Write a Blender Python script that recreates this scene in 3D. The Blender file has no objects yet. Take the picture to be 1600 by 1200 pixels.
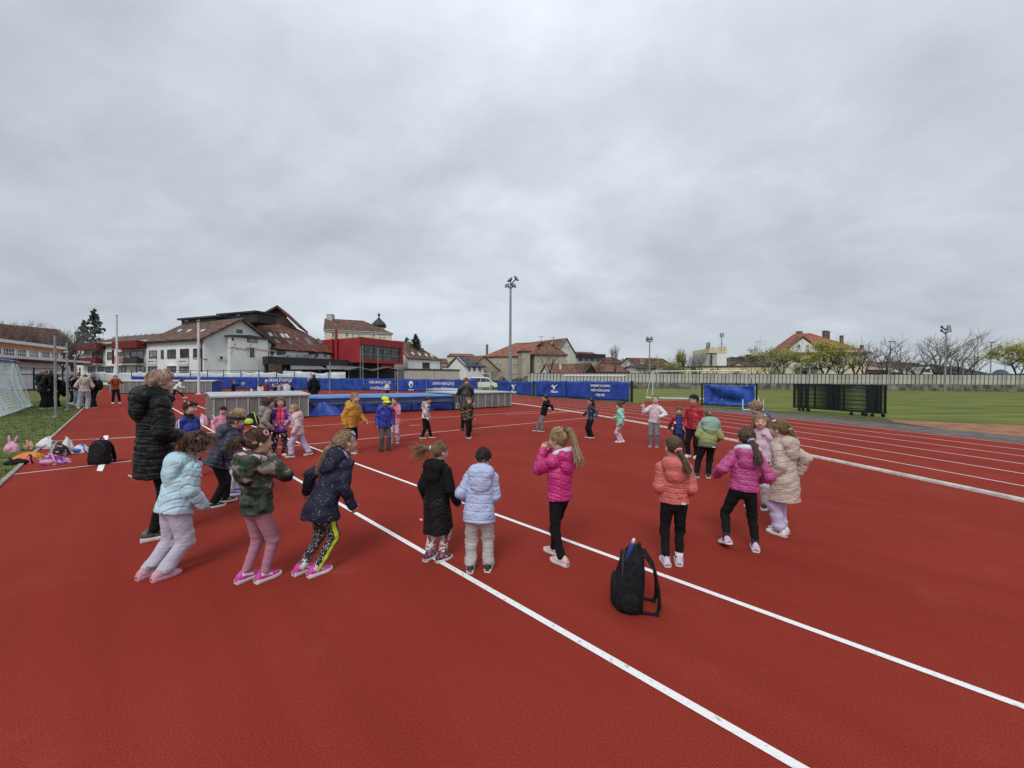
import bpy, math, random
import numpy as np
from mathutils import Vector, Matrix
C = bpy.context.scene
PI = math.pi
random.seed(7)

# ------------------------------------------------------------------ camera, world, sun, exposure
FOC, CAMH, PITCH, ROLL = 601.0, 1.66, 7.6/601.0, 0.0055
FW = np.array([0, math.cos(PITCH), -math.sin(PITCH)])
R0 = np.array([1.0, 0, 0]); U0 = np.array([0, math.sin(PITCH), math.cos(PITCH)])
RV = math.cos(ROLL)*R0 + math.sin(ROLL)*U0
UV = -math.sin(ROLL)*R0 + math.cos(ROLL)*U0
cam = bpy.data.cameras.new('camera'); camo = bpy.data.objects.new('camera', cam)
C.collection.objects.link(camo); C.camera = camo
cam.sensor_width = 36.0; cam.lens = FOC/1600*36; cam.clip_start = 0.05; cam.clip_end = 4000
M3 = Matrix((RV.tolist(), UV.tolist(), (-FW).tolist())).transposed()
camo.matrix_world = Matrix.Translation((0, 0, CAMH)) @ M3.to_4x4()

SUN_EL, SUN_AZ = math.radians(48), math.radians(195)
world = bpy.data.worlds.new('World'); C.world = world; world.use_nodes = True
nt = world.node_tree; N = nt.nodes; Lk = nt.links
for n in list(N): N.remove(n)
def wn(t, **kw):
    n = N.new(t)
    for k, v in kw.items(): setattr(n, k, v)
    return n
wo = wn('ShaderNodeOutputWorld'); bg = wn('ShaderNodeBackground'); bg.inputs[1].default_value = 0.1
sky = wn('ShaderNodeTexSky', sky_type='NISHITA', sun_disc=False)
sky.sun_elevation = SUN_EL; sky.sun_rotation = SUN_AZ
tc = wn('ShaderNodeTexCoord'); sx = wn('ShaderNodeSeparateXYZ'); Lk.new(tc.outputs['Generated'], sx.inputs[0])
def mth(op, a, b=None, c=None):
    n = wn('ShaderNodeMath', operation=op)
    for i, v in enumerate((a, b, c)):
        if v is None: continue
        if isinstance(v, (int, float)): n.inputs[i].default_value = v
        else: Lk.new(v, n.inputs[i])
    return n.outputs[0]
zc = mth('MAXIMUM', sx.outputs[2], 0.0)
zz = mth('ADD', zc, 0.42)
cx = mth('DIVIDE', sx.outputs[0], zz); cy = mth('DIVIDE', sx.outputs[1], zz)
cmb = wn('ShaderNodeCombineXYZ'); Lk.new(cx, cmb.inputs[0]); Lk.new(cy, cmb.inputs[1])
mp = wn('ShaderNodeMapping'); mp.inputs['Rotation'].default_value = (0, 0, 0.55); mp.inputs['Scale'].default_value = (0.75, 1.0, 1.0)
mp.inputs['Location'].default_value = (3.1, 1.2, 0.4)
Lk.new(cmb.outputs[0], mp.inputs[0])
def wnoise(scale, detail, rough, dist=0.0):
    n = wn('ShaderNodeTexNoise'); n.inputs['Scale'].default_value = scale; n.inputs['Detail'].default_value = detail
    n.inputs['Roughness'].default_value = rough; n.inputs['Distortion'].default_value = dist
    Lk.new(mp.outputs[0], n.inputs['Vector']); return n.outputs['Fac']
n1 = wnoise(1.35, 5, 0.5, 0.3); n2 = wnoise(4.2, 6, 0.55, 0.3)
n3 = wnoise(9.0, 5, 0.6, 0.5)
mixn = mth('ADD', mth('ADD', mth('MULTIPLY', n1, 0.60), mth('MULTIPLY', n2, 0.33)), mth('MULTIPLY', n3, 0.07))
cr = wn('ShaderNodeValToRGB')
cr.color_ramp.elements[0].position = 0.36; cr.color_ramp.elements[0].color = (4.2, 4.62, 5.15, 1)
cr.color_ramp.elements[1].position = 0.66; cr.color_ramp.elements[1].color = (7.2, 7.75, 8.4, 1)
e = cr.color_ramp.elements.new(0.5); e.color = (5.4, 5.88, 6.5, 1)
Lk.new(mixn, cr.inputs[0])
# overcast skies are brighter overhead than at the horizon
gr = mth('ADD', 0.86, mth('MULTIPLY', zc, 0.42))
vm = wn('ShaderNodeVectorMath', operation='SCALE'); Lk.new(cr.outputs[0], vm.inputs[0]); Lk.new(gr, vm.inputs['Scale'])
mx = wn('ShaderNodeMix', data_type='RGBA'); mx.inputs[0].default_value = 0.94
Lk.new(sky.outputs[0], mx.inputs[6]); Lk.new(vm.outputs[0], mx.inputs[7])
Lk.new(mx.outputs[2], bg.inputs[0]); Lk.new(bg.outputs[0], wo.inputs[0])

sl = bpy.data.lights.new('sun', 'SUN'); sl.energy = 1.5; sl.angle = math.radians(26); sl.color = (1, 0.97, 0.93)
so = bpy.data.objects.new('sun', sl); C.collection.objects.link(so)
so.rotation_euler = (PI/2-SUN_EL, 0, PI-SUN_AZ)
C.view_settings.view_transform = 'Standard'; C.view_settings.look = 'None'
C.view_settings.exposure = 0.20; C.view_settings.gamma = 1; C.view_settings.use_curve_mapping = False
C.cycles.max_bounces = 6

# ------------------------------------------------------------------ picture geometry -> place
def ray(px, py): return FW + (px-800)/FOC*RV - (py-600)/FOC*UV
def G(px, py, z=0.0):
    d = ray(px, py); t = (z-CAMH)/d[2]
    return Vector((d[0]*t, d[1]*t, z))
def P(px, py, Y):
    d = ray(px, py); t = Y/d[1]
    return Vector((d[0]*t, Y, CAMH+d[2]*t))
def ZH(px, py, Y): return P(px, py, Y).z

# ------------------------------------------------------------------ materials
_M = {}
def M(name, c1, c2=None, scale=8.0, rough=0.75, bump=0.0, bscale=None, metal=0.0, detail=4, spec=0.3, lo=0.35, hi=0.65, coord='Object', stretch=None, sheen=0, alpha=None):
    if name in _M: return _M[name]
    m = bpy.data.materials.new(name); m.use_nodes = True; t = m.node_tree
    b = t.nodes['Principled BSDF']
    b.inputs['Roughness'].default_value = rough; b.inputs['Metallic'].default_value = metal
    b.inputs['Specular IOR Level'].default_value = spec
    if sheen: b.inputs['Sheen Weight'].default_value = sheen
    b.inputs['Base Color'].default_value = (*c1, 1)
    tcn = t.nodes.new('ShaderNodeTexCoord'); src = tcn.outputs[coord]
    if stretch:
        mpn = t.nodes.new('ShaderNodeMapping'); mpn.inputs['Scale'].default_value = stretch
        t.links.new(src, mpn.inputs[0]); src = mpn.outputs[0]
    if c2 is not None:
        nz = t.nodes.new('ShaderNodeTexNoise'); nz.inputs['Scale'].default_value = scale; nz.inputs['Detail'].default_value = detail
        t.links.new(src, nz.inputs['Vector'])
        r = t.nodes.new('ShaderNodeValToRGB'); r.color_ramp.elements[0].position = lo; r.color_ramp.elements[1].position = hi
        r.color_ramp.elements[0].color = (*c1, 1); r.color_ramp.elements[1].color = (*c2, 1)
        t.links.new(nz.outputs['Fac'], r.inputs[0]); t.links.new(r.outputs[0], b.inputs['Base Color'])
    if bump:
        nb = t.nodes.new('ShaderNodeTexNoise'); nb.inputs['Scale'].default_value = bscale or scale*4; nb.inputs['Detail'].default_value = 3
        t.links.new(src, nb.inputs['Vector'])
        bp = t.nodes.new('ShaderNodeBump'); bp.inputs['Strength'].default_value = bump; bp.inputs['Distance'].default_value = 0.02
        t.links.new(nb.outputs['Fac'], bp.inputs['Height']); t.links.new(bp.outputs[0], b.inputs['Normal'])
    _M[name] = m; return m
def fab(name, c, k=0.78, scale=26, rough=0.8, bump=0.12, bs=140, sheen=0.0, spec=0.3):
    if max(c) < 0.03: spec = 0.16
    return M(name, tuple(x*k for x in c), c, scale=scale, rough=rough, bump=bump, bscale=bs, sheen=sheen, spec=spec)
def ramp_mat(name, tex, scale, stops, rough=0.8, const=True, out=None, bump=0, stretch=None, detail=3, coord='Object'):
    """Pattern cloth: noise or voronoi through a colour ramp."""
    if name in _M: return _M[name]
    m = bpy.data.materials.new(name); m.use_nodes = True; t = m.node_tree; b = t.nodes['Principled BSDF']
    b.inputs['Roughness'].default_value = rough; b.inputs['Specular IOR Level'].default_value = 0.3
    tcn = t.nodes.new('ShaderNodeTexCoord'); src = tcn.outputs[coord]
    if stretch:
        mpn = t.nodes.new('ShaderNodeMapping'); mpn.inputs['Scale'].default_value = stretch
        t.links.new(src, mpn.inputs[0]); src = mpn.outputs[0]
    if tex == 'noise':
        n = t.nodes.new('ShaderNodeTexNoise'); n.inputs['Detail'].default_value = detail; o = n.outputs['Fac']
    elif tex == 'voro':
        n = t.nodes.new('ShaderNodeTexVoronoi'); o = n.outputs['Distance']
    elif tex == 'cell':
        n = t.nodes.new('ShaderNodeTexVoronoi'); o = n.outputs['Color']
    else:
        n = t.nodes.new('ShaderNodeSeparateXYZ'); o = n.outputs[2]
    if tex != 'z':
        n.inputs['Scale'].default_value = scale; t.links.new(src, n.inputs['Vector'])
    else:
        t.links.new(tcn.outputs['Generated'], n.inputs[0])
    r = t.nodes.new('ShaderNodeValToRGB'); r.color_ramp.interpolation = 'CONSTANT' if const else 'LINEAR'
    el = r.color_ramp.elements
    el[0].position = stops[0][0]; el[0].color = (*stops[0][1], 1); el[1].position = stops[1][0]; el[1].color = (*stops[1][1], 1)
    for p, c in stops[2:]:
        x = el.new(p); x.color = (*c, 1)
    t.links.new(o, r.inputs[0]); t.links.new(r.outputs[0], b.inputs['Base Color'])
    if bump:
        nb = t.nodes.new('ShaderNodeTexNoise'); nb.inputs['Scale'].default_value = 60
        t.links.new(src, nb.inputs['Vector'])
        bp = t.nodes.new('ShaderNodeBump'); bp.inputs['Strength'].default_value = bump; bp.inputs['Distance'].default_value = 0.01
        t.links.new(nb.outputs['Fac'], bp.inputs['Height']); t.links.new(bp.outputs[0], b.inputs['Normal'])
    _M[name] = m; return m

# ------------------------------------------------------------------ mesh helpers
def link(name, verts, faces, mats, parent=None, idx=None, smooth=False, loc=None):
    me = bpy.data.meshes.new(name)
    me.from_pydata([tuple(v) for v in verts], [], faces)
    mats = mats if isinstance(mats, (list, tuple)) else [mats]
    for m in mats: me.materials.append(m)
    if idx is not None: me.polygons.foreach_set('material_index', np.asarray(idx, dtype=np.int32))
    if smooth: me.polygons.foreach_set('use_smooth', np.ones(len(me.polygons), dtype=bool))
    me.update()
    o = bpy.data.objects.new(name, me); C.collection.objects.link(o)
    if parent is not None: o.parent = parent
    if loc is not None: o.location = loc
    return o
class MB:
    """Collects world-space shapes; build() links them as one mesh, relative to its thing."""
    def __init__(s): s.v = []; s.f = []; s.i = []; s.mi = 0
    def add(s, vs, fs):
        n = len(s.v); s.v += [Vector(v) for v in vs]; s.f += [tuple(a+n for a in f) for f in fs]; s.i += [s.mi]*len(fs)
    def box(s, c, size, rz=0.0, M_=None):
        hx, hy, hz = size[0]/2, size[1]/2, size[2]/2
        R = M_ if M_ is not None else Matrix.Rotation(rz, 3, 'Z')
        vs = [Vector(c)+R @ Vector((x*hx, y*hy, z*hz)) for x in (-1, 1) for y in (-1, 1) for z in (-1, 1)]
        s.add(vs, [(0, 1, 3, 2), (4, 6, 7, 5), (0, 4, 5, 1), (2, 3, 7, 6), (0, 2, 6, 4), (1, 5, 7, 3)])
    def bevbox(s, c, size, b, rz=0.0):
        """box with chamfered vertical and horizontal edges: three stacked octagon-ish rings"""
        R = Matrix.Rotation(rz, 3, 'Z'); hx, hy, hz = size[0]/2, size[1]/2, size[2]/2
        rings = []
        for z, k in ((-hz, b), (-hz+b, 0), (hz-b, 0), (hz, b)):
            x, y = hx-k, hy-k
            rings.append([(x, y-b, z), (x-b, y, z), (-x+b, y, z), (-x, y-b, z), (-x, -y+b, z), (-x+b, -y, z), (x-b, -y, z), (x, -y+b, z)])
        s.rings([[Vector(c)+R @ Vector(p) for p in r] for r in rings])
    def rings(s, rs, cap=True):
        n = len(rs[0]); vs = [p for r in rs for p in r]; fs = []
        for k in range(len(rs)-1):
            for j in range(n):
                a = k*n+j; b = k*n+(j+1) % n
                fs.append((a, b, b+n, a+n))
        if cap: fs.append(tuple(range(n))[::-1]); fs.append(tuple((len(rs)-1)*n+j for j in range(n)))
        s.add(vs, fs)
    def tube(s, pts, r, n=6, cap=True):
        pts = [Vector(p) for p in pts]; rs = r if isinstance(r, (list, tuple)) else [r]*len(pts)
        rings = []; up = Vector((0, 0, 1))
        for k, p in enumerate(pts):
            d = (pts[min(k+1, len(pts)-1)]-pts[max(k-1, 0)])
            if d.length < 1e-9: d = Vector((0, 0, 1))
            d.normalize()
            a = d.cross(up)
            if a.length < 0.05: a = d.cross(Vector((0, 1, 0)))
            a.normalize(); b = d.cross(a)
            rings.append([p+(a*math.cos(t)+b*math.sin(t))*rs[k] for t in (2*PI*j/n for j in range(n))])
        s.rings(rings, cap)
    def slab(s, poly, th):
        """polygon given an outward normal by its winding, thickened inwards by th"""
        p = [Vector(q) for q in poly]; nrm = Vector((0, 0, 0))
        for k in range(len(p)): nrm += p[k].cross(p[(k+1) % len(p)])
        nrm.normalize(); n = len(p)
        s.add(p+[q-nrm*th for q in p], [tuple(range(n)), tuple(range(2*n-1, n-1, -1))]+[(k, k+n, (k+1) % n+n, (k+1) % n) for k in range(n)])
    def quad(s, a, b, c, d): s.add([a, b, c, d], [(0, 1, 2, 3)])
    def ell(s, c, r, nu=10, nv=7, R=None):
        vs = []; fs = []
        for j in range(nv+1):
            t = PI*j/nv
            for i in range(nu):
                q = Vector((r[0]*math.sin(t)*math.cos(2*PI*i/nu), r[1]*math.sin(t)*math.sin(2*PI*i/nu), r[2]*math.cos(t)))
                if R is not None: q = R @ q
                vs.append(Vector(c)+q)
        for j in range(nv):
            for i in range(nu):
                a = j*nu+i; b = j*nu+(i+1) % nu
                fs.append((a, a+nu, b+nu, b))
        s.add(vs, fs)
    def build(s, name, mats, parent=None, smooth=False, rel=True, label=None):
        o0 = Vector((0, 0, 0))
        if parent is not None and rel:
            q = parent
            while q is not None: o0 += q.location; q = q.parent
        o = link(name, [v-o0 for v in s.v], s.f, mats, parent, s.i, smooth)
        if label: o['label'] = label
        return o
def thing(name, label, cat, loc=(0, 0, 0), group=None):
    o = bpy.data.objects.new(name, None); C.collection.objects.link(o); o.location = loc; o.empty_display_size = 0.2
    return tag(o, label, cat, group)
def tag(o, label, cat, group=None):
    o['label'] = label; o['category'] = cat
    if group: o['group'] = group
    return o
def struct(o, kind='structure'): o['kind'] = kind; return o
def copy_part(o, parent, offset):
    c = o.copy(); C.collection.objects.link(c); c.parent = parent; c.location = Vector(o.location)+Vector(offset); return c
# ------------------------------------------------------------------ ground, track, lines
m_track = bpy.data.materials.new('track_rubber'); m_track.use_nodes = True
def _trk():
    t = m_track.node_tree; b = t.nodes['Principled BSDF']; b.inputs['Roughness'].default_value = 0.9; b.inputs['Specular IOR Level'].default_value = 0.06
    tcn = t.nodes.new('ShaderNodeTexCoord')
    def nz(sc, d, ro=0.5):
        n = t.nodes.new('ShaderNodeTexNoise'); n.inputs['Scale'].default_value = sc; n.inputs['Detail'].default_value = d; n.inputs['Roughness'].default_value = ro
        t.links.new(tcn.outputs['Object'], n.inputs['Vector']); return n.outputs['Fac']
    def ramp(f, a, ca, bb, cb):
        r = t.nodes.new('ShaderNodeValToRGB'); r.color_ramp.elements[0].position = a; r.color_ramp.elements[1].position = bb
        r.color_ramp.elements[0].color = (*ca, 1); r.color_ramp.elements[1].color = (*cb, 1); t.links.new(f, r.inputs[0]); return r.outputs[0]
    def mix(kind, fac, a, bb):
        x = t.nodes.new('ShaderNodeMix'); x.data_type = 'RGBA'; x.blend_type = kind
        if isinstance(fac, float): x.inputs[0].default_value = fac
        else: t.links.new(fac, x.inputs[0])
        t.links.new(a, x.inputs[6]); t.links.new(bb, x.inputs[7]); return x.outputs[2]
    base = ramp(nz(0.45, 5), 0.3, (0.244, 0.0300, 0.0190), 0.7, (0.292, 0.040, 0.0255))
    grain = ramp(nz(150, 4, 0.95), 0.34, (0.30, 0.26, 0.26), 0.67, (1.6, 1.65, 1.7))
    c = mix('MULTIPLY', 1.0, base, grain)
    worn = ramp(nz(1.1, 8, 0.72), 0.56, (0, 0, 0), 0.78, (0.40, 0.40, 0.40))
    pale = t.nodes.new('ShaderNodeRGB'); pale.outputs[0].default_value = (0.33, 0.085, 0.062, 1)
    c = mix('MIX', worn, c, pale.outputs[0])
    mpn = t.nodes.new('ShaderNodeMapping'); mpn.vector_type = 'TEXTURE'; mpn.inputs['Rotation'].default_value = (0, 0, 2.368); mpn.inputs['Scale'].default_value = (9.0, 0.34, 1); t.links.new(tcn.outputs['Object'], mpn.inputs[0])
    sn = t.nodes.new('ShaderNodeTexNoise'); sn.inputs['Scale'].default_value = 1.0; sn.inputs['Detail'].default_value = 4; t.links.new(mpn.outputs[0], sn.inputs['Vector'])
    c = mix('MULTIPLY', 0.26, c, ramp(sn.outputs['Fac'], 0.33, (0.72, 0.70, 0.70), 0.68, (1.2, 1.22, 1.22)))
    scf = ramp(nz(4.0, 8, 0.8), 0.62, (0, 0, 0), 0.76, (0.35, 0.35, 0.35)); dk = t.nodes.new('ShaderNodeRGB'); dk.outputs[0].default_value = (0.10, 0.017, 0.014, 1); c = mix('MIX', scf, c, dk.outputs[0])
    vo = t.nodes.new('ShaderNodeTexVoronoi'); vo.inputs['Scale'].default_value = 1.1; t.links.new(tcn.outputs['Object'], vo.inputs['Vector'])
    dots = ramp(vo.outputs['Distance'], 0.010, (0.55, 0.55, 0.55), 0.022, (0, 0, 0))
    dust = t.nodes.new('ShaderNodeRGB'); dust.outputs[0].default_value = (0.5, 0.36, 0.3, 1)
    c = mix('MIX', dots, c, dust.outputs[0])
    t.links.new(c, b.inputs['Base Color'])
    bp = t.nodes.new('ShaderNodeBump'); bp.inputs['Strength'].default_value = 0.14; bp.inputs['Distance'].default_value = 0.009
    t.links.new(nz(130, 3, 0.7), bp.inputs['Height']); t.links.new(bp.outputs[0], b.inputs['Normal'])
_trk()
m_line = M('line_paint', (0.50, 0.40, 0.37), (0.86, 0.85, 0.84), scale=26, rough=0.75, lo=0.24, hi=0.42, bump=0.4, bscale=95, detail=9)
m_lane = M('lane_paint', (0.60, 0.50, 0.47), (0.72, 0.66, 0.63), scale=30, rough=0.7)
m_earth = M('earth', (0.06, 0.07, 0.03), (0.12, 0.11, 0.07), scale=0.3, rough=0.95)
def grass_mat(name, cols, sc=1.2):
    return ramp_mat(name, 'noise', sc, cols, rough=0.95, const=False, bump=0.6, detail=9)
m_grass_l = grass_mat('lawn_near', [(0.30, (0.050, 0.066, 0.014)), (0.70, (0.160, 0.160, 0.055)), (0.48, (0.085, 0.105, 0.022)), (0.58, (0.125, 0.145, 0.035))], 2.6)
m_grass_r = M('pitch_grass', (0.070, 0.098, 0.010), (0.175, 0.190, 0.032), scale=0.55, rough=0.95, detail=9, stretch=(0.35, 1.7, 1), bump=0.5, bscale=40)
m_asph = M('asphalt', (0.085, 0.075, 0.072), (0.16, 0.14, 0.135), scale=2.5, rough=0.9, detail=8, bump=0.3, bscale=60)
m_clay = M('clay_gravel', (0.22, 0.095, 0.045), (0.36, 0.18, 0.10), scale=1.6, rough=0.95, detail=9)
def sheet(name, poly, z, mat):
    mb = MB(); p = [Vector((q[0], q[1], z)) for q in poly]
    a = sum(p[k].x*p[(k+1) % len(p)].y-p[(k+1) % len(p)].x*p[k].y for k in range(len(p)))
    if a < 0: p = p[::-1]
    mb.add(p, [tuple(range(len(p)))]); return struct(mb.build(name, mat))
sheet('ground', [(-1800, -60), (1800, -60), (1800, 3000), (-1800, 3000)], -0.030, m_earth)
KC, KR = Vector((-55.08, -4.236)), 62.91
def arc(r, a0, a1, n=60): return [(KC.x+r*math.cos(a0+(a1-a0)*k/n), KC.y+r*math.sin(a0+(a1-a0)*k/n)) for k in range(n+1)]
A0 = math.radians(-10); A1 = math.radians(48)
KD = Vector((-0.7154, 0.6987, 0)); KN = Vector((0.6987, 0.7154, 0))     # direction of the runway and of the grass kerb
kb = Vector((-7.85, 5.88, 0))
kerb_near = kb-KD*9; kerb_far = kb+KD*62
# red surface: the D-shaped area and the bend, out to the banners
rim = arc(KR+7.55, A0, math.radians(40), 50)
red = [(kerb_near.x, kerb_near.y), (5, -12)]+rim+[(-9, 48.6), (-30, 54.0), (-47, 56.2), (-80, 58.5), (-110, 60), (-110, 46), (-52, 46.5)]
sheet('track_surface', red, 0.0, m_track)
# asphalt rim outside the lanes and the pitch
ap = arc(KR+7.5, A0, math.radians(22.5), 40)+arc(KR+9.5, A0, math.radians(22.5), 40)[::-1]
sheet('asphalt_strip', ap, -0.006, m_asph)
cl = [G(1388, 655), G(1480, 659.5), G(1600, 664), G(1600, 683), G(1480, 671), G(1396, 659)]
clx = [(q.x, q.y) for q in cl]; clx = clx[:3]+[(40, 13), (30, 6)]+clx[3:]
sheet('clay_patch', clx, -0.010, m_clay)
rw = [G(985, 634), G(1012, 626.5), G(1072, 625.5), G(1095, 629), G(1098, 636.5), G(1060, 640)]
sheet('runway_end', [(q.x, q.y) for q in rw], -0.008, m_track)
gp = [G(1060, 634.5), G(1098, 634), G(1098, 640), G(1060, 639)]
sheet('pitch', [(-10, 49), (4, 36), (9, 28), (14, 22), (19, 12), (21, 0), (140, 0), (140, 74), (-10, 74)], -0.016, m_grass_r)
# left lawn, laid over, and its kerb
gl = [kerb_near, kb+KD*56, kb+KD*56-KN*80, kerb_near-KN*80]
gl = [(kerb_near.x, kerb_near.y), ((kb+KD*56).x, (kb+KD*56).y), (-110, 46), (-110, -10)]
sheet('lawn', gl, 0.006, m_grass_l)
m_kerbc = M('kerb_concrete', (0.24, 0.20, 0.16), (0.38, 0.33, 0.28), scale=6, rough=0.9)
mb = MB()
for k in range(36):                                                     # one-metre kerb stones
    mb = MB(); a = kerb_near+KD*(k*1.0+0.006)
    if k == 0: kg = bpy.data.objects.new('lawn_kerb', None); C.collection.objects.link(kg); kg.location = kerb_near; struct(kg)
    mb.box(a+KD*0.494+Vector((0, 0, 0.012)), (0.988, 0.06, 0.03), math.atan2(KD.y, KD.x)); mb.build('kerb_stone', m_kerbc, kg)
# painted lines (4 mm sheets)
def strip(name, a, b, w, mat=m_line, z=0.004):
    a = Vector((a[0], a[1], z)); b = Vector((b[0], b[1], z)); d = (b-a).normalized(); n = Vector((-d.y, d.x, 0))*w/2
    mb = MB(); mb.quad(a-n, b-n, b+n, a+n); return struct(mb.build(name, mat))
la = Vector((1.2436, 1.628, 0)); lb = Vector((2.6224, 1.9425, 0))
strip('painted_line', la-KD*3, la+KD*38, 0.052); strip('painted_line', lb-KD*4, lb+KD*36, 0.052)
def pxline(x0, y0, x1, y1, e0=0, e1=0, w=0.05, z=0.0045):
    a, b = G(x0, y0), G(x1, y1); d = (b-a).normalized(); return strip('painted_line', a-d*e0, b+d*e1, w, m_lane, z)
pxline(20.6, 741.5, 214, 719.4, 0.0, 1.2); pxline(115.5, 687.7, 207.7, 683, 0.6, 2.6)
pxline(480, 666, 780, 646.5, 5, 3.2); pxline(590.6, 684, 917, 653, 3.0, 0.3); pxline(870, 645, 925, 640, 1.0, 0.2)
pxline(640, 665, 656, 664.4, 0, 0, 0.07, 0.005); pxline(800, 647.5, 880, 643, 0.4, 0.2)
for q in ([(151, 736), (160, 736.5), (165, 724), (155, 724)], [(161, 687.5), (168.5, 687), (169.5, 680.5), (162, 681)]):
    g = [G(*p) for p in q]; sheet('painted_mark', [(p.x, p.y) for p in g], 0.005, m_line)
def arcstrip(name, r, w, a0, a1, mat, z, n=90):
    i, o = arc(r-w/2, a0, a1, n), arc(r+w/2, a0, a1, n); mb = MB()
    mb.add([(*p, z) for p in i]+[(*p, z) for p in o], [(k, n+1+k, n+2+k, k+1) for k in range(n)])
    return struct(mb.build(name, mat))
for k in range(1, 7):
    arcstrip('lane_line', KR+1.22*k-0.05, 0.05, A0, math.radians(44), m_lane, 0.004)
# raised white aluminium kerb in two-metre lengths
m_alu = M('kerb_paint', (0.46, 0.43, 0.40), (0.66, 0.63, 0.60), scale=9, rough=0.5)
kroot = bpy.data.objects.new('track_kerb', None); C.collection.objects.link(kroot); struct(kroot)
step = 2.0/KR; a = A0
prof = [(-0.045, 0.0), (-0.04, 0.032), (-0.022, 0.05), (0.022, 0.05), (0.04, 0.032), (0.045, 0.0)]
while a < math.radians(41):
    mb = MB(); rs = []
    for t in (0.00008, step/2, step-0.00008):
        u = (math.cos(a+t), math.sin(a+t))
        rs.append([(KC.x+(KR+q[0])*u[0], KC.y+(KR+q[0])*u[1], q[1]) for q in prof])
    mb.rings(rs); mb.build('kerb_rail', m_alu, kroot); a += step
# blades on the near lawn
def blades():
    rng = np.random.default_rng(3); n = 52000
    t = 40*rng.random(n)**1.6; s = 14*rng.random(n)**1.3+0.03
    x = kerb_near.x+KD.x*t-KN.x*s; y = kerb_near.y+KD.y*t-KN.y*s
    h = 0.022+0.03*rng.random(n); w = 0.004+0.0012*np.hypot(x, y)*0.35; an = rng.random(n)*PI
    dx, dy = np.cos(an)*w, np.sin(an)*w; lx, ly = (rng.random(n)-.5)*0.05, (rng.random(n)-.5)*0.05
    v = np.empty((n, 3, 3)); v[:, 0] = np.c_[x-dx, y-dy, np.full(n, 0.004)]; v[:, 1] = np.c_[x+dx, y+dy, np.full(n, 0.004)]; v[:, 2] = np.c_[x+lx, y+ly, 0.006+h]
    me = bpy.data.meshes.new('grass'); me.vertices.add(n*3); me.vertices.foreach_set('co', v.ravel())
    me.loops.add(n*3); me.loops.foreach_set('vertex_index', np.arange(n*3, dtype=np.int32))
    me.polygons.add(n); me.polygons.foreach_set('loop_start', np.arange(0, n*3, 3, dtype=np.int32))
    me.update(calc_edges=True); me.validate()
    me.materials.append(m_grass_l); o = bpy.data.objects.new('grass', me); C.collection.objects.link(o); struct(o, 'stuff')
blades()
# wooded hills far behind
m_hill = M('wooded_hill', (0.022, 0.026, 0.020), (0.050, 0.054, 0.042), scale=0.12, rough=1.0, detail=8)
def hill(pts, Y, seed):
    rnd = random.Random(seed); top = []; n = 70
    for k in range(n+1):
        f = k/n*(len(pts)-1); i = min(int(f), len(pts)-2); t = f-i
        px = pts[i][0]*(1-t)+pts[i+1][0]*t; py = pts[i][1]*(1-t)+pts[i+1][1]*t
        q = P(px, py, Y); q.z += rnd.uniform(-1, 1)*Y*0.0022; top.append(q)
    rows = []
    for dy, kz in ((-60, 0.0), (-30, 0.55), (-8, 0.9), (0, 1.0), (60, 0.0)):
        rows.append([Vector((q.x, q.y+dy, q.z*kz*(1+rnd.uniform(-.03, .03)) if kz else -1)) for q in top])
    mb = MB(); w = n+1
    mb.add([v for r in rows for v in r], [(r*w+k, r*w+k+1, r*w+w+k+1, r*w+w+k) for r in range(4) for k in range(n)])
    return struct(mb.build('hill', m_hill))
hill([(1085, 572), (1125, 561), (1160, 556), (1200, 555), (1240, 560), (1300, 566), (1345, 564), (1420, 566), (1500, 574), (1540, 584)], 520, 1)
hill([(895, 578), (960, 573), (1010, 575), (1085, 576)], 560, 2)
hill([(1500, 588), (1560, 584), (1640, 585)], 480, 5)
hill([(-40, 560), (60, 563), (140, 565)], 420, 3)
# ------------------------------------------------------------------ buildings
def wallm(name, c, k=0.80, sc=0.9, rough=0.9): return M(name, tuple(x*k for x in c), c, scale=sc, rough=rough, detail=9, coord='Object', stretch=(1, 1, .35), lo=.3, hi=.6)
def tile_mat(name, c1, c2):
    return ramp_mat(name, 'noise', 1.1, [(0.36, tuple(x*.72 for x in c1)), (0.66, c2), (.5, c1)], rough=0.9, const=False, detail=12, bump=0.8, stretch=(1, 1, 2.2))
w_white = wallm('render_white', (0.79, 0.79, 0.77), .88); w_cream = wallm('render_cream', (0.70, 0.65, 0.48)); w_beige = wallm('render_beige', (0.42, 0.37, 0.29), 0.8)
w_grey = wallm('render_grey', (0.50, 0.49, 0.46), 0.82); w_pale = wallm('render_pale_green', (0.62, 0.66, 0.55)); w_yel = wallm('render_yellow', (0.74, 0.66, 0.38))
w_red = wallm('cladding_red', (0.33, 0.030, 0.036), 0.85, rough=0.5); w_dark = wallm('metal_dark', (0.030, 0.031, 0.034), 0.7, rough=0.5); w_orange = wallm('panel_orange', (0.42, 0.20, 0.09), 0.8)
w_maroon = wallm('wood_maroon', (0.19, 0.022, 0.026), 0.7); w_brick = wallm('brick_brown', (0.26, 0.12, 0.08), 0.75, 2.0)
t_brown = tile_mat('tiles_brown', (0.110, 0.064, 0.048), (0.205, 0.120, 0.088)); t_brown2 = tile_mat('tiles_brown_red', (0.110, 0.045, 0.030), (0.20, 0.092, 0.062))
t_orange = tile_mat('tiles_orange', (0.25, 0.098, 0.062), (0.34, 0.155, 0.105)); t_red = tile_mat('tiles_red', (0.19, 0.072, 0.052), (0.27, 0.115, 0.082)); t_slate = tile_mat('slate', (0.06, 0.065, 0.075), (0.11, 0.115, 0.13))
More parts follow.
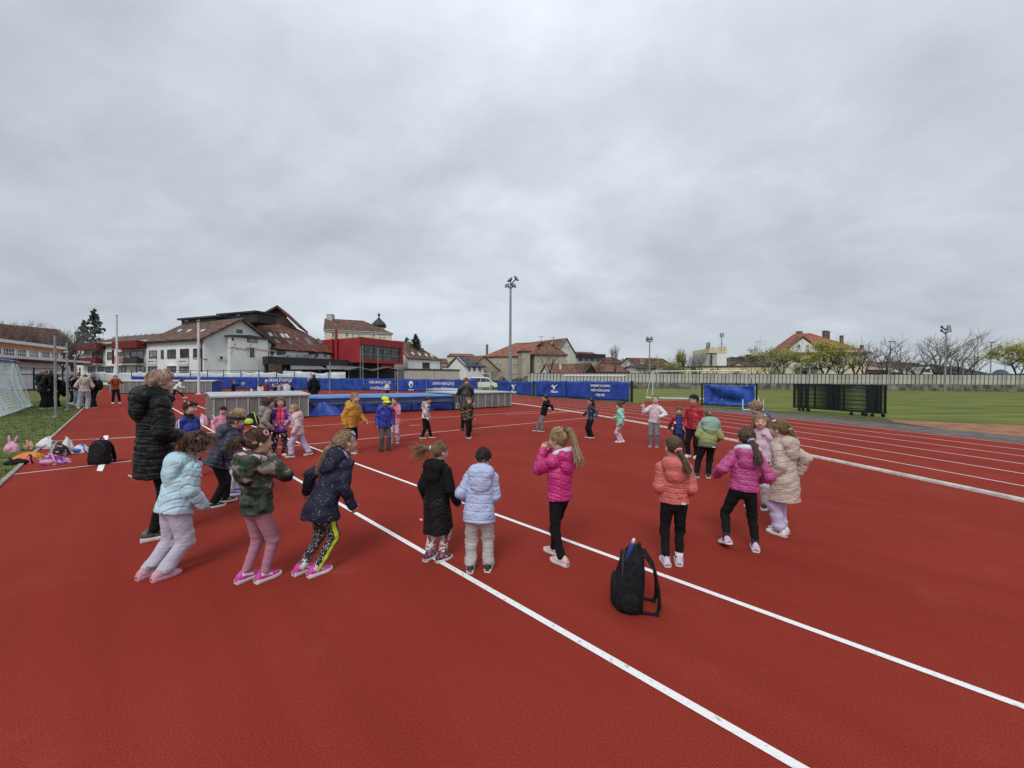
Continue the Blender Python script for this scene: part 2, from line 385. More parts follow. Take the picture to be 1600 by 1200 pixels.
t_mix = tile_mat('tiles_mixed', (0.15, 0.072, 0.048), (0.25, 0.125, 0.085))
m_glass = M('window_glass', (0.018, 0.021, 0.025), (0.05, 0.056, 0.062), scale=1.5, rough=0.12, spec=0.6); m_glassl = M('skylight_glass', (0.42, 0.46, 0.50), (0.55, 0.58, 0.62), scale=2, rough=0.15, spec=0.6)
m_glassm = M('lobby_glass', (0.035, 0.032, 0.030), (0.12, 0.115, 0.11), scale=0.9, rough=0.1, spec=0.6, detail=6)
m_frw = M('frame_white', (0.62, 0.62, 0.60), (0.7, 0.7, 0.68), scale=3, rough=0.6); m_frd = M('frame_dark', (0.05, 0.04, 0.035), (0.08, 0.065, 0.055), scale=3, rough=0.6)
m_gutter = M('gutter_metal', (0.06, 0.05, 0.045), (0.09, 0.075, 0.065), scale=3, rough=0.5, metal=0.4)
m_chim = M('chimney_brick', (0.13, 0.075, 0.055), (0.24, 0.14, 0.10), scale=4, rough=0.9); m_steel = M('galvanised', (0.22, 0.23, 0.24), (0.34, 0.35, 0.36), scale=4, rough=0.45, metal=0.6)
m_acw = M('ac_white', (0.6, 0.6, 0.6), (0.68, 0.68, 0.67), scale=3, rough=0.5)
m_glassc = M('window_curtain', (0.05, 0.055, 0.06), (0.30, 0.30, 0.29), scale=2.2, rough=0.15, spec=0.6, stretch=(1, 1, .3))
class Fac:
    def __init__(s, pl, dl, pr, dr, pyl=595, pyr=595):
        a, b = P(pl, pyl, dl), P(pr, pyr, dr); s.a = Vector((a.x, a.y, 0)); s.b = Vector((b.x, b.y, 0))
        s.d = (s.b-s.a).normalized(); s.w = (s.b-s.a).length; s.n = Vector((s.d.y, -s.d.x, 0))
    def pt(s, u, z, out=0): return s.a+s.d*u+s.n*out+Vector((0, 0, z))
    def uz(s, px, py, out=0):
        d = Vector(ray(px, py)); o = Vector((0, 0, CAMH)); q = s.a+s.n*out
        t = (q-o).dot(s.n)/d.dot(s.n); h = o+d*t
        return (h-q).dot(s.d), h.z
    def at(s, px, py, out=0): u, z = s.uz(px, py, out); return s.pt(u, z, out)
    def panel(s, mb, u0, u1, z0, z1, o0, o1):
        """a block on the facade between the offsets o0 and o1"""
        v = [s.pt(u, z, o) for u in (u0, u1) for o in (o0, o1) for z in (z0, z1)]
        mb.add(v, [(0, 1, 3, 2), (4, 6, 7, 5), (0, 4, 5, 1), (2, 3, 7, 6), (0, 2, 6, 4), (1, 5, 7, 3)])
    def pblock(s, mb, x0, y0, x1, y1, o0, o1):
        u0, _ = s.uz(x0, (y0+y1)/2); u1, _ = s.uz(x1, (y0+y1)/2); _, zt = s.uz((x0+x1)/2, y0); _, zb = s.uz((x0+x1)/2, y1)
        s.panel(mb, u0, u1, zb, zt, o0, o1); return u0, u1, zb, zt
    def window(s, root, x0, y0, x1, y1, fr=None, gl=None, mull=(1, 0), sill=True, th=0.09, name='window'):
        fr = fr or m_frw; gl = gl or random.choice((m_glass, m_glass, m_glassc))
        u0, _ = s.uz(x0, (y0+y1)/2); u1, _ = s.uz(x1, (y0+y1)/2); _, zt = s.uz((x0+x1)/2, y0); _, zb = s.uz((x0+x1)/2, y1)
        mb = MB()
        s.panel(mb, u0, u1, zt-th, zt, 0.0, 0.09); s.panel(mb, u0, u1, zb, zb+th, 0.0, 0.09)
        s.panel(mb, u0, u0+th, zb+th, zt-th, 0.0, 0.088); s.panel(mb, u1-th, u1, zb+th, zt-th, 0.0, 0.088)
        for k in range(1, mull[0]+1):
            c = u0+(u1-u0)*k/(mull[0]+1); s.panel(mb, c-th*.4, c+th*.4, zb+th, zt-th, 0.0, 0.07)
        for k in range(1, mull[1]+1):
            c = zb+(zt-zb)*k/(mull[1]+1); s.panel(mb, u0+th, u1-th, c-th*.35, c+th*.35, 0.0, 0.065)
        w = mb.build(name, fr, root)
        mb = MB(); s.panel(mb, u0+th*.5, u1-th*.5, zb+th*.5, zt-th*.5, 0.0, 0.035); mb.build('pane', gl, w)
        if sill: mb = MB(); s.panel(mb, u0-0.08, u1+0.08, zb-0.1, zb-0.003, 0.0, 0.2); mb.build('sill', fr, w)
        return w
def mass(name, mat, root, foot, z0, z1):
    mb = MB(); p = [Vector((q.x, q.y, 0)) for q in foot]
    a = sum(p[k].x*p[(k+1) % len(p)].y-p[(k+1) % len(p)].x*p[k].y for k in range(len(p)))
    if a < 0: p = p[::-1]
    mb.rings([[q+Vector((0, 0, z)) for q in p] for z in (z0, z1)]); return mb.build(name, mat, root)
def roofp(name, root, mat, polys, th=0.22):
    mb = MB()
    for p in polys:
        q = [Vector(v) for v in p]; nrm = Vector((0, 0, 0))
        for k in range(len(q)): nrm += q[k].cross(q[(k+1) % len(q)])
        if nrm.z < 0: q = q[::-1]
        mb.slab(q, th)
    return mb.build(name, mat, root)
def poly_prism(name, mat, root, pts, back):
    """an upright wall polygon (gable) thickened by the vector back"""
    n = len(pts); mb = MB(); p = [Vector(q) for q in pts]; b = [q+Vector(back) for q in p]
    mb.add(p+b, [tuple(range(n))[::-1], tuple(range(n, 2*n))]+[(k, (k+1) % n, (k+1) % n+n, k+n) for k in range(n)])
    return mb.build(name, mat, root)
def chimney(root, p, w=0.7, h=1.4, mat=None):
    mb = MB(); mb.box(p-Vector((0, 0, 2.3)), (w, w, 4.6)); mb.box(p+Vector((0, 0, 0.06)), (w+0.16, w+0.16, 0.12)); mb.build('chimney', mat or m_chim, root)
def house(name, label, F, depth, ze, zr, wm, rm, kind='ridge', over=0.5, hipf=0.0, group=None, hipr=None):
    """F: front facade; ridge parallel to it ('ridge'), or gable facing ('gable'); hipf: hip length at each end"""
    B = -F.n*depth; f = [F.a, F.b, F.b+B, F.a+B]; c = (F.a+F.b)/2+B/2
    t = thing(name, label, 'building', (c.x, c.y, 0), group)
    mass('wall', wm, t, f, 0, ze)
    Z = Vector((0, 0, 1)); hr = hipf if hipr is None else hipr
    if kind == 'ridge':
        r0 = F.a+F.d*(hipf if hipf else -over*.6)+B/2+Z*zr; r1 = F.b-F.d*(hr if hr else -over*.6)+B/2+Z*zr
        k = (zr-ze)/(depth/2); zo = ze-over*k
        ol = over if hipf else over*.6; orr = over if hr else over*.6
        e0 = F.a+F.n*over-F.d*ol+Z*zo; e1 = F.b+F.n*over+F.d*orr+Z*zo; e2 = F.b+B-F.n*over+F.d*orr+Z*zo; e3 = F.a+B-F.n*over-F.d*ol+Z*zo
        ps = [[e0, e1, r1, r0], [e2, e3, r0, r1]]
        if hipf: ps.append([e3, e0, r0])
        else: poly_prism('gable', wm, t, [F.a+Z*ze, F.a+B+Z*ze, F.a+B/2+Z*zr], F.d*0.3)
        if hr: ps.append([e1, e2, r1])
        else: poly_prism('gable', wm, t, [F.b+Z*ze, F.b+B/2+Z*zr, F.b+B+Z*ze], -F.d*0.3)
        roofp('roof', t, rm, ps)
    else:
        m = (F.a+F.b)/2; k = (zr-ze)/(F.w/2); zo = ze-over*k
        q0 = F.n*0.4; q1 = B-F.n*0.4
        rl = [F.a-F.d*over+q0+Z*zo, m+q0+Z*zr, m+q1+Z*zr, F.a-F.d*over+q1+Z*zo]
        rr = [m+q0+Z*zr, F.b+F.d*over+q0+Z*zo, F.b+F.d*over+q1+Z*zo, m+q1+Z*zr]
        poly_prism('gable', wm, t, [F.a+Z*ze, F.b+Z*ze, m+Z*zr], -F.n*0.3)
        roofp('roof', t, rm, [rl, rr])
    return t
def skylight(root, x0, y0, x1, y1, x2, y2, x3, y3, Pl, mat=None):
    """Pl: function(px, py) to the roof plane"""
    q = [Pl(x0, y0), Pl(x1, y1), Pl(x2, y2), Pl(x3, y3)]
    n = (q[1]-q[0]).cross(q[3]-q[0]).normalized(); n = n if n.z > 0 else -n
    mb = MB(); mb.slab([v+n*0.07 for v in (q if (q[1]-q[0]).cross(q[3]-q[0]).z > 0 else q[::-1])], 0.3); w = mb.build('skylight', mat or m_glassl, root); return w
def plane_of(a, b, c):
    n = (b-a).cross(c-a)
    def f(px, py):
        d = Vector(ray(px, py)); o = Vector((0, 0, CAMH)); return o+d*((a-o).dot(n)/d.dot(n))
    return f
Zv = Vector((0, 0, 1))
def lettering(name, text, mat, root, pos, right, up, size, shear=0.0, bold=0.0, depth=0.01, squeeze=1.0, align='CENTER'):
    cu = bpy.data.curves.new(name, 'FONT'); cu.body = text; cu.size = 1.0; cu.shear = shear; cu.offset = bold; cu.extrude = depth; cu.align_x = align; cu.resolution_u = 2; cu.space_line = 0.95
    o = bpy.data.objects.new('tmp', cu); C.collection.objects.link(o)
    dg = bpy.context.evaluated_depsgraph_get(); me = bpy.data.meshes.new_from_object(o.evaluated_get(dg)); bpy.data.objects.remove(o)
    r = Vector(right).normalized(); u = Vector(up).normalized(); n = r.cross(u); o0 = Vector((0, 0, 0)); q = root
    while q is not None: o0 += q.location; q = q.parent
    co = np.empty(len(me.vertices)*3); me.vertices.foreach_get('co', co); co = co.reshape(-1, 3)
    w = np.array(pos-o0)+np.outer(co[:, 0]*size*squeeze, r)+np.outer(co[:, 1]*size, u)+np.outer(co[:, 2], n)
    me.vertices.foreach_set('co', w.astype(np.float32).ravel()); me.materials.clear(); me.materials.append(mat); me.update(); me.name = name
    ob = bpy.data.objects.new(name, me); C.collection.objects.link(ob); ob.parent = root; return ob

# school hall with the orange band, far left
F = Fac(-60, 40.5, 94, 57, 600, 600)
zt = F.uz(45, 537)[1]
t = thing('school_hall', 'low flat school hall with orange band and pale window row at far left', 'building', ((F.a+F.b)/2-F.n*6))
mass('wall', w_white, t, [F.a, F.b, F.b-F.n*12, F.a-F.n*12], 0, zt-0.25)
mb = MB(); F.panel(mb, -0.2, F.w+0.3, zt-0.25, zt+0.12, -12.2, 0.5); mb.build('roof', m_frw, t)
zb1, zb0 = F.uz(45, 538.5)[1], F.uz(45, 547)[1]
mb = MB(); F.panel(mb, 0, F.w+0.05, zb0, zb1, 0, 0.22); ob = mb.build('fascia_band', w_orange, t)
for x0, x1, ya, yb in ((-22, 1, 541, 553), (3.5, 21.5, 543.5, 557), (25, 40, 545.5, 558), (45, 59, 547.5, 559), (64, 77, 549.5, 559.5), (80, 91, 551.5, 560.5)):
    F.window(t, x0, ya, x1, yb, mull=(3, 1), sill=False)
mb = MB(); F.panel(mb, 0, F.w+3, F.uz(45, 563)[1], F.uz(45, 559.5)[1], 0.02, 2.2); mb.build('canopy', m_frw, t)
mb = MB(); F.panel(mb, 8, F.w+6, F.uz(60, 567)[1], F.uz(60, 563.2)[1], 0.03, 1.4); mb.build('canopy_fascia', w_brick, t)
# long brown roof behind it
F = Fac(-80, 82, 128, 104, 600, 600)
t = house('long_house', 'long pale house under a broad brown roof behind the orange school hall', F, 16, F.uz(100, 549)[1], F.uz(60, 517)[1]+1.6, w_white, t_brown2, 'ridge', hipr=0)
for x in (97, 105, 113): F.window(t, x, 553, x+4, 560)
# ---- white business building
FA = Fac(121, 86, 319, 67); FB = Fac(319, 67, 424, 77)
ze = FA.uz(319, 525)[1]; zap = FB.uz(376, 497)[1]
cen = (FA.a+FA.b)/2-FA.n*6
t = thing('white_business_block', 'large white rendered building with brown tiled roof and gable lettered in script', 'building', (cen.x, cen.y, 0))
eB = FB.b-FB.d*0
mass('wall', w_white, t, [FA.a, FA.b, FB.b, FB.b+(FA.a-FA.b)], 0, ze)
mid = FB.a+FB.d*FB.uz(376, 520)[0]
poly_prism('gable', w_white, t, [FB.a+Zv*ze, FB.b+Zv*ze, mid+Zv*(zap-0.15)], -FB.n*0.4)
back = (FA.a-FA.b)
u_sec = FA.uz(236, 530)[0]; bs = FA.pt(u_sec, 0)                      # joint between the low and the high part of the roof
lenR = (FA.b-bs).length
ov = FB.n*0.9
ridge0 = mid+Zv*zap+ov; ridge1 = mid-FA.d*(lenR+1)+Zv*zap
eaveo = FA.n*0.8-Zv*0.5
e0 = FA.b+Zv*ze+eaveo+ov; e1 = bs+Zv*ze+eaveo-FA.d*1
bb0 = FB.b+Zv*ze-FA.n*0.8-Zv*0.5+ov; bb1 = FB.b-FA.d*(lenR+1)+Zv*ze-FA.n*0.8-Zv*0.5
roofp('roof', t, t_brown, [[e1, e0, ridge0, ridge1], [ridge1, ridge0, bb0, bb1]], 0.35)
zr2 = zap-1.7; m2 = mid-Zv*0
l0 = bs+Zv*ze+eaveo-FA.d*0.9; l1 = FA.a+Zv*ze+eaveo-FA.d*0.8
rl0 = mid-FA.d*(lenR+0.9)+Zv*zr2; rl1 = mid+back*0.90+FA.d*0+Zv*zr2
bk1 = FB.b+back+Zv*ze-FA.n*0.8-Zv*0.5-FA.d*0.8; bk0 = FB.b-FA.d*(lenR+1)+Zv*ze-FA.n*0.8-Zv*0.5
roofp('roof_wing', t, t_brown, [[l1, l0, rl0, rl1], [rl1, rl0, bk0, bk1], [l1, rl1, bk1]], 0.35)
plR = plane_of(e0, e1, ridge0); plL = plane_of(l0, l1, rl0)
for x in (138, 147, 175, 184, 192, 205, 213, 221, 231, 240):
    y = 530-(x-130)*0.065
    if x < 240: skylight(t, x, y, x+4, y-.6, x+9, y-4.2, x+5, y-3.6, plL)
for x in (276, 291, 312): skylight(t, x, 518.5, x+5, 518, x+10, 514.6, x+5, 515, plR)
# dark loft dormers on the ridge
for (xa, xb, ya, yb) in ((284, 338, 496.5, 504), (345, 402, 489, 495.5)):
    Fd = Fac(xa, 79, xb, 75)
    mb = MB(); za, zb = Fd.uz((xa+xb)/2, ya)[1], Fd.uz((xa+xb)/2, yb)[1]-1.2
    Fd.panel(mb, 0, Fd.w, zb, za-0.25, -4, 0); mb.build('dormer', w_dark, t)
    mb = MB(); Fd.panel(mb, -0.4, Fd.w+0.4, za-0.25, za+0.1, -4.5, 0.6); mb.build('dormer_roof', w_dark, t)
    for k in range(2):
        xx = xa+4+k*(xb-xa)*0.35; Fd.window(t, xx, ya+2.2, xx+7, yb-1, fr=m_frd, gl=m_glassl, sill=False)
# windows of the long side
for (x0, x1, y0, y1, mu) in ((168, 178, 550, 560.5, 1), (185, 194, 550, 560, 1), (233.5, 245.5, 547.5, 559, 1), (252, 256, 547, 559, 0), (262, 275, 546, 558.5, 1), (282, 295.5, 545, 558, 2), (302.5, 316.5, 544.5, 557, 2)):
    FA.window(t, x0, y0, x1, y1, fr=m_frd, mull=(mu, 0), th=0.12)
for (x0, x1) in ((138, 149), (153, 163), (165, 177), (184, 197), (213, 227), (232, 245), (262, 275), (281, 295)):
    FA.window(t, x0, 573, x1, 582, fr=m_frd, sill=False)
    mb = MB(); FA.pblock(mb, x0-1, 571.2, x1+1, 572.4, 0, 0.5); mb.build('window_canopy', m_frw, t)
for (x0, x1, cap, rail) in ((131, 165, w_maroon, w_maroon), (190, 229, w_maroon, w_dark)):
    mb = MB(); FA.pblock(mb, x0, 537.5-(x0-131)*.06, x1, 547-(x0-131)*.03, 0.01, 1.5); mb.build('balcony_hood', cap, t)
    mb = MB(); FA.pblock(mb, x0+1, 547, x1-1, 569, 0.005, 0.02); mb.build('balcony_recess', w_grey, t)
    FA.window(t, x0+14, 548.5, x1-4, 567, fr=m_frd, mull=(1, 0), sill=False)
    mb = MB(); FA.pblock(mb, x0+(17 if rail is w_dark else 0), 559.5, x1, 569, 0.9, 1.5); mb.build('balcony_rail', rail, t)
    mb = MB(); FA.pblock(mb, x0, 569.1, x1, 570.2, 0.02, 1.52); mb.build('balcony_floor', m_frw, t)
    mb = MB(); FA.pblock(mb, x0-0.2, 547.2, x0+0.8, 569, 1.2, 1.45); mb.build('balcony_post', w_maroon, t)
m_red_d = M('red_drawing', (0.30, 0.03, 0.04), (0.5, 0.35, 0.35), scale=0.8, rough=0.8)
mb = MB(); FA.pblock(mb, 192, 557, 206, 568, 0.8, 1.3); mb.build('balcony_screen', m_red_d, t)
for (x0, x1) in ((231, 245.5), (279, 296)):
    mb = MB(); FA.pblock(mb, x0, 560.5, x1, 569.5, 0.01, 0.25); s_ = mb.build('wall_sign', m_acw, t)
    mb = MB(); FA.pblock(mb, x0+3, 564.4, x1-3, 565.4, 0.252, 0.27); mb.build('sign_mark', m_frd, s_)
mb = MB(); q = FA.pt(FA.w-0.5, 0, 0.18); mb.tube([q, q+Zv*(ze-0.9), q+Zv*(ze-0.3)+FA.n*0.5-FA.d*0.6], 0.11, 6); mb.build('downpipe', m_gutter, t)
# projecting bay on the gable with lettering
u0, u1 = FB.uz(354, 560)[0], FB.uz(413, 560)[0]; zl = FB.uz(384, 524)[1]
mb = MB(); FB.panel(mb, u0, u1, 0, zl-0.5, 0, 1.2); mb.build('bay', w_white, t)
v = [FB.pt(u, z, o) for o in (0, 1.5) for u, z in ((u0-.3, zl-.35), ((u0+u1)/2, zl), (u1+.3, zl-.35), (u1+.3, zl-.6), (u0-.3, zl-.6))]
mb = MB(); mb.add(v, [(0, 1, 2, 3, 4), (9, 8, 7, 6, 5)]+[(k, k+5, (k+1) % 5+5, (k+1) % 5) for k in range(5)]); mb.build('bay_roof', m_gutter, t)
class FBo(Fac):
    def __init__(s): s.a = FB.a+FB.n*1.2; s.b = FB.b+FB.n*1.2; s.d = FB.d; s.n = FB.n; s.w = FB.w
Fb = FBo()
Fb.window(t, 386, 528.4, 402, 535, fr=m_frd, mull=(0, 0), sill=False); Fb.window(t, 390.5, 544.5, 397, 556.5, fr=m_frd, mull=(1, 2), sill=True); Fb.window(t, 362, 527.8, 364.8, 531.7, fr=m_frd, gl=m_frd, mull=(0, 0), sill=False, th=.05)
FB.window(t, 369.5, 515, 378.5, 520.5, fr=m_frd, mull=(0, 0), sill=False)
m_script = M('script_orange', (0.42, 0.19, 0.06), (0.48, 0.24, 0.09), scale=2, rough=0.6); m_scrb = M('script_brown', (0.12, 0.085, 0.06), (0.15, 0.1, 0.08), scale=2, rough=0.6)
for (x, y, a, b, ty) in ((364, 543, 'f', 'lirt', 0), (392, 543.5, 'f', 'rizerski', 1)):
    q = Fb.at(x-6 if ty == 0 else x-8, y+2, 0.02)
    mb = MB(); h = 2.2; f_ = [q+Fb.d*0.1-Zv*0.9, q+Fb.d*0.42-Zv*0.5, q+Fb.d*0.6+Zv*0.35, q+Fb.d*0.9+Zv*1.0, q+Fb.d*1.2+Zv*0.85]
    mb.tube(f_, 0.042, 5); mb.tube([q-Fb.d*0.1+Zv*0.25, q+Fb.d*1.5+Zv*0.3], 0.05, 5); mb.build('script_initial', m_script, t)
    n = 9 if ty == 0 else 18                                              # the words cannot be read in the photograph: a script-like run of strokes
    mb = MB(); rr = random.Random(4+ty); pts = []
    for k in range(n*2): pts.append(q+Fb.d*(0.9+k*0.135)+Zv*(-0.02*k*0.5+(0.38 if k % 2 else 0.0)+rr.uniform(-.08, .08)))
    mb.tube(pts[:int(len(pts)*.7)], 0.05, 4); mb.build('script_word', m_script, t)
    mb = MB(); mb.tube(pts[int(len(pts)*.7):], 0.06, 4); mb.build('script_word', m_scrb, t)
def aircon(root, c, F_, w=0.9, h=0.65):
    mb = MB(); mb.box(c, (w, 0.35, h), math.atan2(F_.d.y, F_.d.x)); a = mb.build('air_conditioner', m_acw, root)
    mb = MB(); q = c+F_.n*0.2-F_.d*w*.12; mb.rings([[q+F_.n*o+(F_.d*math.cos(k*PI/6)+Zv*math.sin(k*PI/6))*h*.38 for k in range(12)] for o in (-.05, 0.02)]); mb.build('fan', m_frd, a)
aircon(t, FB.at(346, 559, 0.25), FB); aircon(t, FB.at(425.5, 552, 1.0), FB, 1.4, 1.1)
for x in (309, 324): mb = MB(); q = FB.at(x, 561.5, 0) if x > 319 else FA.at(x, 561.5, 0); mb.tube([q, q+FA.n*0.5, q+FA.n*0.8+Zv*0.15], 0.06, 5); mb.build('camera_arm', m_gutter, t)
# right-hand brown roof wing
FC = Fac(424, 77, 523, 90)
zc_ = FC.uz(424, 543)[1]; cen = (FC.a+FC.b)/2-FC.n*5
t = thing('skylit_roof_wing', 'white wing under a mottled brown roof full of skylights beside the lettered gable', 'building', (cen.x, cen.y, 0))
mass('wall', w_white, t, [FC.a+FC.d*0.02, FC.b, FC.b-FC.n*9.5, FC.a+FC.d*0.02-FC.n*9.5], 0, zc_)
dR = 9.0; zq = P(470, 507, 0.5*(FC.a.y+FC.b.y)+6).z
ea, eb = FC.a+FC.d*-0.2+FC.n*0.6+Zv*(zc_-.2), FC.b+FC.d*0.6+FC.n*0.6+Zv*(zc_-.2)
rA = FC.a-FC.n*dR-FC.d*0.2+Zv*zq; rB = FC.b-FC.n*dR-FC.d*9.0+Zv*zq; kb_ = FC.b-FC.n*5.5-FC.d*2.4+Zv*(zc_+(zq-zc_)*.62)
roofp('roof', t, t_brown2, [[ea, eb, kb_, rB, rA]], 0.3)
plC = plane_of(ea, eb, rA)
for (x0, y0, x1, y1, x2, y2, x3, y3, m) in ((418, 520, 423, 520, 427, 525.5, 422, 525.5, m_glassl), (426, 521, 430, 521.5, 434, 526.5, 430, 526, m_glass), (437, 521.5, 442, 522, 446, 527.5, 441, 527.5, m_glassl), (444, 522, 448, 522, 453, 528, 448.5, 528, m_glassl), (427, 531, 433, 531, 440, 536.5, 432, 536.5, m_glass), (447, 532, 454, 533, 459, 538, 452, 538, m_glass), (461, 527, 466, 527, 468, 532, 462, 532, m_glass), (474, 528, 482, 528.5, 490, 539, 482, 539, m_glass), (495, 528.5, 500, 530, 505, 537, 499, 537, m_glass)):
    skylight(t, x0, y0, x1, y1, x2, y2, x3, y3, plC, m)
for (x0, x1) in ((430, 446), (482, 497), (506.5, 517.5)): FC.window(t, x0, 547+(x0-430)*.07, x1, 554.5+(x0-430)*.05, fr=m_frd, mull=(2, 0), sill=False)
FX = Fac(418, 73, 545, 86); mb = MB(); zx = FX.uz(480, 559.5)[1]
t2 = thing('dark_annex', 'low flat black clad annex with awnings in front of the skylit wing', 'building', (FX.a+FX.b)/2-FX.n*1.5)
FX.panel(mb, 0, FX.w, FX.uz(480, 571)[1], zx, -5, 0); mb.build('fascia', w_dark, t2)
mb = MB(); FX.panel(mb, 0.3, FX.w-0.3, 0, FX.uz(480, 571)[1]-.01, -5, -1.5); mb.build('wall', w_dark, t2)
for (x0, x1, xm) in ((443, 500, 478), (500, 560, 530)):
    a, b = FX.at(x0, 577, 0.2), FX.at(x1, 577, 0.2); m_ = FX.at(xm, 571.5, 0.2)
    roofp('awning', t2, m_steel, [[a+FX.n*3, b+FX.n*3, m_+FX.n*0.2+FX.d*3, m_+FX.n*0.2-FX.d*3]], 0.1)
for x in (446, 500, 545):
    mb = MB(); q = FX.at(x, 580, 2.6); mb.tube([Vector((q.x, q.y, 0)), Vector((q.x, q.y, 3.4))], 0.08, 6); mb.build('awning_post', m_steel, t2)
mb = MB(); FX.panel(mb, FX.uz(419, 575)[0], FX.uz(437, 575)[0], 0.5, FX.uz(425, 569)[1], 0.1, 0.9); mb.build('lean_to', t_brown, t2)
for k in range(7):
    mb = MB(); q = FX.at(446+k*11, 557.2, -1.2); mb.box(q, (1.0, 0.7, 0.7), 0.4*k); mb.build('roof_unit', m_steel, t2)
# upper mass with the dark gable opening
FD = Fac(383, 92, 470, 96)
zg = FD.uz(435, 478)[1]; zle = FD.uz(383, 497)[1]; zre = FD.uz(467, 507)[1]
cen = (FD.a+FD.b)/2; t = thing('loft_house', 'tall brown roofed house with a dark timber gable opening rising behind the white block', 'building', (cen.x, cen.y, 0))
mass('wall', w_dark, t, [FD.a+FD.d*1, FD.b-FD.d*1, FD.b-FD.n*12, FD.a-FD.n*12], 0, zre-1)
ua, um, ub = FD.uz(383, 500)[0], FD.uz(435, 490)[0], FD.uz(467, 500)[0]
poly_prism('gable', M('gable_timber', (0.035, 0.022, 0.018), (0.09, 0.05, 0.035), scale=0.7, rough=0.9), t, [FD.pt(um-6.5, zre-1.2), FD.pt(ub-0.3, zre-1.2), FD.pt(um, zg-0.7)], -FD.n*0.4)
pk, pl_, pr_ = FD.pt(um, zg, 1.2), FD.pt(ua-2, zle-2.6, 1.2), FD.pt(ub+0.3, zre-0.5, 1.2); bk = -FD.n*14
roofp('roof', t, t_brown2, [[pl_, pk, pk+bk, pl_+bk], [pk, pr_, pr_+bk, pk+bk]], 0.4)
FD.window(t, 410, 494, 418, 500, fr=m_frd, gl=m_glassl, sill=False)
# red box with the glazed front
FE = Fac(562, 85, 630, 97); FL = Fac(500, 92, 562, 85)
zt, zb = FE.uz(562, 527)[1], FE.uz(562, 566)[1]
cen = (FE.a+FE.b)/2-FE.n*6; t = thing('red_cinema_box', 'red clad box building with a wide glazed first floor over a dark entrance', 'building', (cen.x, cen.y, 0))
ft = [FL.a, FE.a, FE.b, FE.b-FE.n*14, FL.a-FL.n*8]
mb = MB(); uw0, uw1 = FE.uz(564, 550)[0], FE.uz(626.5, 550)[0]; zw1, zw0 = FE.uz(595, 541)[1], FE.uz(595, 563)[1]
mass('wall', w_red, t, [FL.a, FE.a-FE.n*0.6+FE.d*0.02, FE.b-FE.n*0.6, FE.b-FE.n*14, FL.a-FL.n*8], zb, zt)
FE.panel(mb, 0, FE.w, zw1, zt+0.15, -0.6, 0); FE.panel(mb, 0, FE.w, zb, zw0, -0.6, 0); FE.panel(mb, 0, uw0, zw0, zw1, -0.6, 0); FE.panel(mb, uw1, FE.w, zw0, zw1, -0.6, 0); mb.build('front_frame', w_red, t)
mb = MB(); FE.panel(mb, uw0, uw1, zw0, zw1, -0.55, -0.45); gz = mb.build('glazing', m_glassm, t)
for k in range(1, 9):
    mb = MB(); c = uw0+(uw1-uw0)*k/9; FE.panel(mb, c-.05, c+.05, zw0, zw1, -0.44, -0.34); mb.build('mullion', m_frd if k % 2 else m_steel, gz)
mb = MB(); zrl = FE.uz(595, 555)[1]; FE.panel(mb, uw0, uw1, zrl-.06, zrl+.06, -.33, -.27); mb.build('rail', m_steel, gz)
mb = MB(); FE.panel(mb, uw0, uw1, zw1-.55, zw1-.45, -0.44, -0.3); mb.build('transom', m_steel, gz)
for k in range(4):
    mb = MB(); mb.ell(FE.pt(uw0+1.5+k*1.9, zw1-1.0-0.3*(k % 2), -0.3), (.1, .1, .1), 8, 5); mb.build('globe_lamp', m_frw, gz)
mass('entrance_wall', w_dark, t, [FL.a-FL.n*2, FE.a-FE.n*3, FE.b-FE.n*3, FE.b-FE.n*13, FL.a-FL.n*8], 0, zb-0.01)
mb = MB(); FE.pblock(mb, 597, 570.5, 614, 578, -0.3, 0.1); sg = mb.build('entrance_sign', wallm('sign_red', (0.24, 0.02, 0.03)), t)
mb = MB(); FE.pblock(mb, 602, 573.8, 609, 575.2, 0.102, 0.13); mb.build('sign_mark', m_frw, sg)
mb = MB(); q = FL.at(525.5, 545, 0.4); mb.tube([Vector((q.x, q.y, 3)), Vector((q.x, q.y, FL.uz(525.5, 516)[1]))], 0.32, 8); mb.build('flue', w_red, t)
mb = MB(); q = FL.at(518.5, 545, 0.4); mb.tube([Vector((q.x, q.y, 3)), Vector((q.x, q.y, FL.uz(518, 530)[1]))], 0.3, 8); mb.build('flue', w_red, t)
for (x0, x1, x2) in ((545, 562, 586), (586, 605, 632)):
    a, m_, b = FE.at(x0, 577, 1), FE.at(x1, 573, 1), FE.at(x2, 579, 1)
    roofp('entrance_canopy', t, m_steel, [[a, m_, m_-FE.n*3, a-FE.n*3], [m_, b, b-FE.n*3, m_-FE.n*3]], 0.2)
# white and cream townhouse with a domed turret, far behind
FH = Fac(507, 124, 612, 132)
zeh, zrh = FH.uz(540, 516)[1], FH.uz(540, 495)[1]
t = house('townhouse', 'tall white and cream townhouse with brown roof rising behind the red box', FH, 13, zeh, zrh, w_cream, t_brown, 'ridge', hipf=0, hipr=9)
mb = MB(); FH.panel(mb, -0.2, FH.w+0.2, zeh-0.7, zeh-0.1, 0.0, 0.35); mb.build('cornice', m_frw, t)
for x0, x1, y0, y1 in ((518.5, 522.5, 519, 527), (540, 544, 520, 526), (549.5, 552, 520.5, 526.5), (559, 562, 518, 522.5), (564.5, 567.5, 518, 522.5), (582, 585.5, 522, 526), (592, 595, 526.5, 530), (598.5, 601.5, 526.5, 530)): FH.window(t, x0, y0, x1, y1)
chimney(t, FH.at(516.5, 492, -6.5), 1.9, 2.4, w_grey)
tq = P(592, 595, 140); tq.z = 0
t = thing('domed_turret', 'small dark onion domed turret peeking over the townhouse roof', 'tower', tq)
mb = MB(); zt0 = ZH(592, 512, 140)
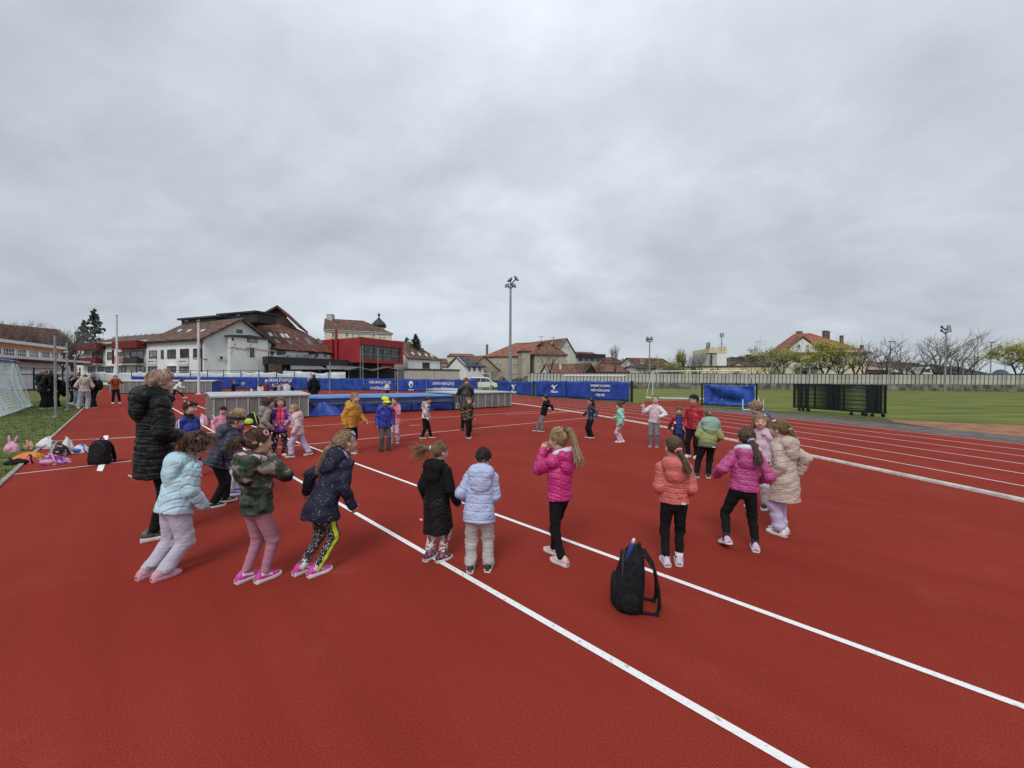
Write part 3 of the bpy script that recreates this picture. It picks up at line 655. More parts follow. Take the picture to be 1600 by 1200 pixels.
mb.rings([[tq+Vector((2.0*math.cos(k*PI/6), 2.0*math.sin(k*PI/6), z)) for k in range(12)] for z in (0, zt0)]); mb.build('drum', w_cream, t)
mb = MB(); zz1 = ZH(592, 496, 140); hh = zz1-zt0
prof_ = [(2.3, 0), (2.6, .12), (2.5, .3), (2.0, .5), (1.2, .7), (.6, .86), (.25, 1.0), (.2, 1.12), (.5, 1.2), (.45, 1.3), (.05, 1.42), (.04, 1.6)]
mb.rings([[tq+Vector((r*math.cos(k*PI/8), r*math.sin(k*PI/8), zt0+z*hh)) for k in range(16)] for r, z in prof_]); mb.build('dome', M('dome_copper', (0.03, 0.03, 0.032), (0.06, 0.06, 0.06), scale=2, rough=0.5), t, smooth=True)
# small brown-roofed house right of the red box
FJ = Fac(637.5, 101, 687, 109)
zj = FJ.uz(640, 558)[1]; zj2 = FJ.uz(637, 535)[1]+.9
t = house('white_shed_house', 'low white house with dark brown hipped roof right of the red box', FJ, 13, zj, zj2, w_white, t_brown, 'ridge', hipf=0.0, hipr=5.5)
FJ.window(t, 660, 566.5, 671, 575, fr=m_frd, mull=(1, 1)); FJ.window(t, 648, 566.5, 652, 575, fr=m_frd, mull=(0, 0)) if False else None
plJ = plane_of(FJ.pt(0, zj), FJ.pt(FJ.w, zj), (FJ.a+FJ.b)/2-FJ.n*6.5+Zv*zj2)
for x in (642, 652.5, 663, 671.5): skylight(t, x, 550+(x-642)*.13, x+2.5, 550+(x-642)*.13, x+6, 554.3+(x-642)*.13, x+3.2, 554.3+(x-642)*.13, plJ)
# beige site container
FK = Fac(637, 60, 718, 64)
zk = FK.uz(676, 577)[1]
t = thing('site_container', 'long beige flat roofed cabin with black roof edge behind the banners', 'cabin', (FK.a+FK.b)/2-FK.n*1.3)
hw = FK.w/2
for k in range(2):
    mb = MB(); FK.panel(mb, k*hw+.03, (k+1)*hw-.03, 0, zk-0.15, -2.6, 0); mb.build('wall_panel', wallm('cabin_beige', (0.46, 0.41, 0.36), .92), t)
mb = MB(); FK.panel(mb, -0.1, FK.w+0.1, zk-0.15, zk+0.05, -2.7, 0.12); mb.build('roof', w_dark, t)
for x in (640, 693, 700): mb = MB(); FK.pblock(mb, x, 575.3, x+5, 577.2, -0.6, 0.1); mb.build('roof_lamp', m_frw, t)
# houses of the middle
FM = Fac(700, 118, 729, 108)
t = house('grey_gabled_house', 'house with rusty brown roof and pale gable left of the slate roof', Fac(687, 118, 730, 106), 11, ZH(715, 577, 110), ZH(715, 556, 112), w_beige, t_mix, 'ridge', hipf=0)
FS = Fac(727, 104, 757, 108)
t = house('slate_roof_house', 'white house with dark slate roof and three small windows behind the white van', FS, 9, FS.uz(740, 571)[1], FS.uz(740, 557)[1], w_white, t_slate, 'ridge', hipf=0, hipr=3)
for x in (731.5, 739.5, 748): FS.window(t, x, 574, x+3, 578.5, fr=m_frd)
FQ = Fac(700, 170, 742, 172)
t = house('far_red_roof', 'distant house showing only its long red roof above the rusty brown roof', FQ, 10, FQ.uz(720, 556)[1], FQ.uz(720, 551.5)[1], w_cream, t_red, 'ridge', hipf=1); chimney(t, FQ.at(695+9, 553, -4), .8)
# long beige apartment row
FR1 = Fac(757, 118, 856, 112); FR2 = Fac(835, 108, 884, 110)
ze1 = FR1.uz(790, 555)[1]; zr1 = FR1.uz(790, 542)[1]+1.8
t = house('orange_roof_row', 'long beige apartment row with orange tiled hip roof behind the tall floodlight', FR1, 13, ze1, zr1, w_beige, t_orange, 'ridge', hipf=8, hipr=0)
for x, y in ((762, 567), (773, 565), (780, 565), (801, 566), (805.5, 566), (811, 566), (773, 580), (800, 580), (806, 580), (812, 580)): FR1.window(t, x, y-2.4, x+2.4, y+2.4)
chimney(t, FR1.at(761, 539, -6.5), .7); chimney(t, FR1.at(800.5, 541.5, -6.5), .6); chimney(t, FR1.at(819.5, 537.5, -6), .7); chimney(t, FR1.at(826, 537, -6), .75)
FT = Fac(815.5, 107, 828, 107.5)
t = house('stair_tower', 'narrow beige stair tower with flat hip roof in front of the apartment row', FT, 5, FT.uz(822, 547.5)[1], FT.uz(822, 543)[1], w_beige, t_mix, 'ridge', hipf=1.2)
FT.window(t, 817.5, 553.5, 820, 559.5, sill=False); FT.window(t, 817.5, 570, 820, 576, sill=False)
ze2 = FR2.uz(860, 552.5)[1]
t = house('mixed_roof_block', 'beige block with mottled red and brown hip roof below the pale gable house', FR2, 13, ze2, FR2.uz(850, 536)[1]+1, w_beige, t_mix, 'ridge', hipf=6, hipr=5)
for x, y in ((842, 567), (851, 567), (838, 580), (843, 580), (849, 580), (868, 567), (875, 580)): FR2.window(t, x, y-2.4, x+2.5, y+2.4)
FU = Fac(869, 121, 899, 126)
zeu = FU.uz(870, 556)[1]; zeu = FU.uz(898, 547)[1]; zru = FU.uz(884, 528)[1]
t = house('pale_gable_house', 'tall pale green gable house with few small windows and red roof', FU, 24, zeu-1.2, zru, w_pale, t_mix, 'gable')
for x0, y0, x1, y1 in ((880.5, 539.5, 883, 544), (886, 539.5, 888.5, 544), (884.5, 552, 887, 557.5), (884, 563, 887, 565)): FU.window(t, x0, y0, x1, y1, sill=False)
mb = MB()
for x, y0, y1 in ((845.5, 525, 533), (864.5, 526, 531)):
    q = P(x, y1+2, 128); mb = MB(); mb.tube([q, Vector((q.x, q.y, ZH(x, y0, 128)))], 0.08, 5); mb.tube([Vector((q.x-.8, q.y, ZH(x, y0+1, 128))), Vector((q.x+.8, q.y, ZH(x, y0+1, 128)))], 0.06, 5); mb.build('roof_aerial', m_gutter, t)
FV = Fac(862, 90, 925, 92)
t = house('long_low_house', 'low white house with long brown red roof and two chimneys behind the wall', FV, 9, FV.uz(880, 581)[1], FV.uz(880, 567)[1], w_white, t_mix, 'ridge')
for x in (866, 880, 891): FV.window(t, x, 584, x+2.6, 588, fr=m_frd)
chimney(t, FV.at(875.5, 569.5, -1.5), .5, 1.8, w_cream)
FW_ = Fac(913, 89, 931, 90)
t = house('dark_gable_barn', 'small barn with a dark boarded gable between two brown roofs', FW_, 9, FW_.uz(922, 581)[1], FW_.uz(922, 566.5)[1], w_dark, t_mix, 'gable')
FX2 = Fac(932, 94, 998, 97)
t = house('broad_brown_roof_house', 'pale house with broad patchy brown roof behind the columnar bare tree', FX2, 12, FX2.uz(960, 580)[1], FX2.uz(960, 567)[1], w_pale, t_mix, 'ridge', hipf=4)
for x in (941, 954, 979): FX2.window(t, x, 583, x+4, 587.5, fr=m_frd)
chimney(t, FX2.at(981.5, 567, -2), .5, 2.2, w_cream)
FY = Fac(898, 150, 940, 156)
t = house('balcony_flats', 'flats with dark balconies under a long red roof behind the dark gable', FY, 12, FY.uz(920, 557)[1], FY.uz(920, 548)[1], w_grey, t_red, 'ridge', hipf=0)
for x in (905, 914, 923, 932): FY.window(t, x, 559, x+4.5, 564, fr=m_frd, sill=False)
mb = MB(); FY.pblock(mb, 900, 553, 943, 559, 0.1, 1.3); mb.build('balcony', w_dark, t)
FZ = Fac(946, 150, 983, 152)
t = house('hip_roof_villa', 'distant villa with brown hip roof and pale dormer above the broad roof', FZ, 14, FZ.uz(965, 567)[1], FZ.uz(965, 556.5)[1], w_grey, t_brown2, 'ridge', hipf=4)
FZ.window(t, 971, 560, 975, 565)
FN = Fac(996, 112, 1052, 116)
t = house('grey_dormer_house', 'grey house with red brown roof and boarded gable right of the low houses', FN, 10, FN.uz(1020, 570)[1], FN.uz(1020, 558)[1], w_grey, t_brown2, 'ridge')
FN.window(t, 1001, 562, 1005, 568)
FG = Fac(994, 93, 1023, 94)
t = house('pale_green_shed', 'low pale green outbuilding behind the wall under bare trees', FG, 6, FG.uz(1008, 574)[1], FG.uz(1008, 571)[1], w_pale, t_slate, 'ridge')
# cream hall, white silo building with mast
FO = Fac(1060, 108, 1203, 98)
t = thing('cream_hall', 'long low cream yellow hall running behind the football goal', 'building', (FO.a+FO.b)/2-FO.n*6)
mass('wall', w_yel, t, [FO.a, FO.b, FO.b-FO.n*12, FO.a-FO.n*12], 0, FO.uz(1130, 573)[1])
mb = MB(); z = FO.uz(1130, 573)[1]; FO.panel(mb, -.2, FO.w+.2, z, z+.25, -12.2, .3); mb.build('roof', t_slate, t)
FO.window(t, 1147, 581, 1155, 587, fr=m_frd); FO.window(t, 1083, 580, 1089, 586, fr=m_frd)
FP = Fac(1104, 150, 1135, 150)
zp = FP.uz(1120, 545)[1]
t = thing('white_mill_block', 'white industrial block with cream parapet and roof mast behind the hall', 'building', (FP.a+FP.b)/2-FP.n*6)
mass('wall', w_white, t, [FP.a+FP.d*4, FP.b, FP.b-FP.n*12, FP.a-FP.n*12+FP.d*4], 0, zp-1.6)
mb = MB(); FP.panel(mb, 0, FP.w+.1, zp-1.6, zp, -12, .1)
for k in range(4): FP.panel(mb, k*2.2, k*2.2+1.0, zp, zp+.7, -1, .1)
mb.build('parapet', w_yel, t)
mb = MB(); FP.panel(mb, 0, 4, 0, zp-1.61, -12, -.5); mb.build('wing', w_grey, t)
mb = MB(); FP.pblock(mb, 1110, 553, 1113, 571, 0, .05); mb.build('pipe_stack', m_frd, t)
FP.window(t, 1125, 547, 1127, 549, sill=False); FP.window(t, 1130, 547, 1132, 549, sill=False)
def mast(root, px, ytop, ybase, Y, drum):
    q = P(px, ybase, Y); zt_ = ZH(px, ytop, Y); mb = MB(); mb.tube([q, Vector((q.x, q.y, zt_))], .18, 6); mb.build('mast', m_steel, root)
    mb = MB()
    for k in range(6):
        a = k*PI/3; mb.box((q.x+.55*math.cos(a), q.y+.55*math.sin(a), zt_-drum*.5), (.3, .3, drum), a)
    mb.build('antenna', m_steel, root)
    mb = MB()
    for s_ in (-1, 1): mb.tube([Vector((q.x, q.y, q.z+(zt_-q.z)*.45)), Vector((q.x+s_*1.6, q.y, q.z))], .05, 4)
    mb.build('stay', m_steel, root)
mast(t, 1127.5, 520.5, 544, 149, 1.6); mast(t, 1106.5, 535, 546, 149, 2.0)
FQ2 = Fac(1136, 160, 1172, 165)
t = house('brick_roof_sheds', 'long dull red shed roofs between the white block and the budding tree', FQ2, 12, FQ2.uz(1150, 570)[1], FQ2.uz(1150, 563)[1], w_brick, t_brown2, 'ridge')
# villa with red roof
FVv = Fac(1226, 97, 1352, 92)
zv = FVv.uz(1240, 549)[1]; zvr = ZH(1270, 521, 102.5)
t = house('red_roof_villa', 'large cream villa with red mansard roof and front gable behind the wall', FVv, 15, zv, zvr, w_cream, t_orange, 'ridge', hipf=4.5, hipr=8.5, over=0.8)
um = FVv.uz(1254, 540)[0]; wg = 2.55
zg0, zg1, zg2 = FVv.uz(1254, 547)[1], FVv.uz(1254, 541)[1], FVv.uz(1254, 527)[1]
poly_prism('front_gable', w_white, t, [FVv.pt(um-wg, zg0-1, .15), FVv.pt(um+wg, zg0-1, .15), FVv.pt(um+wg, zg1, .15), FVv.pt(um+1.1, zg2-1.15, .15), FVv.pt(um, zg2-.2, .15), FVv.pt(um-1.1, zg2-1.15, .15), FVv.pt(um-wg, zg1, .15)], -FVv.n*6)
a, b, c_ = FVv.pt(um-wg-.3, zg1-.1, .5), FVv.pt(um, zg2+.25, .5), FVv.pt(um+wg+.3, zg1-.1, .5); bk = -FVv.n*6.5
roofp('gable_roof', t, t_red, [[a, b, b+bk, a+bk], [b, c_, c_+bk, b+bk]], .15)
class FV2(Fac):
    def __init__(s): s.a = FVv.a+FVv.n*.15; s.b = FVv.b+FVv.n*.15; s.d = FVv.d; s.n = FVv.n; s.w = FVv.w
Fg = FV2()
for x in (1245.5, 1259): Fg.window(t, x, 538, x+5, 545, mull=(1, 1))
Fg.window(t, 1253, 532.5, 1255, 536, mull=(0, 0), sill=False)
for x0, x1, y0, y1 in ((1243.5, 1251, 559.5, 568.5), (1259, 1267, 559, 567), (1283, 1290, 559, 568), (1309, 1317, 559, 568), (1267, 1271, 580, 586), (1282, 1288, 579, 585), (1308, 1317, 579.5, 586)): FVv.window(t, x0, y0, x1, y1, mull=(1, 1))
mb = MB(); FVv.pblock(mb, 1250, 579.5, 1260, 587, 0, .25); mb.build('door', m_frd, t)
mb = MB(); FVv.pblock(mb, 1240, 569.5, 1281, 574.5, .01, 1.8); mb.build('balcony', w_grey, t)
for x in (1241, 1252, 1265, 1279): mb = MB(); q = FVv.at(x, 580, 1.6); mb.tube([Vector((q.x, q.y, 0)), Vector((q.x, q.y, FVv.uz(1255, 574.6)[1]))], .12, 6); mb.build('balcony_post', w_grey, t)
mb = MB(); FVv.panel(mb, -.05, FVv.w+.05, zv-.6, zv-.05, .01, .3); mb.build('cornice', w_white, t)
for x, y, w_ in ((1249, 518.5, 1.0), (1289, 517.5, .8), (1294, 518.5, .55), (1315, 525, .6), (1346.5, 540, .55)): chimney(t, FVv.at(x, y, -8), w_)
# lower right: brown hall, dark diner with sign letters, white van, far sheds
F = Fac(1350, 118, 1392, 122)
t = house('brown_clay_hall', 'low brick hall with pale roof edge right of the red roof villa', F, 14, F.uz(1370, 577)[1], F.uz(1370, 570)[1], w_brick, wallm('roof_pale', (.34, .27, .20)), 'ridge')
F = Fac(1391, 112, 1424, 112); z = F.uz(1408, 582)[1]
t = thing('diner', 'low dark green diner with white roof letters behind the concrete wall', 'building', (F.a+F.b)/2-F.n*5)
mass('wall', wallm('diner_green', (.030, .045, .040)), t, [F.a, F.b, F.b-F.n*10, F.a-F.n*10], 0, z)
lettering('roof_lettering', "McDonald's", m_frw, t, F.pt(F.w/2, z+.05, .1), F.d, Zv, 1.05, bold=.02, depth=.06)
F = Fac(1500, 125, 1546, 130)
t = house('dark_red_sheds', 'low dark red sheds far behind the wall right of the bare trees', F, 10, F.uz(1520, 584)[1], F.uz(1520, 581)[1], wallm('shed_red', (.13, .03, .03)), t_slate, 'ridge')
F = Fac(1545, 230, 1600, 235)
t = thing('blue_dome_hall', 'distant dark blue domed hall far right on the horizon', 'building', (F.a+F.b)/2)
mb = MB(); q = P(1563, 590, 232); mb.ell((q.x, q.y, 0), (5, 5, ZH(1563, 577, 232)), 16, 12); mb.build('dome', wallm('dome_blue', (.08, .10, .13)), t, smooth=True)
mb = MB(); F.panel(mb, 0, F.w, 0, F.uz(1570, 584)[1], -8, 0); mb.build('hall', wallm('hall_grey', (.16, .18, .20)), t)

# more small houses along the skyline
for (x0, x1, Y, ye, yr, wm, rm, hf, lab) in ((1022, 1052, 140, 571, 563, w_cream, t_brown2, 2, 'cream house with brown hip roof behind the green bushes at the goal'), (984, 1000, 165, 572, 565, w_white, t_mix, 0, 'tiny white house between the broad roof and the grey dormer house'),
    (926, 950, 180, 560, 553, w_beige, t_brown2, 2, 'far beige house with brown roof peeking between the flats and the villa dormer'), (672, 700, 190, 566, 560, w_grey, t_brown, 0, 'far grey house behind the white shed house roof'), (1172, 1204, 130, 574, 566, w_cream, t_brown2, 0, 'low brown roofed house left of the red roof villa'), (1352, 1386, 170, 572, 564, w_white, t_mix, 2, 'far white house behind the brown clay hall'), (1404, 1440, 190, 576, 571, w_grey, t_brown, 0, 'far grey roofed house behind the low bare tree')):
    F = Fac(x0, Y, x1, Y+3); t = house('small_house', lab, F, 9, F.uz((x0+x1)/2, ye)[1], ZH((x0+x1)/2, yr, Y+6), wm, rm, 'ridge', hipf=hf, group='small houses along the skyline')
    for k in (.25, .6): xx = x0+(x1-x0)*k; F.window(t, xx, ye+2, xx+2.5, ye+5.5, sill=False)
# ------------------------------------------------------------------ site furniture
m_blue = M('banner_blue', (0.012, 0.042, 0.235), (0.028, 0.085, 0.40), scale=1.4, rough=0.45, detail=6, bump=0.25, bscale=5)
m_bluet = M('tarp_blue', (0.012, 0.045, 0.26), (0.035, 0.11, 0.46), scale=2.2, rough=0.4, detail=6, bump=0.3, bscale=9)
m_white = M('print_white', (0.72, 0.73, 0.76), (0.80, 0.80, 0.82), scale=6, rough=0.6)
m_post = M('post_green', (0.006, 0.013, 0.012), (0.012, 0.024, 0.021), scale=5, rough=0.5)
m_pole = M('pole_grey', (0.20, 0.21, 0.22), (0.33, 0.34, 0.35), scale=5, rough=0.45, metal=0.3); m_polew = M('pole_white', (0.55, 0.56, 0.57), (0.68, 0.68, 0.68), scale=5, rough=0.5)
m_poleg = M('pole_dull_white', (0.38, 0.39, 0.39), (0.50, 0.51, 0.50), scale=5, rough=0.6)
m_black = M('black_plastic', (0.012, 0.012, 0.013), (0.022, 0.022, 0.023), scale=9, rough=0.5)
# concrete slab wall, right
m_slab = M('concrete_slab', (0.36, 0.35, 0.30), (0.52, 0.51, 0.46), scale=1.3, rough=0.9, detail=8); m_slab2 = M('concrete_slab_stained', (0.26, 0.25, 0.21), (0.44, 0.43, 0.38), scale=1.1, rough=0.9, detail=8)
m_plinth = M('concrete_plinth', (0.075, 0.070, 0.058), (0.26, 0.25, 0.21), scale=0.9, rough=0.95, detail=9, lo=.4, hi=.7); m_gap = M('wall_post_dark', (0.035, 0.033, 0.028), (0.08, 0.075, 0.065), scale=2, rough=0.95)
WF = Fac(824, 78, 1900, 62.5)
root = thing('concrete_wall', 'long concrete slab wall with dark mossy plinth along the far side of the pitch', 'wall', WF.a)
zt, zb = WF.uz(1500, 585.5)[1], WF.uz(1500, 601)[1]
mb = MB(); WF.panel(mb, 0, WF.w, 0, zb-.003, -.30, -.02); mb.build('plinth', m_plinth, root)
mb = MB(); WF.panel(mb, 0, WF.w, zb, zt, -.28, -.16); mb.build('backing', m_gap, root)
mb = MB(); WF.panel(mb, 0, WF.w, zt, zt+.07, -.32, .0); mb.build('coping', m_gap, root)
npan = 170; pw = WF.w/npan; me_ = None; rr = random.Random(2); pm_ = []
for v in range(4):
    mb = MB(); mb.bevbox((0, 0, 0), (pw*.80, .10, zt-zb-.02), .015, math.atan2(WF.d.y, WF.d.x)); o = mb.build('panel', m_slab if v else m_slab2, root, rel=False); pm_.append(o)
for k in range(npan):
    q = WF.pt((k+.5)*pw, (zt+zb)/2+.004, -.09+rr.uniform(-.012, .012))-root.location
    o = pm_[k] if k < 4 else pm_[rr.randrange(4)].copy()
    if k >= 4: C.collection.objects.link(o); o.parent = root
    o.location = q
mb = MB()
for x0, x1 in ((824, 976),): WF.pblock(mb, 880, 585.6, 977, 587.4, -.1, .1)
mb.build('white_rail', m_frw, root)
# blue banner fences
def wrinkled(name, F, u0, u1, z0, z1, root, seed, amp=.05, nx=26, nz=9, mat=None, sag=0.0):
    rr = random.Random(seed); ph = [(rr.uniform(.6, 2.6), rr.uniform(-2.6, 2.6), rr.uniform(0, 6), rr.uniform(.25, 1)) for _ in range(7)]
    tops = [[], []]; h = z1-z0
    for side, off in ((0, 0.0), (1, -.02)):
        for j in range(nz+1):
            for i in range(nx+1):
                a, b = i/nx, j/nz; u = u0+(u1-u0)*a; z = z0+h*b
                w = sum(c*math.sin((p*u+q*z)*1.7+r) for p, q, r, c in ph)/2.6
                w = abs(w)**.7*(1 if w > 0 else -1)
                env = min(1, 6*min(a, 1-a)+.15)*min(1, 5*min(b, 1-b)+.25)
                z += (0.03*math.sin(u*2.3+seed)-sag*math.sin(PI*a))*(b if j else .4)
                tops[side].append(F.pt(u, z, amp*w*env+off))
    w = nx+1; n = w*(nz+1); fs = []
    for j in range(nz):
        for i in range(nx): q = j*w+i; fs.append((q, q+1, q+w+1, q+w))
    fs2 = fs+[(n+d, n+c, n+b, n+a) for a, b, c, d in fs]
    for i in range(nx): fs2 += [(i, i+n, i+1+n, i+1), (nz*w+i, nz*w+i+1, nz*w+i+1+n, nz*w+i+n)]
    for j in range(nz): fs2 += [(j*w, (j+1)*w, (j+1)*w+n, j*w+n), (j*w+nx, j*w+nx+n, (j+1)*w+nx+n, (j+1)*w+nx)]
    mb = MB(); mb.add(tops[0]+tops[1], fs2); o = mb.build(name, mat or m_blue, root, smooth=True); return o
def runbird(F, root, u, z, s):
    """the winged running mark and its lettering, printed white"""
    P2 = [(-1.0, .10), (-.45, .42), (-.30, .40), (-.36, .20), (-.05, .13), (.35, .26), (1.05, .58), (.62, .24), (.18, -.04), (.10, -.50), (-.30, -.50), (-.34, -.16), (-.60, .02)]
    mb = MB(); v = [F.pt(u+a*s, z+b*s, .075) for a, b in P2]+[F.pt(u+a*s, z+b*s, .055) for a, b in P2]; n = len(P2)
    mb.add(v, [tuple(range(n))[::-1], tuple(range(n, 2*n))]+[(k, (k+1) % n, (k+1) % n+n, k+n) for k in range(n)]); mb.build('emblem', m_white, root)
    lettering('lettering', 'Mizuno', m_white, root, F.pt(u-.05*s, z-s*1.12, .062), F.d, Zv, s*.66, shear=.35, bold=.03)
def text_lines(F, root, u, z, lines, size, sq=.72, gap=1.15):
    for k, l in enumerate(lines): lettering('lettering', l, m_white, root, F.pt(u, z-k*size*gap, .062), F.d, Zv, size, shear=.25, bold=.012, squeeze=sq)
def post(F, root, u, h, w=.08, mat=None, out=-.06):
    mb = MB(); q = F.pt(u, 0, out); mb.box(q+Zv*(h/2), (w, w, h), math.atan2(F.d.y, F.d.x)); mb.build('post', mat or m_post, root)
FB1 = Fac(205, 57.2, 482, 54.5); FB2 = Fac(482, 54.5, 690, 48); FB2b = Fac(690, 48, 746, 46)
def banner(F, x0, x1, y0, y1, label, seed, lines=None, tx=None, bird=None, crest=None, ts=None, h0=None, post_root=None, amp=.05):
    u0, z1 = F.uz(x0, y0); u1, _ = F.uz(x1, y0); _, z0 = F.uz((x0+x1)/2, y1); xm = (x0+x1)/2; z1 = F.uz(xm, y0)[1]
    t = thing('banner', label, 'banner', F.pt((u0+u1)/2, 0), 'blue club banners along the track')
    t.location.z = 0
    wrinkled('cloth', F, u0+.04, u1-.04, max(z0, .04), z1, t, seed, amp)
    if lines: text_lines(F, t, F.uz(tx or xm, 600)[0], F.uz(tx or xm, lines[1])[1], lines[0], lines[2], *(lines[3:]))
    if bird: u, z = F.uz(bird[0], bird[1]); runbird(F, t, u, z, bird[2])
    if crest:
        u, z = F.uz(*crest); mb = MB()
        mb.rings([[F.pt(u+.34*math.cos(a)*(1 if math.sin(a) > 0 else .85), z+.45*math.sin(a), o) for a in (2*PI*k/14 for k in range(14))] for o in (.055, .075)]); mb.build('crest', m_white, t)
        mb = MB(); mb.rings([[F.pt(u+.04+.15*math.cos(a), z-.12+.24*math.sin(a), o) for a in (2*PI*k/8 for k in range(8))] for o in (.078, .09)]); mb.build('crest_mark', m_blue, t)
        mb = MB(); F.panel(mb, u-.42, u+.42, z-.75, z-.66, .055, .07); mb.build('crest_scroll', m_white, t)
    return t
fr = thing('banner_fence', 'dark posts and rails of the mesh fence carrying the blue banners along the bend', 'fence', FB2.a)
for F, xs in ((FB1, (205, 232, 260, 270, 297, 324, 348.5, 376, 404, 432, 460)), (FB2, (482, 517, 543, 569, 618.5, 667)), (FB2b, (690, 718, 745.5))):
    for x in xs: post(F, fr, F.uz(x, 600)[0], F.uz(x, 578 if x < 470 else 591.2)[1], .07)
for F, y in ((FB1, 579), (FB1, 589)):
    mb = MB(); z = F.uz(340, y)[1]; F.panel(mb, 0, F.w, z-.03, z+.03, -.1, -.05); mb.build('rail', m_post, fr)
ban = [(FB1, 205, 270, 588, 607, 'low blue banner strip behind the far grey mat cover', None, {}),
       (FB1, 271, 324, 588.5, 608, 'plain blue banner right of the white flagpole behind the far mat cover', None, {}),
       (FB1, 324.5, 403, 589, 608.5, 'plain blue banner behind the person holding up the football', None, {}),
       (FB1, 404, 481, 589.8, 609, 'blue banner with white text half hidden behind the seated group', None, dict(lines=(["DRAVA ŠTORKLJE", "NAŠ PONOS"], 596.5, .62), tx=438)),
       (FB2, 483, 517, 590.5, 609, 'narrow plain blue banner beside the standing man in black', None, {}),
       (FB2, 517.5, 568.5, 591, 610, 'plain blue banner behind the boy in the yellow jacket', None, {}),
       (FB2, 569.5, 618, 591.5, 610.5, 'blue banner with two white slogan lines above the high jump mat', None, dict(lines=(["NAŠA DRAVA JE PONOS,", "TI SI VEČNA LJUBEZEN"], 599.3, .50, .62, 1.55), tx=594)),
       (FB2, 619, 666.5, 592.3, 612, 'blue banner with a small white crest in its middle', None, dict(crest=(642.5, 600.5))),
       (FB2b, 667.5, 718, 592.6, 613, 'blue banner with white slogan above the right mat cover', None, dict(lines=(["DRAVA NAJBOLJŠA JE,", "TI SI NAŠE ŽIVLJENJE"], 601.3, .50, .62, 1.45), tx=693)),
       (FB2b, 718.5, 745.5, 593.2, 613, 'narrow blue banner end piece behind the woman with auburn hair', None, {})]
for k, (F, x0, x1, y0, y1, lab, _, kw) in enumerate(ban):
    if F is FB2b and x0 < 690: F = FB2
    banner(F, x0, x1, y0, y1, lab, 20+k, amp=.035, **kw)
FB3 = Fac(776, 45.5, 836, 37.6); FB4 = Fac(836, 37.6, 986, 28.7)
fr2 = thing('banner_fence', 'dark green posts of the fence stretch with the winged emblem banners', 'fence', FB4.a)
for F, xs in ((FB3, (777, 806)), (FB4, (833, 883.5, 934, 986))):
    for x in xs: post(F, fr2, F.uz(x, 600)[0], F.uz(x, 596)[1]+.05, .14 if x in (833, 986) else .07, out=-.09)
banner(FB3, 777, 832, 596, 619, 'creased blue banner with a white winged emblem left of the dark post', 41, bird=(803.5, 604, .62), amp=.09)
banner(FB4, 836, 884, 595.3, 621, 'blue banner with a white winged emblem right of the dark post', 42, bird=(867, 604.5, .48), amp=.05)
banner(FB4, 884.2, 984, 596, 624.5, 'long blue banner with three white lines of cheering text', 43, lines=(["NAVIJAMO ZA DRAVO,", "NAŠO VEČNO SLAVO", "HOJA HEJ!"], 604.6, .27, .74, 1.36), tx=938.5, amp=.06)
FB5 = Fac(1096, 25.6, 1182, 23.2)
fr3 = thing('sheet_stand', 'short dark green frame beside the pitch holding a sagging blue sheet', 'frame', FB5.a)
for x in (1096.5, 1182): post(FB5, fr3, FB5.uz(x, 600)[0], FB5.uz(x, 599)[1], .085)
mb = MB(); z = FB5.uz(1140, 599.5)[1]; FB5.panel(mb, 0, FB5.w, z-.06, z, -.1, -.03); mb.build('rail', m_post, fr3)
mb = MB(); z = FB5.uz(1140, 636)[1]; FB5.panel(mb, 0, FB5.w, .02, .10, -.1, -.03); mb.build('rail', m_post, fr3)
t = thing('banner', 'sagging blue sheet with faded white print between two green posts', 'banner', FB5.pt(FB5.w/2, 0), 'blue club banners along the track')
u0, u1 = FB5.uz(1100, 600)[0], FB5.uz(1179, 600)[0]
wrinkled('cloth', FB5, u0, u1, FB5.uz(1140, 634)[1], FB5.uz(1140, 600.5)[1], t, 55, .24, nx=40, nz=18, mat=m_bluet, sag=.10)
mb = MB(); rr = random.Random(5)
for k in range(16):
    u = u0+.1+rr.random()*1.1; z = FB5.uz(1140, 631)[1]+rr.random()*.35; mb.box(FB5.pt(u, z, .16), (.02, .012, .10), M_=Matrix.Rotation(math.atan2(FB5.d.y, FB5.d.x), 3, 'Z') @ Matrix.Rotation(rr.uniform(-1, 1), 3, 'Y'))
mb.build('faded_print', M('print_faded', (.16, .25, .52), (.3, .38, .6), scale=5, rough=.6), t)
# white sheets hung on the fence behind the banners
m_sheet = M('white_sheet', (0.50, 0.53, 0.54), (0.68, 0.70, 0.70), scale=1.2, rough=0.7, detail=5)
FSH = Fac(125, 60.5, 545, 58)
t = thing('sheet_screen', 'white sheets sagging on the mesh fence above the blue banners at left', 'screen', FSH.a)
for k, x in enumerate((137, 163, 190, 216, 243, 270, 297, 324, 351, 378, 405, 432, 459, 486, 513)):
    wrinkled('sheet', FSH, FSH.uz(x, 590)[0]+.05, FSH.uz(x+27, 590)[0]-.05, FSH.uz(x, 597)[1], FSH.uz(x, 580.5+(k % 3)*.8)[1], t, 70+k, .06, nx=14, nz=5, mat=m_sheet, sag=.25 if k % 2 else .1)
# paler board fence far left
FL_ = Fac(-30, 39.5, 126, 54)
t = thing('pale_board_fence', 'pale horizontal board fence with dark rails behind the goal at far left', 'fence', FL_.a)
for k in range(5):
    mb = MB(); z0 = .25+k*.42; FL_.panel(mb, 0, FL_.w, z0, z0+.39, -.05, 0); mb.build('board', m_sheet, t)
for x in (18, 52, 97, 124): post(FL_, t, FL_.uz(x, 590)[0], FL_.uz(x, 574)[1], .1, m_post, .06)
for y in (575.5, 585): mb = MB(); z = FL_.uz(60, y)[1]; FL_.panel(mb, 0, FL_.w, z-.03, z+.03, .01, .06); mb.build('rail', m_post, t)
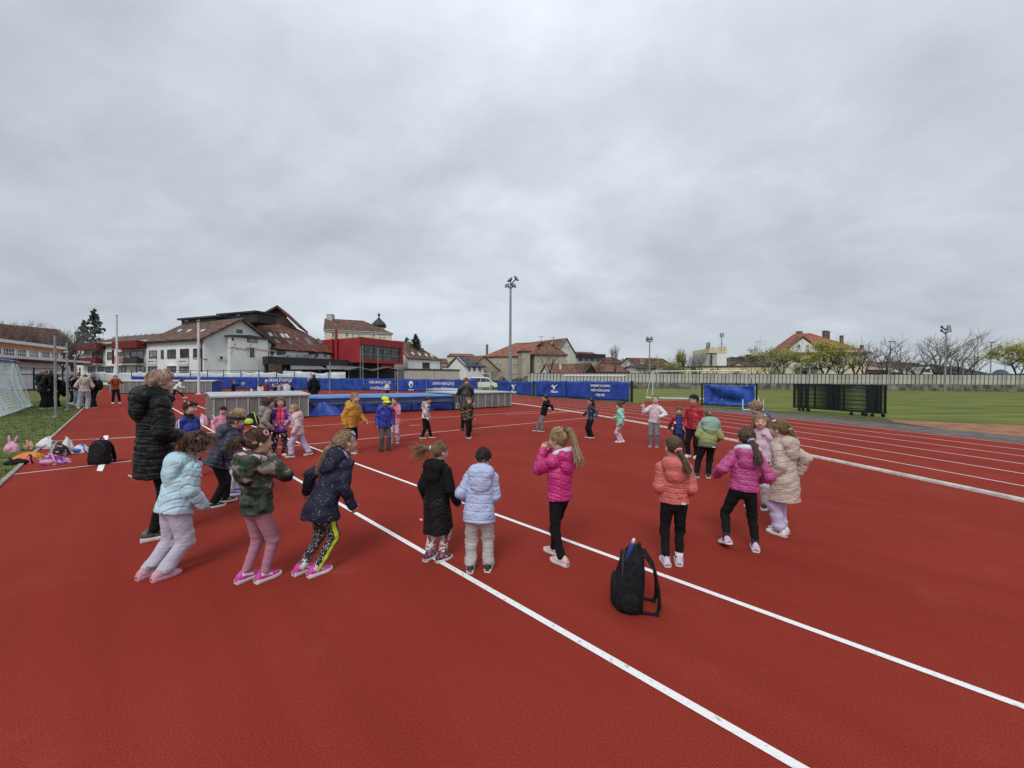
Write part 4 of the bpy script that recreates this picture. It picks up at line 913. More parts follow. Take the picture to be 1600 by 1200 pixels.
# poles
def pole(name, label, px, ytop, ybase=None, Y=None, r=.05, mat=None, cat='pole', group=None, arm=None):
    b = G(px, ybase) if Y is None else Vector((P(px, 595, Y).x, Y, 0))
    t = thing(name, label, cat, b, group); h = ZH(px, ytop, b.y)
    mb = MB(); mb.tube([b, b+Zv*h], [r, r*.9], 8); mb.build('shaft', mat or m_pole, t)
    mb = MB(); mb.tube([b, b+Zv*.06], [r*2.4, r*2.2], 8); mb.build('foot', mat or m_pole, t)
    mb = MB(); mb.tube([b+Zv*h, b+Zv*(h+.05)], [r*1.15, r*.8], 8); mb.build('cap', m_black, t)
    if arm: mb = MB(); z = ZH(px, arm[2], b.y); mb.tube([Vector((P(arm[0], arm[2], b.y).x, b.y, z)), Vector((P(arm[1], arm[2], b.y).x, b.y, z))], .03, 6); mb.build('arm', m_polew, t)
    return t
pole('net_post', 'tall grey net post nearest the camera on the lawn at left', 87, 524, 652, r=.042, group='grey net posts on the left lawn')
pole('net_post', 'grey net post with a white arm between the black dressed teenagers and the huddle', 105.5, 535, 641, r=.042, group='grey net posts on the left lawn', arm=(100, 107, 550))
pole('net_post', 'furthest grey net post with a white arm above the girl in white', 118, 553, 628, r=.045, group='grey net posts on the left lawn', arm=(114, 119, 556))
pole('flagpole', 'bare white pole rising above the far end of the grey mat cover', 183, 493, Y=42, r=.10, mat=m_polew, group='white poles at the far left of the track')
pole('flagpole', 'bare white pole right of the woman at the end of the far mat cover', 310.5, 503.5, Y=38, r=.11, mat=m_polew, group='white poles at the far left of the track')
for x, y0, yb, l in ((515.5, 565, 613.5, 'slim grey post in front of the banners left of the yellow jacket'), (621.5, 568, 614, 'slim grey post in front of the banners beside the crest')):
    pole('slim_post', l, x, y0, yb, r=.07, group='slim posts in front of the banners')
for x, y0, l in ((563, 541, 'thin net pole at the left edge of the red cinema glazing'), (567, 539, 'thin net pole just right of another before the red box'), (590.5, 543, 'thin net pole before the middle of the glazing'), (634, 545, 'thin net pole before the white shed house')):
    pole('net_pole', l, x, y0, Y=62, r=.06, group='thin ball net poles behind the banners')
for x, y0, l in ((1206, 560, 'thin grey pole left of the villa'), (1250.5, 560, 'thin grey pole in front of the villa gable'), (1486, 548, 'thin pole at the wall left of the tall floodlight'), (1504.5, 553, 'thin pole at the wall right of the tall floodlight'), (1570, 560, 'thin pole at the wall near the right edge of the view'), (1388, 570, 'thin pole at the wall beside the diner'), (1139, 558, 'thin pole behind the right goal')):
    pole('wall_pole', l, x, y0, Y=66, r=.055, group='thin poles along the concrete wall')
def street_lamp(px, ytop, Y, label):
    b = Vector((P(px, 595, Y).x, Y, 0)); t = thing('street_lamp', label, 'street lamp', b, 'street lamps beyond the wall'); h = ZH(px, ytop, Y)
    mb = MB(); mb.tube([b, b+Zv*h], [.12, .07], 8); mb.build('column', m_pole, t)
    mb = MB(); mb.bevbox(b+Zv*h+Vector((.25, 0, 0)), (1.3, .4, .18), .05); mb.build('lamp_head', m_pole, t)
street_lamp(1390.5, 533.5, 80, 'grey street lamp left of the split bare tree'); street_lamp(1547.5, 534.5, 85, 'grey street lamp between the bare tree and the budding tree at right'); street_lamp(1526, 558, 150, 'short far street lamp above the dark red sheds')
# floodlights
m_lamp = M('lamp_housing', (0.022, 0.024, 0.026), (0.05, 0.052, 0.056), scale=4, rough=0.45, metal=0.3); m_lens = M('lamp_lens', (0.16, 0.17, 0.18), (0.26, 0.27, 0.28), scale=3, rough=0.15)
def lamp_head(t, c, w, h, rz, tilt):
    R = Matrix.Rotation(rz, 3, 'Z') @ Matrix.Rotation(tilt, 3, 'X'); mb = MB(); d = .42*w
    mb.rings([[c+R @ Vector((x*w/2*k, y0, z*h/2*k)) for x, z in ((-1, -1), (1, -1), (1, 1), (-1, 1))] for y0, k in ((-d/2, 1.0), (0, 1.0), (d*.45, .6), (d*.7, .35))]); o = mb.build('floodlight', m_lamp, t)
    mb = MB(); mb.rings([[c+R @ Vector((x*w*.45, y0, z*h*.43)) for x, z in ((-1, -1), (1, -1), (1, 1), (-1, 1))] for y0 in (-d/2-.03, -d/2+.01)]); mb.build('lens', m_lens, o)
def flood(label, px, ytop, Y, heads, r0, ybar):
    b = Vector((P(px, 595, Y).x, Y, 0)); t = thing('floodlight_mast', label, 'floodlight', b, 'floodlight masts round the field'); h = ZH(px, ytop, Y)
    mb = MB(); mb.tube([b, b+Zv*h*.35, b+Zv*h*.36, b+Zv*h], [r0, r0*.85, r0*.7, r0*.5], 10); mb.build('mast', m_pole, t)
    mb = MB(); mb.tube([b, b+Zv*.12], [r0*2, r0*2], 10); mb.build('base_plate', m_pole, t)
    for hx, hy, w, hh, rz, tl in heads:
        c = P(hx, hy, Y); mb = MB(); k = Vector((b.x, b.y, min(max(c.z-.5, h-1.6), h)))
        mb.tube([k, c], .09, 6); mb.build('bracket', m_lamp, t); lamp_head(t, c, w, hh, rz, tl)
flood('tallest floodlight mast with four lamp heads rising at centre above the banners', 797, 445, 58, [(797, 437.5, .75, .62, -.9, -.6), (806.5, 435.5, .6, .75, .9, -.5), (792.5, 446.5, .62, .55, -.5, -.3), (802.5, 446.5, .7, .6, .7, -.5)], .30, 448)
flood('distant floodlight mast with four round heads above the right goal', 1014.5, 530, 88, [(1011.8, 528.5, .65, .65, .5, -.4), (1017.6, 528.5, .65, .65, -.5, -.4), (1011, 532, .65, .65, .4, -.3), (1018.2, 532, .65, .65, -.4, -.3)], .22, 531)
flood('floodlight mast with four heads standing before the bare trees at right', 1476.5, 513, 64.5, [(1472, 511.5, .5, .55, .4, -.35), (1482.3, 511, .5, .55, -.4, -.35), (1471.5, 517, .5, .5, .5, -.3), (1483.6, 516.5, .5, .5, -.5, -.3)], .16, 514)
# grey sliding mat covers
m_cover = M('cover_sheet_metal', (0.155, 0.155, 0.155), (0.235, 0.232, 0.228), scale=3, rough=0.5, metal=0.15, detail=6, stretch=(1, 1, .25)); m_covt = M('cover_lid', (0.36, 0.39, 0.41), (0.52, 0.55, 0.57), scale=1.6, rough=0.4, detail=6); m_rib = M('cover_rib', (0.42, 0.41, 0.39), (0.52, 0.51, 0.49), scale=4, rough=0.5)
def mat_cover(label, a, b, depth, h0, h1, n, mat=None, endcol=None, lid=None, wheel=True):
    """a, b: front foot corners; h0 front height, h1 rear height; n: front panels"""
    d = (b-a).normalized(); w = (b-a).length; nb = Vector((-d.y, d.x, 0)); rz = math.atan2(d.y, d.x); mat = mat or m_cover
    t = thing('mat_cover', label, 'mat cover', (a+b)/2+nb*depth/2, 'grey mat covers in the D-area')
    g = .05
    mb = MB(); mb.box((a+b)/2+nb*depth/2+Zv*(g+(h0-g)/2-.02), (w-.06, depth-.06, h0-g-.04), rz); mb.build('core', mat, t)
    pw = w/n
    for k in range(n):
        mb = MB(); mb.bevbox(a+d*(k+.5)*pw+nb*.0+Zv*(g+(h0-g)/2), (pw-.035, .05, h0-g), .012, rz); mb.build('panel', mat, t)
    for k in range(n+1):
        mb = MB(); mb.box(a+d*min(max(k*pw, .02), w-.02)-nb*.035+Zv*(g+(h0-g)/2), (.035, .03, h0-g-.02), rz); mb.build('rib', m_rib, t)
    m = max(2, int(depth/pw))
    for s, q in ((0, a), (1, b)):
        for k in range(m):
            mb = MB(); mb.bevbox(q+nb*(k+.5)*depth/m+d*(0 if s else 0)+Zv*(g+(h0-g)/2), (.05, depth/m-.03, h0-g), .012, rz); mb.build('end_panel', endcol or mat, t)
    o = .09; v0 = [a-d*o-nb*o, b+d*o-nb*o, b+d*o+nb*(depth+o), a-d*o+nb*(depth+o)]
    mid0, mid1 = a-d*o+nb*depth*.5, b+d*o+nb*depth*.5
    mb = MB(); z0, z1 = h0, h1
    mb.slab([v0[0]+Zv*(z0+.06), v0[1]+Zv*(z0+.06), mid1+Zv*(z1+.06), mid0+Zv*(z1+.06)], .06); mb.slab([mid0+Zv*(z1+.06), mid1+Zv*(z1+.06), v0[2]+Zv*(z0+.06), v0[3]+Zv*(z0+.06)], .06); mb.build('lid', lid or m_covt, t)
    for k in range(1, 3):
        mb = MB(); c = d*(w*k/3); mb.slab([a+c-d*.02-nb*o+Zv*(z0+.075), a+c+d*.02-nb*o+Zv*(z0+.075), a+c+d*.02+nb*depth*.5+Zv*(z1+.075), a+c-d*.02+nb*depth*.5+Zv*(z1+.075)], .012); mb.build('lid_seam', m_rib, t)
    if wheel:
        for k in (.08, .35, .65, .92):
            mb = MB(); c = a+d*w*k+nb*.12+Zv*.05; mb.rings([[c+d*(.05*math.cos(j*PI/5))+Zv*(.05*math.sin(j*PI/5))+nb*q for j in range(10)] for q in (-.03, .03)]); mb.build('wheel', m_black, t)
    return t
a, b = G(333, 661), G(482, 652.5)
mat_cover('grey ribbed mat cover in the middle, behind the children in purple and pale pink', a, b, 3.4, ZH(333, 621.5, a.y), ZH(333, 621.5, a.y)+.10, 9)
a, b = G(712, 640.5), G(798, 635.5)
mat_cover('grey ribbed mat cover right of the woman with auburn hair', a, b, 3.0, ZH(798, 613.5, b.y), ZH(798, 613.5, b.y)+.02, 8)
a, b = G(172, 615.5), G(331, 614.5)
mat_cover('long grey mat cover with a blue end far behind the woman in the black coat', a, b, 3.0, ZH(250, 596.5, a.y), ZH(250, 596.5, a.y)+.12, 16, endcol=m_blue)
# open frame lid between mat and right cover
a, b = Vector((P(668, 612, 26.5).x, 26.5, 0)), Vector((P(716, 612, 24.5).x, 24.5, 0))
t = thing('lattice_lid', 'light grey lattice lid section propped over dark space beside the high jump mat', 'lid', (a+b)/2)
d = (b-a).normalized(); nb = Vector((-d.y, d.x, 0)); rz = math.atan2(d.y, d.x); zl = ZH(690, 609, 25.5)
mb = MB(); mb.box((a+b)/2+nb*1.0+Zv*(zl), ((b-a).length, 2.2, .07), rz); mb.build('top', m_covt, t)
mb = MB(); mb.box((a+b)/2-nb*.1+Zv*(zl-.23), ((b-a).length, .06, .06), rz); mb.build('rail', m_rib, t)
for k in range(12):
    p0 = a+d*((k+.2)/12*(b-a).length)-nb*.1; mb = MB(); mb.tube([p0+Zv*(zl-.22), p0+d*.1+Zv*(zl-.04)], .025, 4); mb.build('strut', m_rib, t)
for q in (a+nb*.4, b+nb*.4): mb = MB(); mb.box(q+Zv*((zl-.05)/2), (.07, .07, zl-.05), rz); mb.build('leg', m_black, t)
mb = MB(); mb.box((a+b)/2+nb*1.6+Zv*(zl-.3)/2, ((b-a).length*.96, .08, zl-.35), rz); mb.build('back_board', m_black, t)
# high jump mat
m_mat_t = M('mat_top_blue', (0.070, 0.16, 0.40), (0.14, 0.26, 0.52), scale=1.5, rough=0.5, detail=5); m_mat_m = M('mat_side_grey_blue', (0.050, 0.080, 0.150), (0.085, 0.125, 0.215), scale=2, rough=0.6, detail=6, bump=.3, bscale=7); m_mat_b = M('mat_base_blue', (0.008, 0.020, 0.115), (0.018, 0.045, 0.22), scale=1.6, rough=0.45, detail=6, bump=.35, bscale=6)
a, b = G(486, 649), G(708, 640.5)
d = (b-a).normalized(); w = (b-a).length; nb = Vector((-d.y, d.x, 0)); rz = math.atan2(d.y, d.x)
t = thing('high_jump_mat', 'large blue high jump landing mat with grey blue side band', 'crash mat', (a+b)/2+nb*1.7)
z1, z2, z3 = .40, .665, .80
mb = MB(); mb.bevbox((a+b)/2+nb*1.6+Zv*(.03+z1/2), (w, 3.2, z1-.02), .04, rz); mb.build('base_block', m_mat_b, t, smooth=False)
mb = MB(); mb.bevbox((a+b)/2+nb*1.6+Zv*((z1+z2)/2+.005), (w+.12, 3.32, z2-z1), .05, rz); mb.build('side_band', m_mat_m, t)
mb = MB(); mb.bevbox((a+b)/2+nb*1.6+Zv*((z2+z3)/2+.012), (w+.08, 3.28, z3-z2), .06, rz); mb.build('top_pad', m_mat_t, t)
Fm = Fac.__new__(Fac); Fm.a = a-nb*.10; Fm.b = b-nb*.10; Fm.d = d; Fm.w = w; Fm.n = -nb
for k in range(3):
    wrinkled('skirt', Fm, w*k/3+.02, w*(k+1)/3-.02, .03, z1+.02, t, 90+k, .075, nx=28, nz=9, mat=m_mat_b)
mb = MB(); mb.box((a+b)/2-nb*.09+Zv*z2, (w+.1, .03, .035), rz); mb.build('piping', m_mat_b, t)
mb = MB(); mb.box((a+b)/2+nb*1.6+Zv*.02, (w-.1, 3.0, .04), rz); mb.build('pallet', M('pallet_wood', (.16, .12, .08), (.28, .22, .15), scale=5), t)
# crumpled tarp by the mat
def crumple(name, label, cat, c, rx, ry, h, seed, mat, peaks, rot=0.0, n=26):
    rr = random.Random(seed); ph = [(rr.uniform(-3, 3), rr.uniform(-3, 3), rr.uniform(0, 6)) for _ in range(8)]
    vs = []; fs = []
    for j in range(n+1):
        for i in range(2*n):
            r = j/n; th = PI*i/n; x, y = r*math.cos(th), r*math.sin(th)
            z = (1-r**1.6)*.35
            for pxx, pyy, ph_, s in peaks: z += ph_*math.exp(-(((x-pxx)/s)**2+((y-pyy)/s)**2))
            f = sum(abs(math.sin(p*x*1.6+q*y*1.6+o)) for p, q, o in ph)/8
            z = z*(.55+.75*f)*(1 if j < n else 0)+(.02 if j == n else 0.0)
            k = 1+.12*math.sin(5*th+seed)+.07*math.sin(9*th+2*seed)
            vs.append(Matrix.Rotation(rot, 3, 'Z') @ Vector((x*rx*k, y*ry*k, max(.006, z*h)))+Vector(c))
    for j in range(n):
        for i in range(2*n): q = j*2*n+i; q2 = j*2*n+(i+1) % (2*n); fs.append((q, q+2*n, q2+2*n, q2))
    mb = MB(); mb.add(vs, fs); o = mb.build(name, mat); return tag(o, label, cat)
q = G(505, 647); crumple('tarpaulin', 'crumpled blue tarpaulin heaped at the left end of the high jump mat', 'tarpaulin', q+Vector((.12, -.45, 0)), .98, .62, .80, 4, m_blue, [(-.32, .1, .50, .34), (.30, .05, .34, .3), (.62, -.1, .22, .22)], rot=.3)
q = G(676, 640)
t = thing('low_hurdle', 'tiny grey hurdle frame standing at the front of the high jump mat', 'hurdle', q); mb = MB(); hh = .42
mb.tube([q+Vector((-.18, -.1, 0)), q+Vector((-.18, -.1, hh)), q+Vector((.20, -.1, hh)), q+Vector((.20, -.1, 0))], .018, 6); mb.build('frame', m_pole, t)
for s in (-.18, .20): mb = MB(); mb.tube([q+Vector((s, -.3, .02)), q+Vector((s, .1, .02))], .016, 6); mb.build('foot', m_pole, t)
# dark mesh gate stack on castors
a, b = G(1239, 641.5), G(1376, 652.5)
d = (b-a).normalized(); w = (b-a).length; nb = Vector((-d.y, d.x, 0)); rz = math.atan2(d.y, d.x); t = thing('mesh_cage', 'dark green wheeled mesh cage of stacked fence frames at the pitch edge', 'cage', (a+b)/2)
F = Fac.__new__(Fac); F.a = a; F.b = b; F.d = d; F.w = w; F.n = -nb
zt = ZH(1305, 600.5, (a.y+b.y)/2); z0 = .17
for o in (0, -.40):
    mb = MB(); F.panel(mb, 0, w, zt-.06, zt, o-.03, o+.03); mb.build('top_rail', m_post, t)
    mb = MB(); F.panel(mb, 0, w, z0, z0+.07, o-.03, o+.03); mb.build('bottom_rail', m_post, t)
    for x, ww in ((1241, .09), (1247.5, .06), (1262, .08), (1298.5, .09), (1307, .06), (1359, .26), (1373, .07)):
        u = F.uz(x, 620)[0]
        if o < 0: u = min(u+.1, w-.05)
        mb = MB(); F.panel(mb, u-ww/2, u+ww/2, z0+.07, zt-.06, o-.025, o+.025); mb.build('upright', m_post, t)
    mb = MB()
    for k in range(int(w/.04)):
        u = .04+k*.04; F.panel(mb, u-.009, u+.009, z0+.07, zt-.06, o-.008, o+.0)
    for k in range(6): z = z0+.15+k*(zt-z0-.2)/5.5; F.panel(mb, 0, w, z-.010, z+.010, o+.001, o+.012)
    mb.build('mesh', m_post, t)
for u in (0, w):
    mb = MB(); mb.box(a+d*u+nb*.20+Zv*(zt-.03), (.06, .34, .06), rz); mb.build('cross_rail', m_post, t)
    mb = MB(); mb.box(a+d*u+nb*.20+Zv*(z0+.03), (.06, .34, .06), rz); mb.build('cross_rail', m_post, t)
for u in (.1, .3, .55, .8, w-1.2, w-.9, w-.6, w-.35, w-.1):
    mb = MB(); c = a+d*u+nb*(.05 if u*10 % 2 < 1 else .35)+Zv*.075; mb.rings([[c+d*(.075*math.cos(j*PI/6))+Zv*(.075*math.sin(j*PI/6))+nb*q for j in range(12)] for q in (-.025, .025)]); mb.tube([c+Zv*.05, c+Zv*.13], .03, 6); mb.build('castor', m_black, t)
# small white frames next to it
def wframe(label, x0, x1, y0, y1):
    a, b = G(x0, y1), G(x1, y1+.6); t = thing('floor_frame', label, 'frame', a); h = ZH(x0, y0, a.y); mb = MB(); mb.tube([a+Zv*.03, a+Zv*h], .035, 6); mb.build('upright', m_polew, t); mb = MB(); mb.tube([b+Zv*.03, b+Zv*(h)], .035, 6); mb.build('upright', m_polew, t)
    mb = MB(); mb.tube([a+Zv*.03, b+Zv*.03], .035, 6); mb.build('base_bar', m_polew, t)
wframe('low white floor frame with two upright stubs in front of the sagging sheet', 1160.5, 1192.5, 624, 641)
# right goal, standing on the pitch with its back to the track
pa, pb = Vector((P(1020, 600, 41).x, 41, 0)), Vector((P(1167, 600, 37.5).x, 37.5, 0))
t = thing('football_goal', 'white football goal with net on the pitch behind the banner gap', 'goal', (pa+pb)/2, 'football goals')
zc_ = ZH(1020, 580, 41); d = (pb-pa).normalized(); nb = Vector((d.y, -d.x, 0))
b0, b1 = G(1009.5, 622.5), G(1009.5, 622.5)+d*(pb-pa).length
mb = MB(); mb.tube([pa+Zv*zc_, pb+Zv*zc_], .055, 8); mb.build('crossbar', m_polew, t)
for q in (pa, pb): mb = MB(); mb.tube([q, q+Zv*zc_], .05, 8); mb.build('goalpost', m_polew, t)
for q, g in ((pa, b0), (pb, b1)):
    mb = MB(); mb.tube([q+Zv*zc_, q*.75+g*.25+Zv*(zc_*.98), g+Zv*.05], .022, 6); mb.build('net_stay', m_poleg, t)
    mb = MB(); mb.tube([q+Zv*.05, g+Zv*.05], .03, 6); mb.build('side_bar', m_poleg, t)
mb = MB(); mb.tube([b0+Zv*.06, b1+Zv*.06], .07, 6); mb.build('ground_bar', m_polew, t)
def net(t, tl, tr, bl, br, mat, nu, nv, r, sag=.2, dirn=None):
    mb = MB(); dirn = dirn or Vector((0, 0, 0))
    f = lambda u, v: (tl*(1-u)+tr*u)*(1-v)+(bl*(1-u)+br*u)*v+dirn*sag*math.sin(PI*v)
    for i in range(nu+1): mb.tube([f(i/nu, k/6) for k in range(7)], r, 3, False)
    for j in range(nv+1): mb.tube([f(k/10, j/nv) for k in range(11)], r, 3, False)
    return mb.build('net', mat, t)
m_net = M('net_white', (.5, .52, .55), (.6, .62, .64), scale=4)
net(t, pa+Zv*zc_, pb+Zv*zc_, b0+Zv*.06, b1+Zv*.06, m_net, 40, 16, .0025, .0)
# left goal with its heavy net
m_net2 = M('net_pale', (.50, .60, .62), (.70, .76, .76), scale=1.5); m_netb = M('net_blue', (.08, .10, .24), (.2, .24, .40), scale=1.5)
g1, g0 = G(49, 635), G(-4, 653.5)
d = (g1-g0).normalized(); nb = Vector((-d.y, d.x, 0)); t = thing('football_goal', 'white football goal with draped pale net on the lawn at the left edge', 'goal', (g0+g1)/2, 'football goals')
f1, f0 = g1+nb*1.9, g0+nb*1.9; zc_ = 2.50
for q in (f0, f1): mb = MB(); mb.tube([q, q+Zv*zc_], .06, 8); mb.build('goalpost', m_polew, t)
mb = MB(); mb.tube([f0+Zv*zc_, f1+Zv*zc_], .06, 8); mb.build('crossbar', m_polew, t)
r0, r1 = g0+nb*.5+Zv*2.42, g1+nb*.5+Zv*2.42
mb = MB(); mb.tube([r0, r1], .035, 6); mb.build('net_rail', m_netb, t)
mb = MB(); mb.tube([g0+Zv*.04, g1+Zv*.04], .06, 6); mb.build('ground_bar', m_polew, t)
for q, g, r in ((f0, g0, r0), (f1, g1, r1)): mb = MB(); mb.tube([q+Zv*zc_, r, g+Zv*.04], .03, 6); mb.build('net_stay', m_polew, t); mb = MB(); mb.tube([q+Zv*.04, g+Zv*.04], .04, 6); mb.build('side_bar', m_polew, t)
net(t, r0, r1, g0+Zv*.05, g1+Zv*.05, m_net2, 32, 20, .012, .16, nb*.8); net(t, f0+Zv*zc_, f1+Zv*zc_, r0, r1, m_net2, 22, 5, .012, -.1, Zv); net(t, r1, f1+Zv*zc_, g1+Zv*.05, f1+Zv*.05, m_net2, 9, 15, .012, 0)
rr = random.Random(8)
for k in range(7):                                                      # gathered folds of the net
    mb = MB(); u = rr.random(); a = r0*(1-u)+r1*u; u2 = min(1, max(0, u+rr.uniform(-.18, .05))); b = g0*(1-u2)+g1*u2; pts = [a*(1-v)+b*v+nb*(.18*math.sin(PI*v))+Zv*(.05*rr.uniform(-1, 1)) for v in (0, .25, .5, .75, 1)]
    mb.tube(pts, [.05, .035, .04, .035, .06], 5)
    mb.build('net_fold', m_net2, t)
mb = MB()
for k in range(14): u = (k+.5)/14; a = r0*(1-u)+r1*u; mb.ell(a+Zv*(.02*rr.uniform(-1, 1)), (.22, .22, .07), 8, 5)
mb.build('rolled_net', m_netb, t)
# far goals behind the banners
def far_goal(label, x0, x1, y0, Y, Y2, zg=None):
    a, b = Vector((P(x0, 600, Y).x, Y, 0)), Vector((P(x1, 600, Y2).x, Y2, 0)); t = thing('football_goal', label, 'goal', (a+b)/2, 'football goals'); z = zg or ZH(x0, y0, Y)
    mb = MB(); mb.tube([a+Zv*z, b+Zv*z], .07, 6); mb.build('crossbar', m_polew, t)
    for q in (a, b): mb = MB(); mb.tube([q, q+Zv*z], .07, 6); mb.build('goalpost', m_polew, t); mb = MB(); mb.tube([q+Zv*z, q+Vector((.2, 1.6, .05))], .04, 5); mb.build('net_stay', m_polew, t)
far_goal('small white goal frame around the white van seen in the banner gap', 734, 765.5, 583.5, 56, 58)
far_goal('white goal crossbar standing close before the concrete wall left of the right goal', 880, 974, 586, 70, 69, 2.3)
q = G(750, 611)
t = thing('notice_board', 'small white notice board on two legs in the grass gap', 'notice board', q); mb = MB(); z = ZH(750, 600, q.y); mb.box(q+Zv*(z-.1), (.75, .04, .55)); mb.build('board', m_polew, t)
for s in (-.15, .2): mb = MB(); mb.tube([q+Vector((s, 0, 0)), q+Vector((s, 0, z-.3))], .025, 6); mb.build('leg', m_polew, t)
# parked vehicles
m_tyre = M('tyre', (.012, .012, .012), (.02, .02, .02), scale=9, rough=.8); m_rim = M('rim', (.3, .3, .3), (.4, .4, .4), scale=6, rough=.4, metal=.6)
def car(label, px, Y, yaw, col, kind, group='cars parked behind the banners', cat='car'):
    c = Vector((P(px, 600, Y).x, Y, 0)); t = thing('van' if kind == 'van' else 'car', label, 'van' if kind == 'van' else cat, c, group); t.rotation_euler.z = yaw
    if kind == 'van': L, W, pr = 4.9, 1.9, [(-2.45, .35), (-2.45, 1.15), (-2.38, 1.9), (-2.2, 1.97), (.75, 1.95), (1.05, 1.85), (1.75, 1.18), (2.35, .98), (2.45, .75), (2.45, .35)]; gl = [(-2.1, 1.22), (-1.95, 1.80), (.75, 1.78), (.95, 1.70), (1.5, 1.2)]
    else: L, W, pr = 4.2, 1.75, [(-2.1, .3), (-2.1, .8), (-2.0, .95), (-1.55, 1.42), (-1.1, 1.5), (.2, 1.48), (.45, 1.4), (1.15, .95), (1.9, .82), (2.1, .62), (2.1, .3)]; gl = [(-1.65, .98), (-1.4, 1.36), (.2, 1.38), (.4, 1.32), (.95, .97)]
    mb = MB(); n = len(pr); rs = []
    for y, k in ((-W/2, .94), (-W/2+.08, 1), (W/2-.08, 1), (W/2, .94)): rs.append([Vector((x, y*(1-.12*max(0, z-.9)), .35+(z-.35)*k if z > .5 else z)) for x, z in pr])
    mb.rings(rs); body = mb.build('body', col, t, rel=False)
    for s in (-1, 1):
        mb = MB(); v = [Vector((x, s*(W/2*(1-.12*max(0, z-.9))+.012), z)) for x, z in gl]; v2 = [p-Vector((0, s*.03, 0)) for p in v]; m = len(v)
        mb.add(v+v2, [tuple(range(m)), tuple(range(m, 2*m))[::-1]]+[(k, k+m, (k+1) % m+m, (k+1) % m) for k in range(m)]); w_ = mb.build('side_window', m_glass, t, rel=False)
        for xp in (gl[2][0]*.35-.5, gl[2][0]-.1): mb = MB(); mb.box((xp, s*(W/2*.95+.012), (gl[0][1]+gl[1][1])/2), (.07, .03, gl[1][1]-gl[0][1])); mb.build('pillar', col, w_, rel=False)
    a0, a1 = (gl[3], gl[4]); mb = MB(); x0, z0, x1, z1 = pr[-5][0]+.04, pr[-5][1]-.02, pr[-4][0]+.03, pr[-4][1]+.02
    mb.slab([Vector((x0, -W*.38, z0)), Vector((x1, -W*.41, z1)), Vector((x1, W*.41, z1)), Vector((x0, W*.38, z0))], .02); mb.build('windscreen', m_glass, t, rel=False)
    for x in (-L*.31, L*.32):
        for s in (-1, 1):
            cc = Vector((x, s*(W/2-.08), .32)); mb = MB(); mb.rings([[cc+Vector((.32*math.cos(j*PI/8), q, .32*math.sin(j*PI/8))) for j in range(16)] for q in (-.1, .1)]); wh = mb.build('wheel', m_tyre, t, rel=False)
            mb = MB(); mb.rings([[cc+Vector((.2*math.cos(j*PI/8), q, .2*math.sin(j*PI/8))) for j in range(16)] for q in (-.115, .115)]); mb.build('rim', m_rim, wh, rel=False)
    for s in (-1, 1): mb = MB(); mb.ell((L/2-.08, s*W*.36, .72 if kind != 'van' else .85), (.1, .18, .09), 8, 5); mb.build('headlight', m_frw, t, rel=False)
    mb = MB(); mb.box((L/2-.02, 0, .38), (.08, W*.9, .14)); mb.build('bumper', m_black, t, rel=False)
    return t
c_wh = M('car_paint_white', (.62, .63, .64), (.66, .67, .68), scale=2, rough=.25); c_si = M('car_paint_silver', (.38, .40, .42), (.42, .44, .46), scale=2, rough=.3, metal=.3); c_dk = M('car_paint_dark', (.03, .035, .045), (.05, .055, .065), scale=2, rough=.25); c_bl = M('car_paint_blue', (.03, .05, .10), (.05, .07, .13), scale=2, rough=.25)
car('white van parked across the gap between the banner rows', 753, 63, .12, c_wh, 'van', 'cars parked behind the banners')
car('dark blue car just right of the white van', 779, 66, .3, c_bl, 'car'); car('dark car half hidden behind the creased banner', 788, 71, .2, c_dk, 'car')
car('silver car behind the banner left of the thin net poles', 550, 61, .2, c_si, 'car'); car('white car behind the slogan banner under the red box', 585, 62, .15, c_wh, 'car'); car('silver car with raked windscreen under the entrance sign', 603, 64, .2, c_si, 'car'); car('white car at the right end of the parked row beside the cabin', 622, 65, .2, c_wh, 'car')
for x0, x1, l in ((442, 470, 'white box trailer left of the man in black'), (517, 540, 'white box trailer right of the slim grey post')):
    F = Fac(x0, 63, x1, 64); t = thing('box_trailer', l, 'trailer', (F.a+F.b)/2, 'white box trailers behind the fence'); z = F.uz(x0, 579 if x0 < 500 else 581)[1]
    mb = MB(); F.panel(mb, 0, F.w, .5, z, -2, 0); mb.build('box_body', m_frw, t); mb = MB(); F.panel(mb, .05, F.w-.05, .35, .497, -1.9, -.1); mb.build('chassis', m_black, t)
    for k in (.3, .7): mb = MB(); c = F.pt(F.w*k, .3, .0); mb.rings([[c+F.d*(.3*math.cos(j*PI/6))+Zv*(.3*math.sin(j*PI/6))+F.n*q for j in range(12)] for q in (-.12, .02)]); mb.build('wheel', m_tyre, t)
F = Fac(1443, 92, 1458, 92); t = thing('white_lorry', 'white lorry cab seen from the front above the wall under the split tree', 'lorry', (F.a+F.b)/2); z = F.uz(1450, 573)[1]
mb = MB(); F.panel(mb, 0, F.w, .4, z, -5, 0); mb.build('cab', m_frw, t); F.window(t, 1445.5, 576.5, 1453, 581.5, fr=m_black, sill=False, mull=(0, 0), name='windscreen')
for k in (.15, .85): mb = MB(); mb.box(F.pt(F.w*k, .4, -.6), (.3, .9, .8)); mb.build('wheel', m_tyre, t)

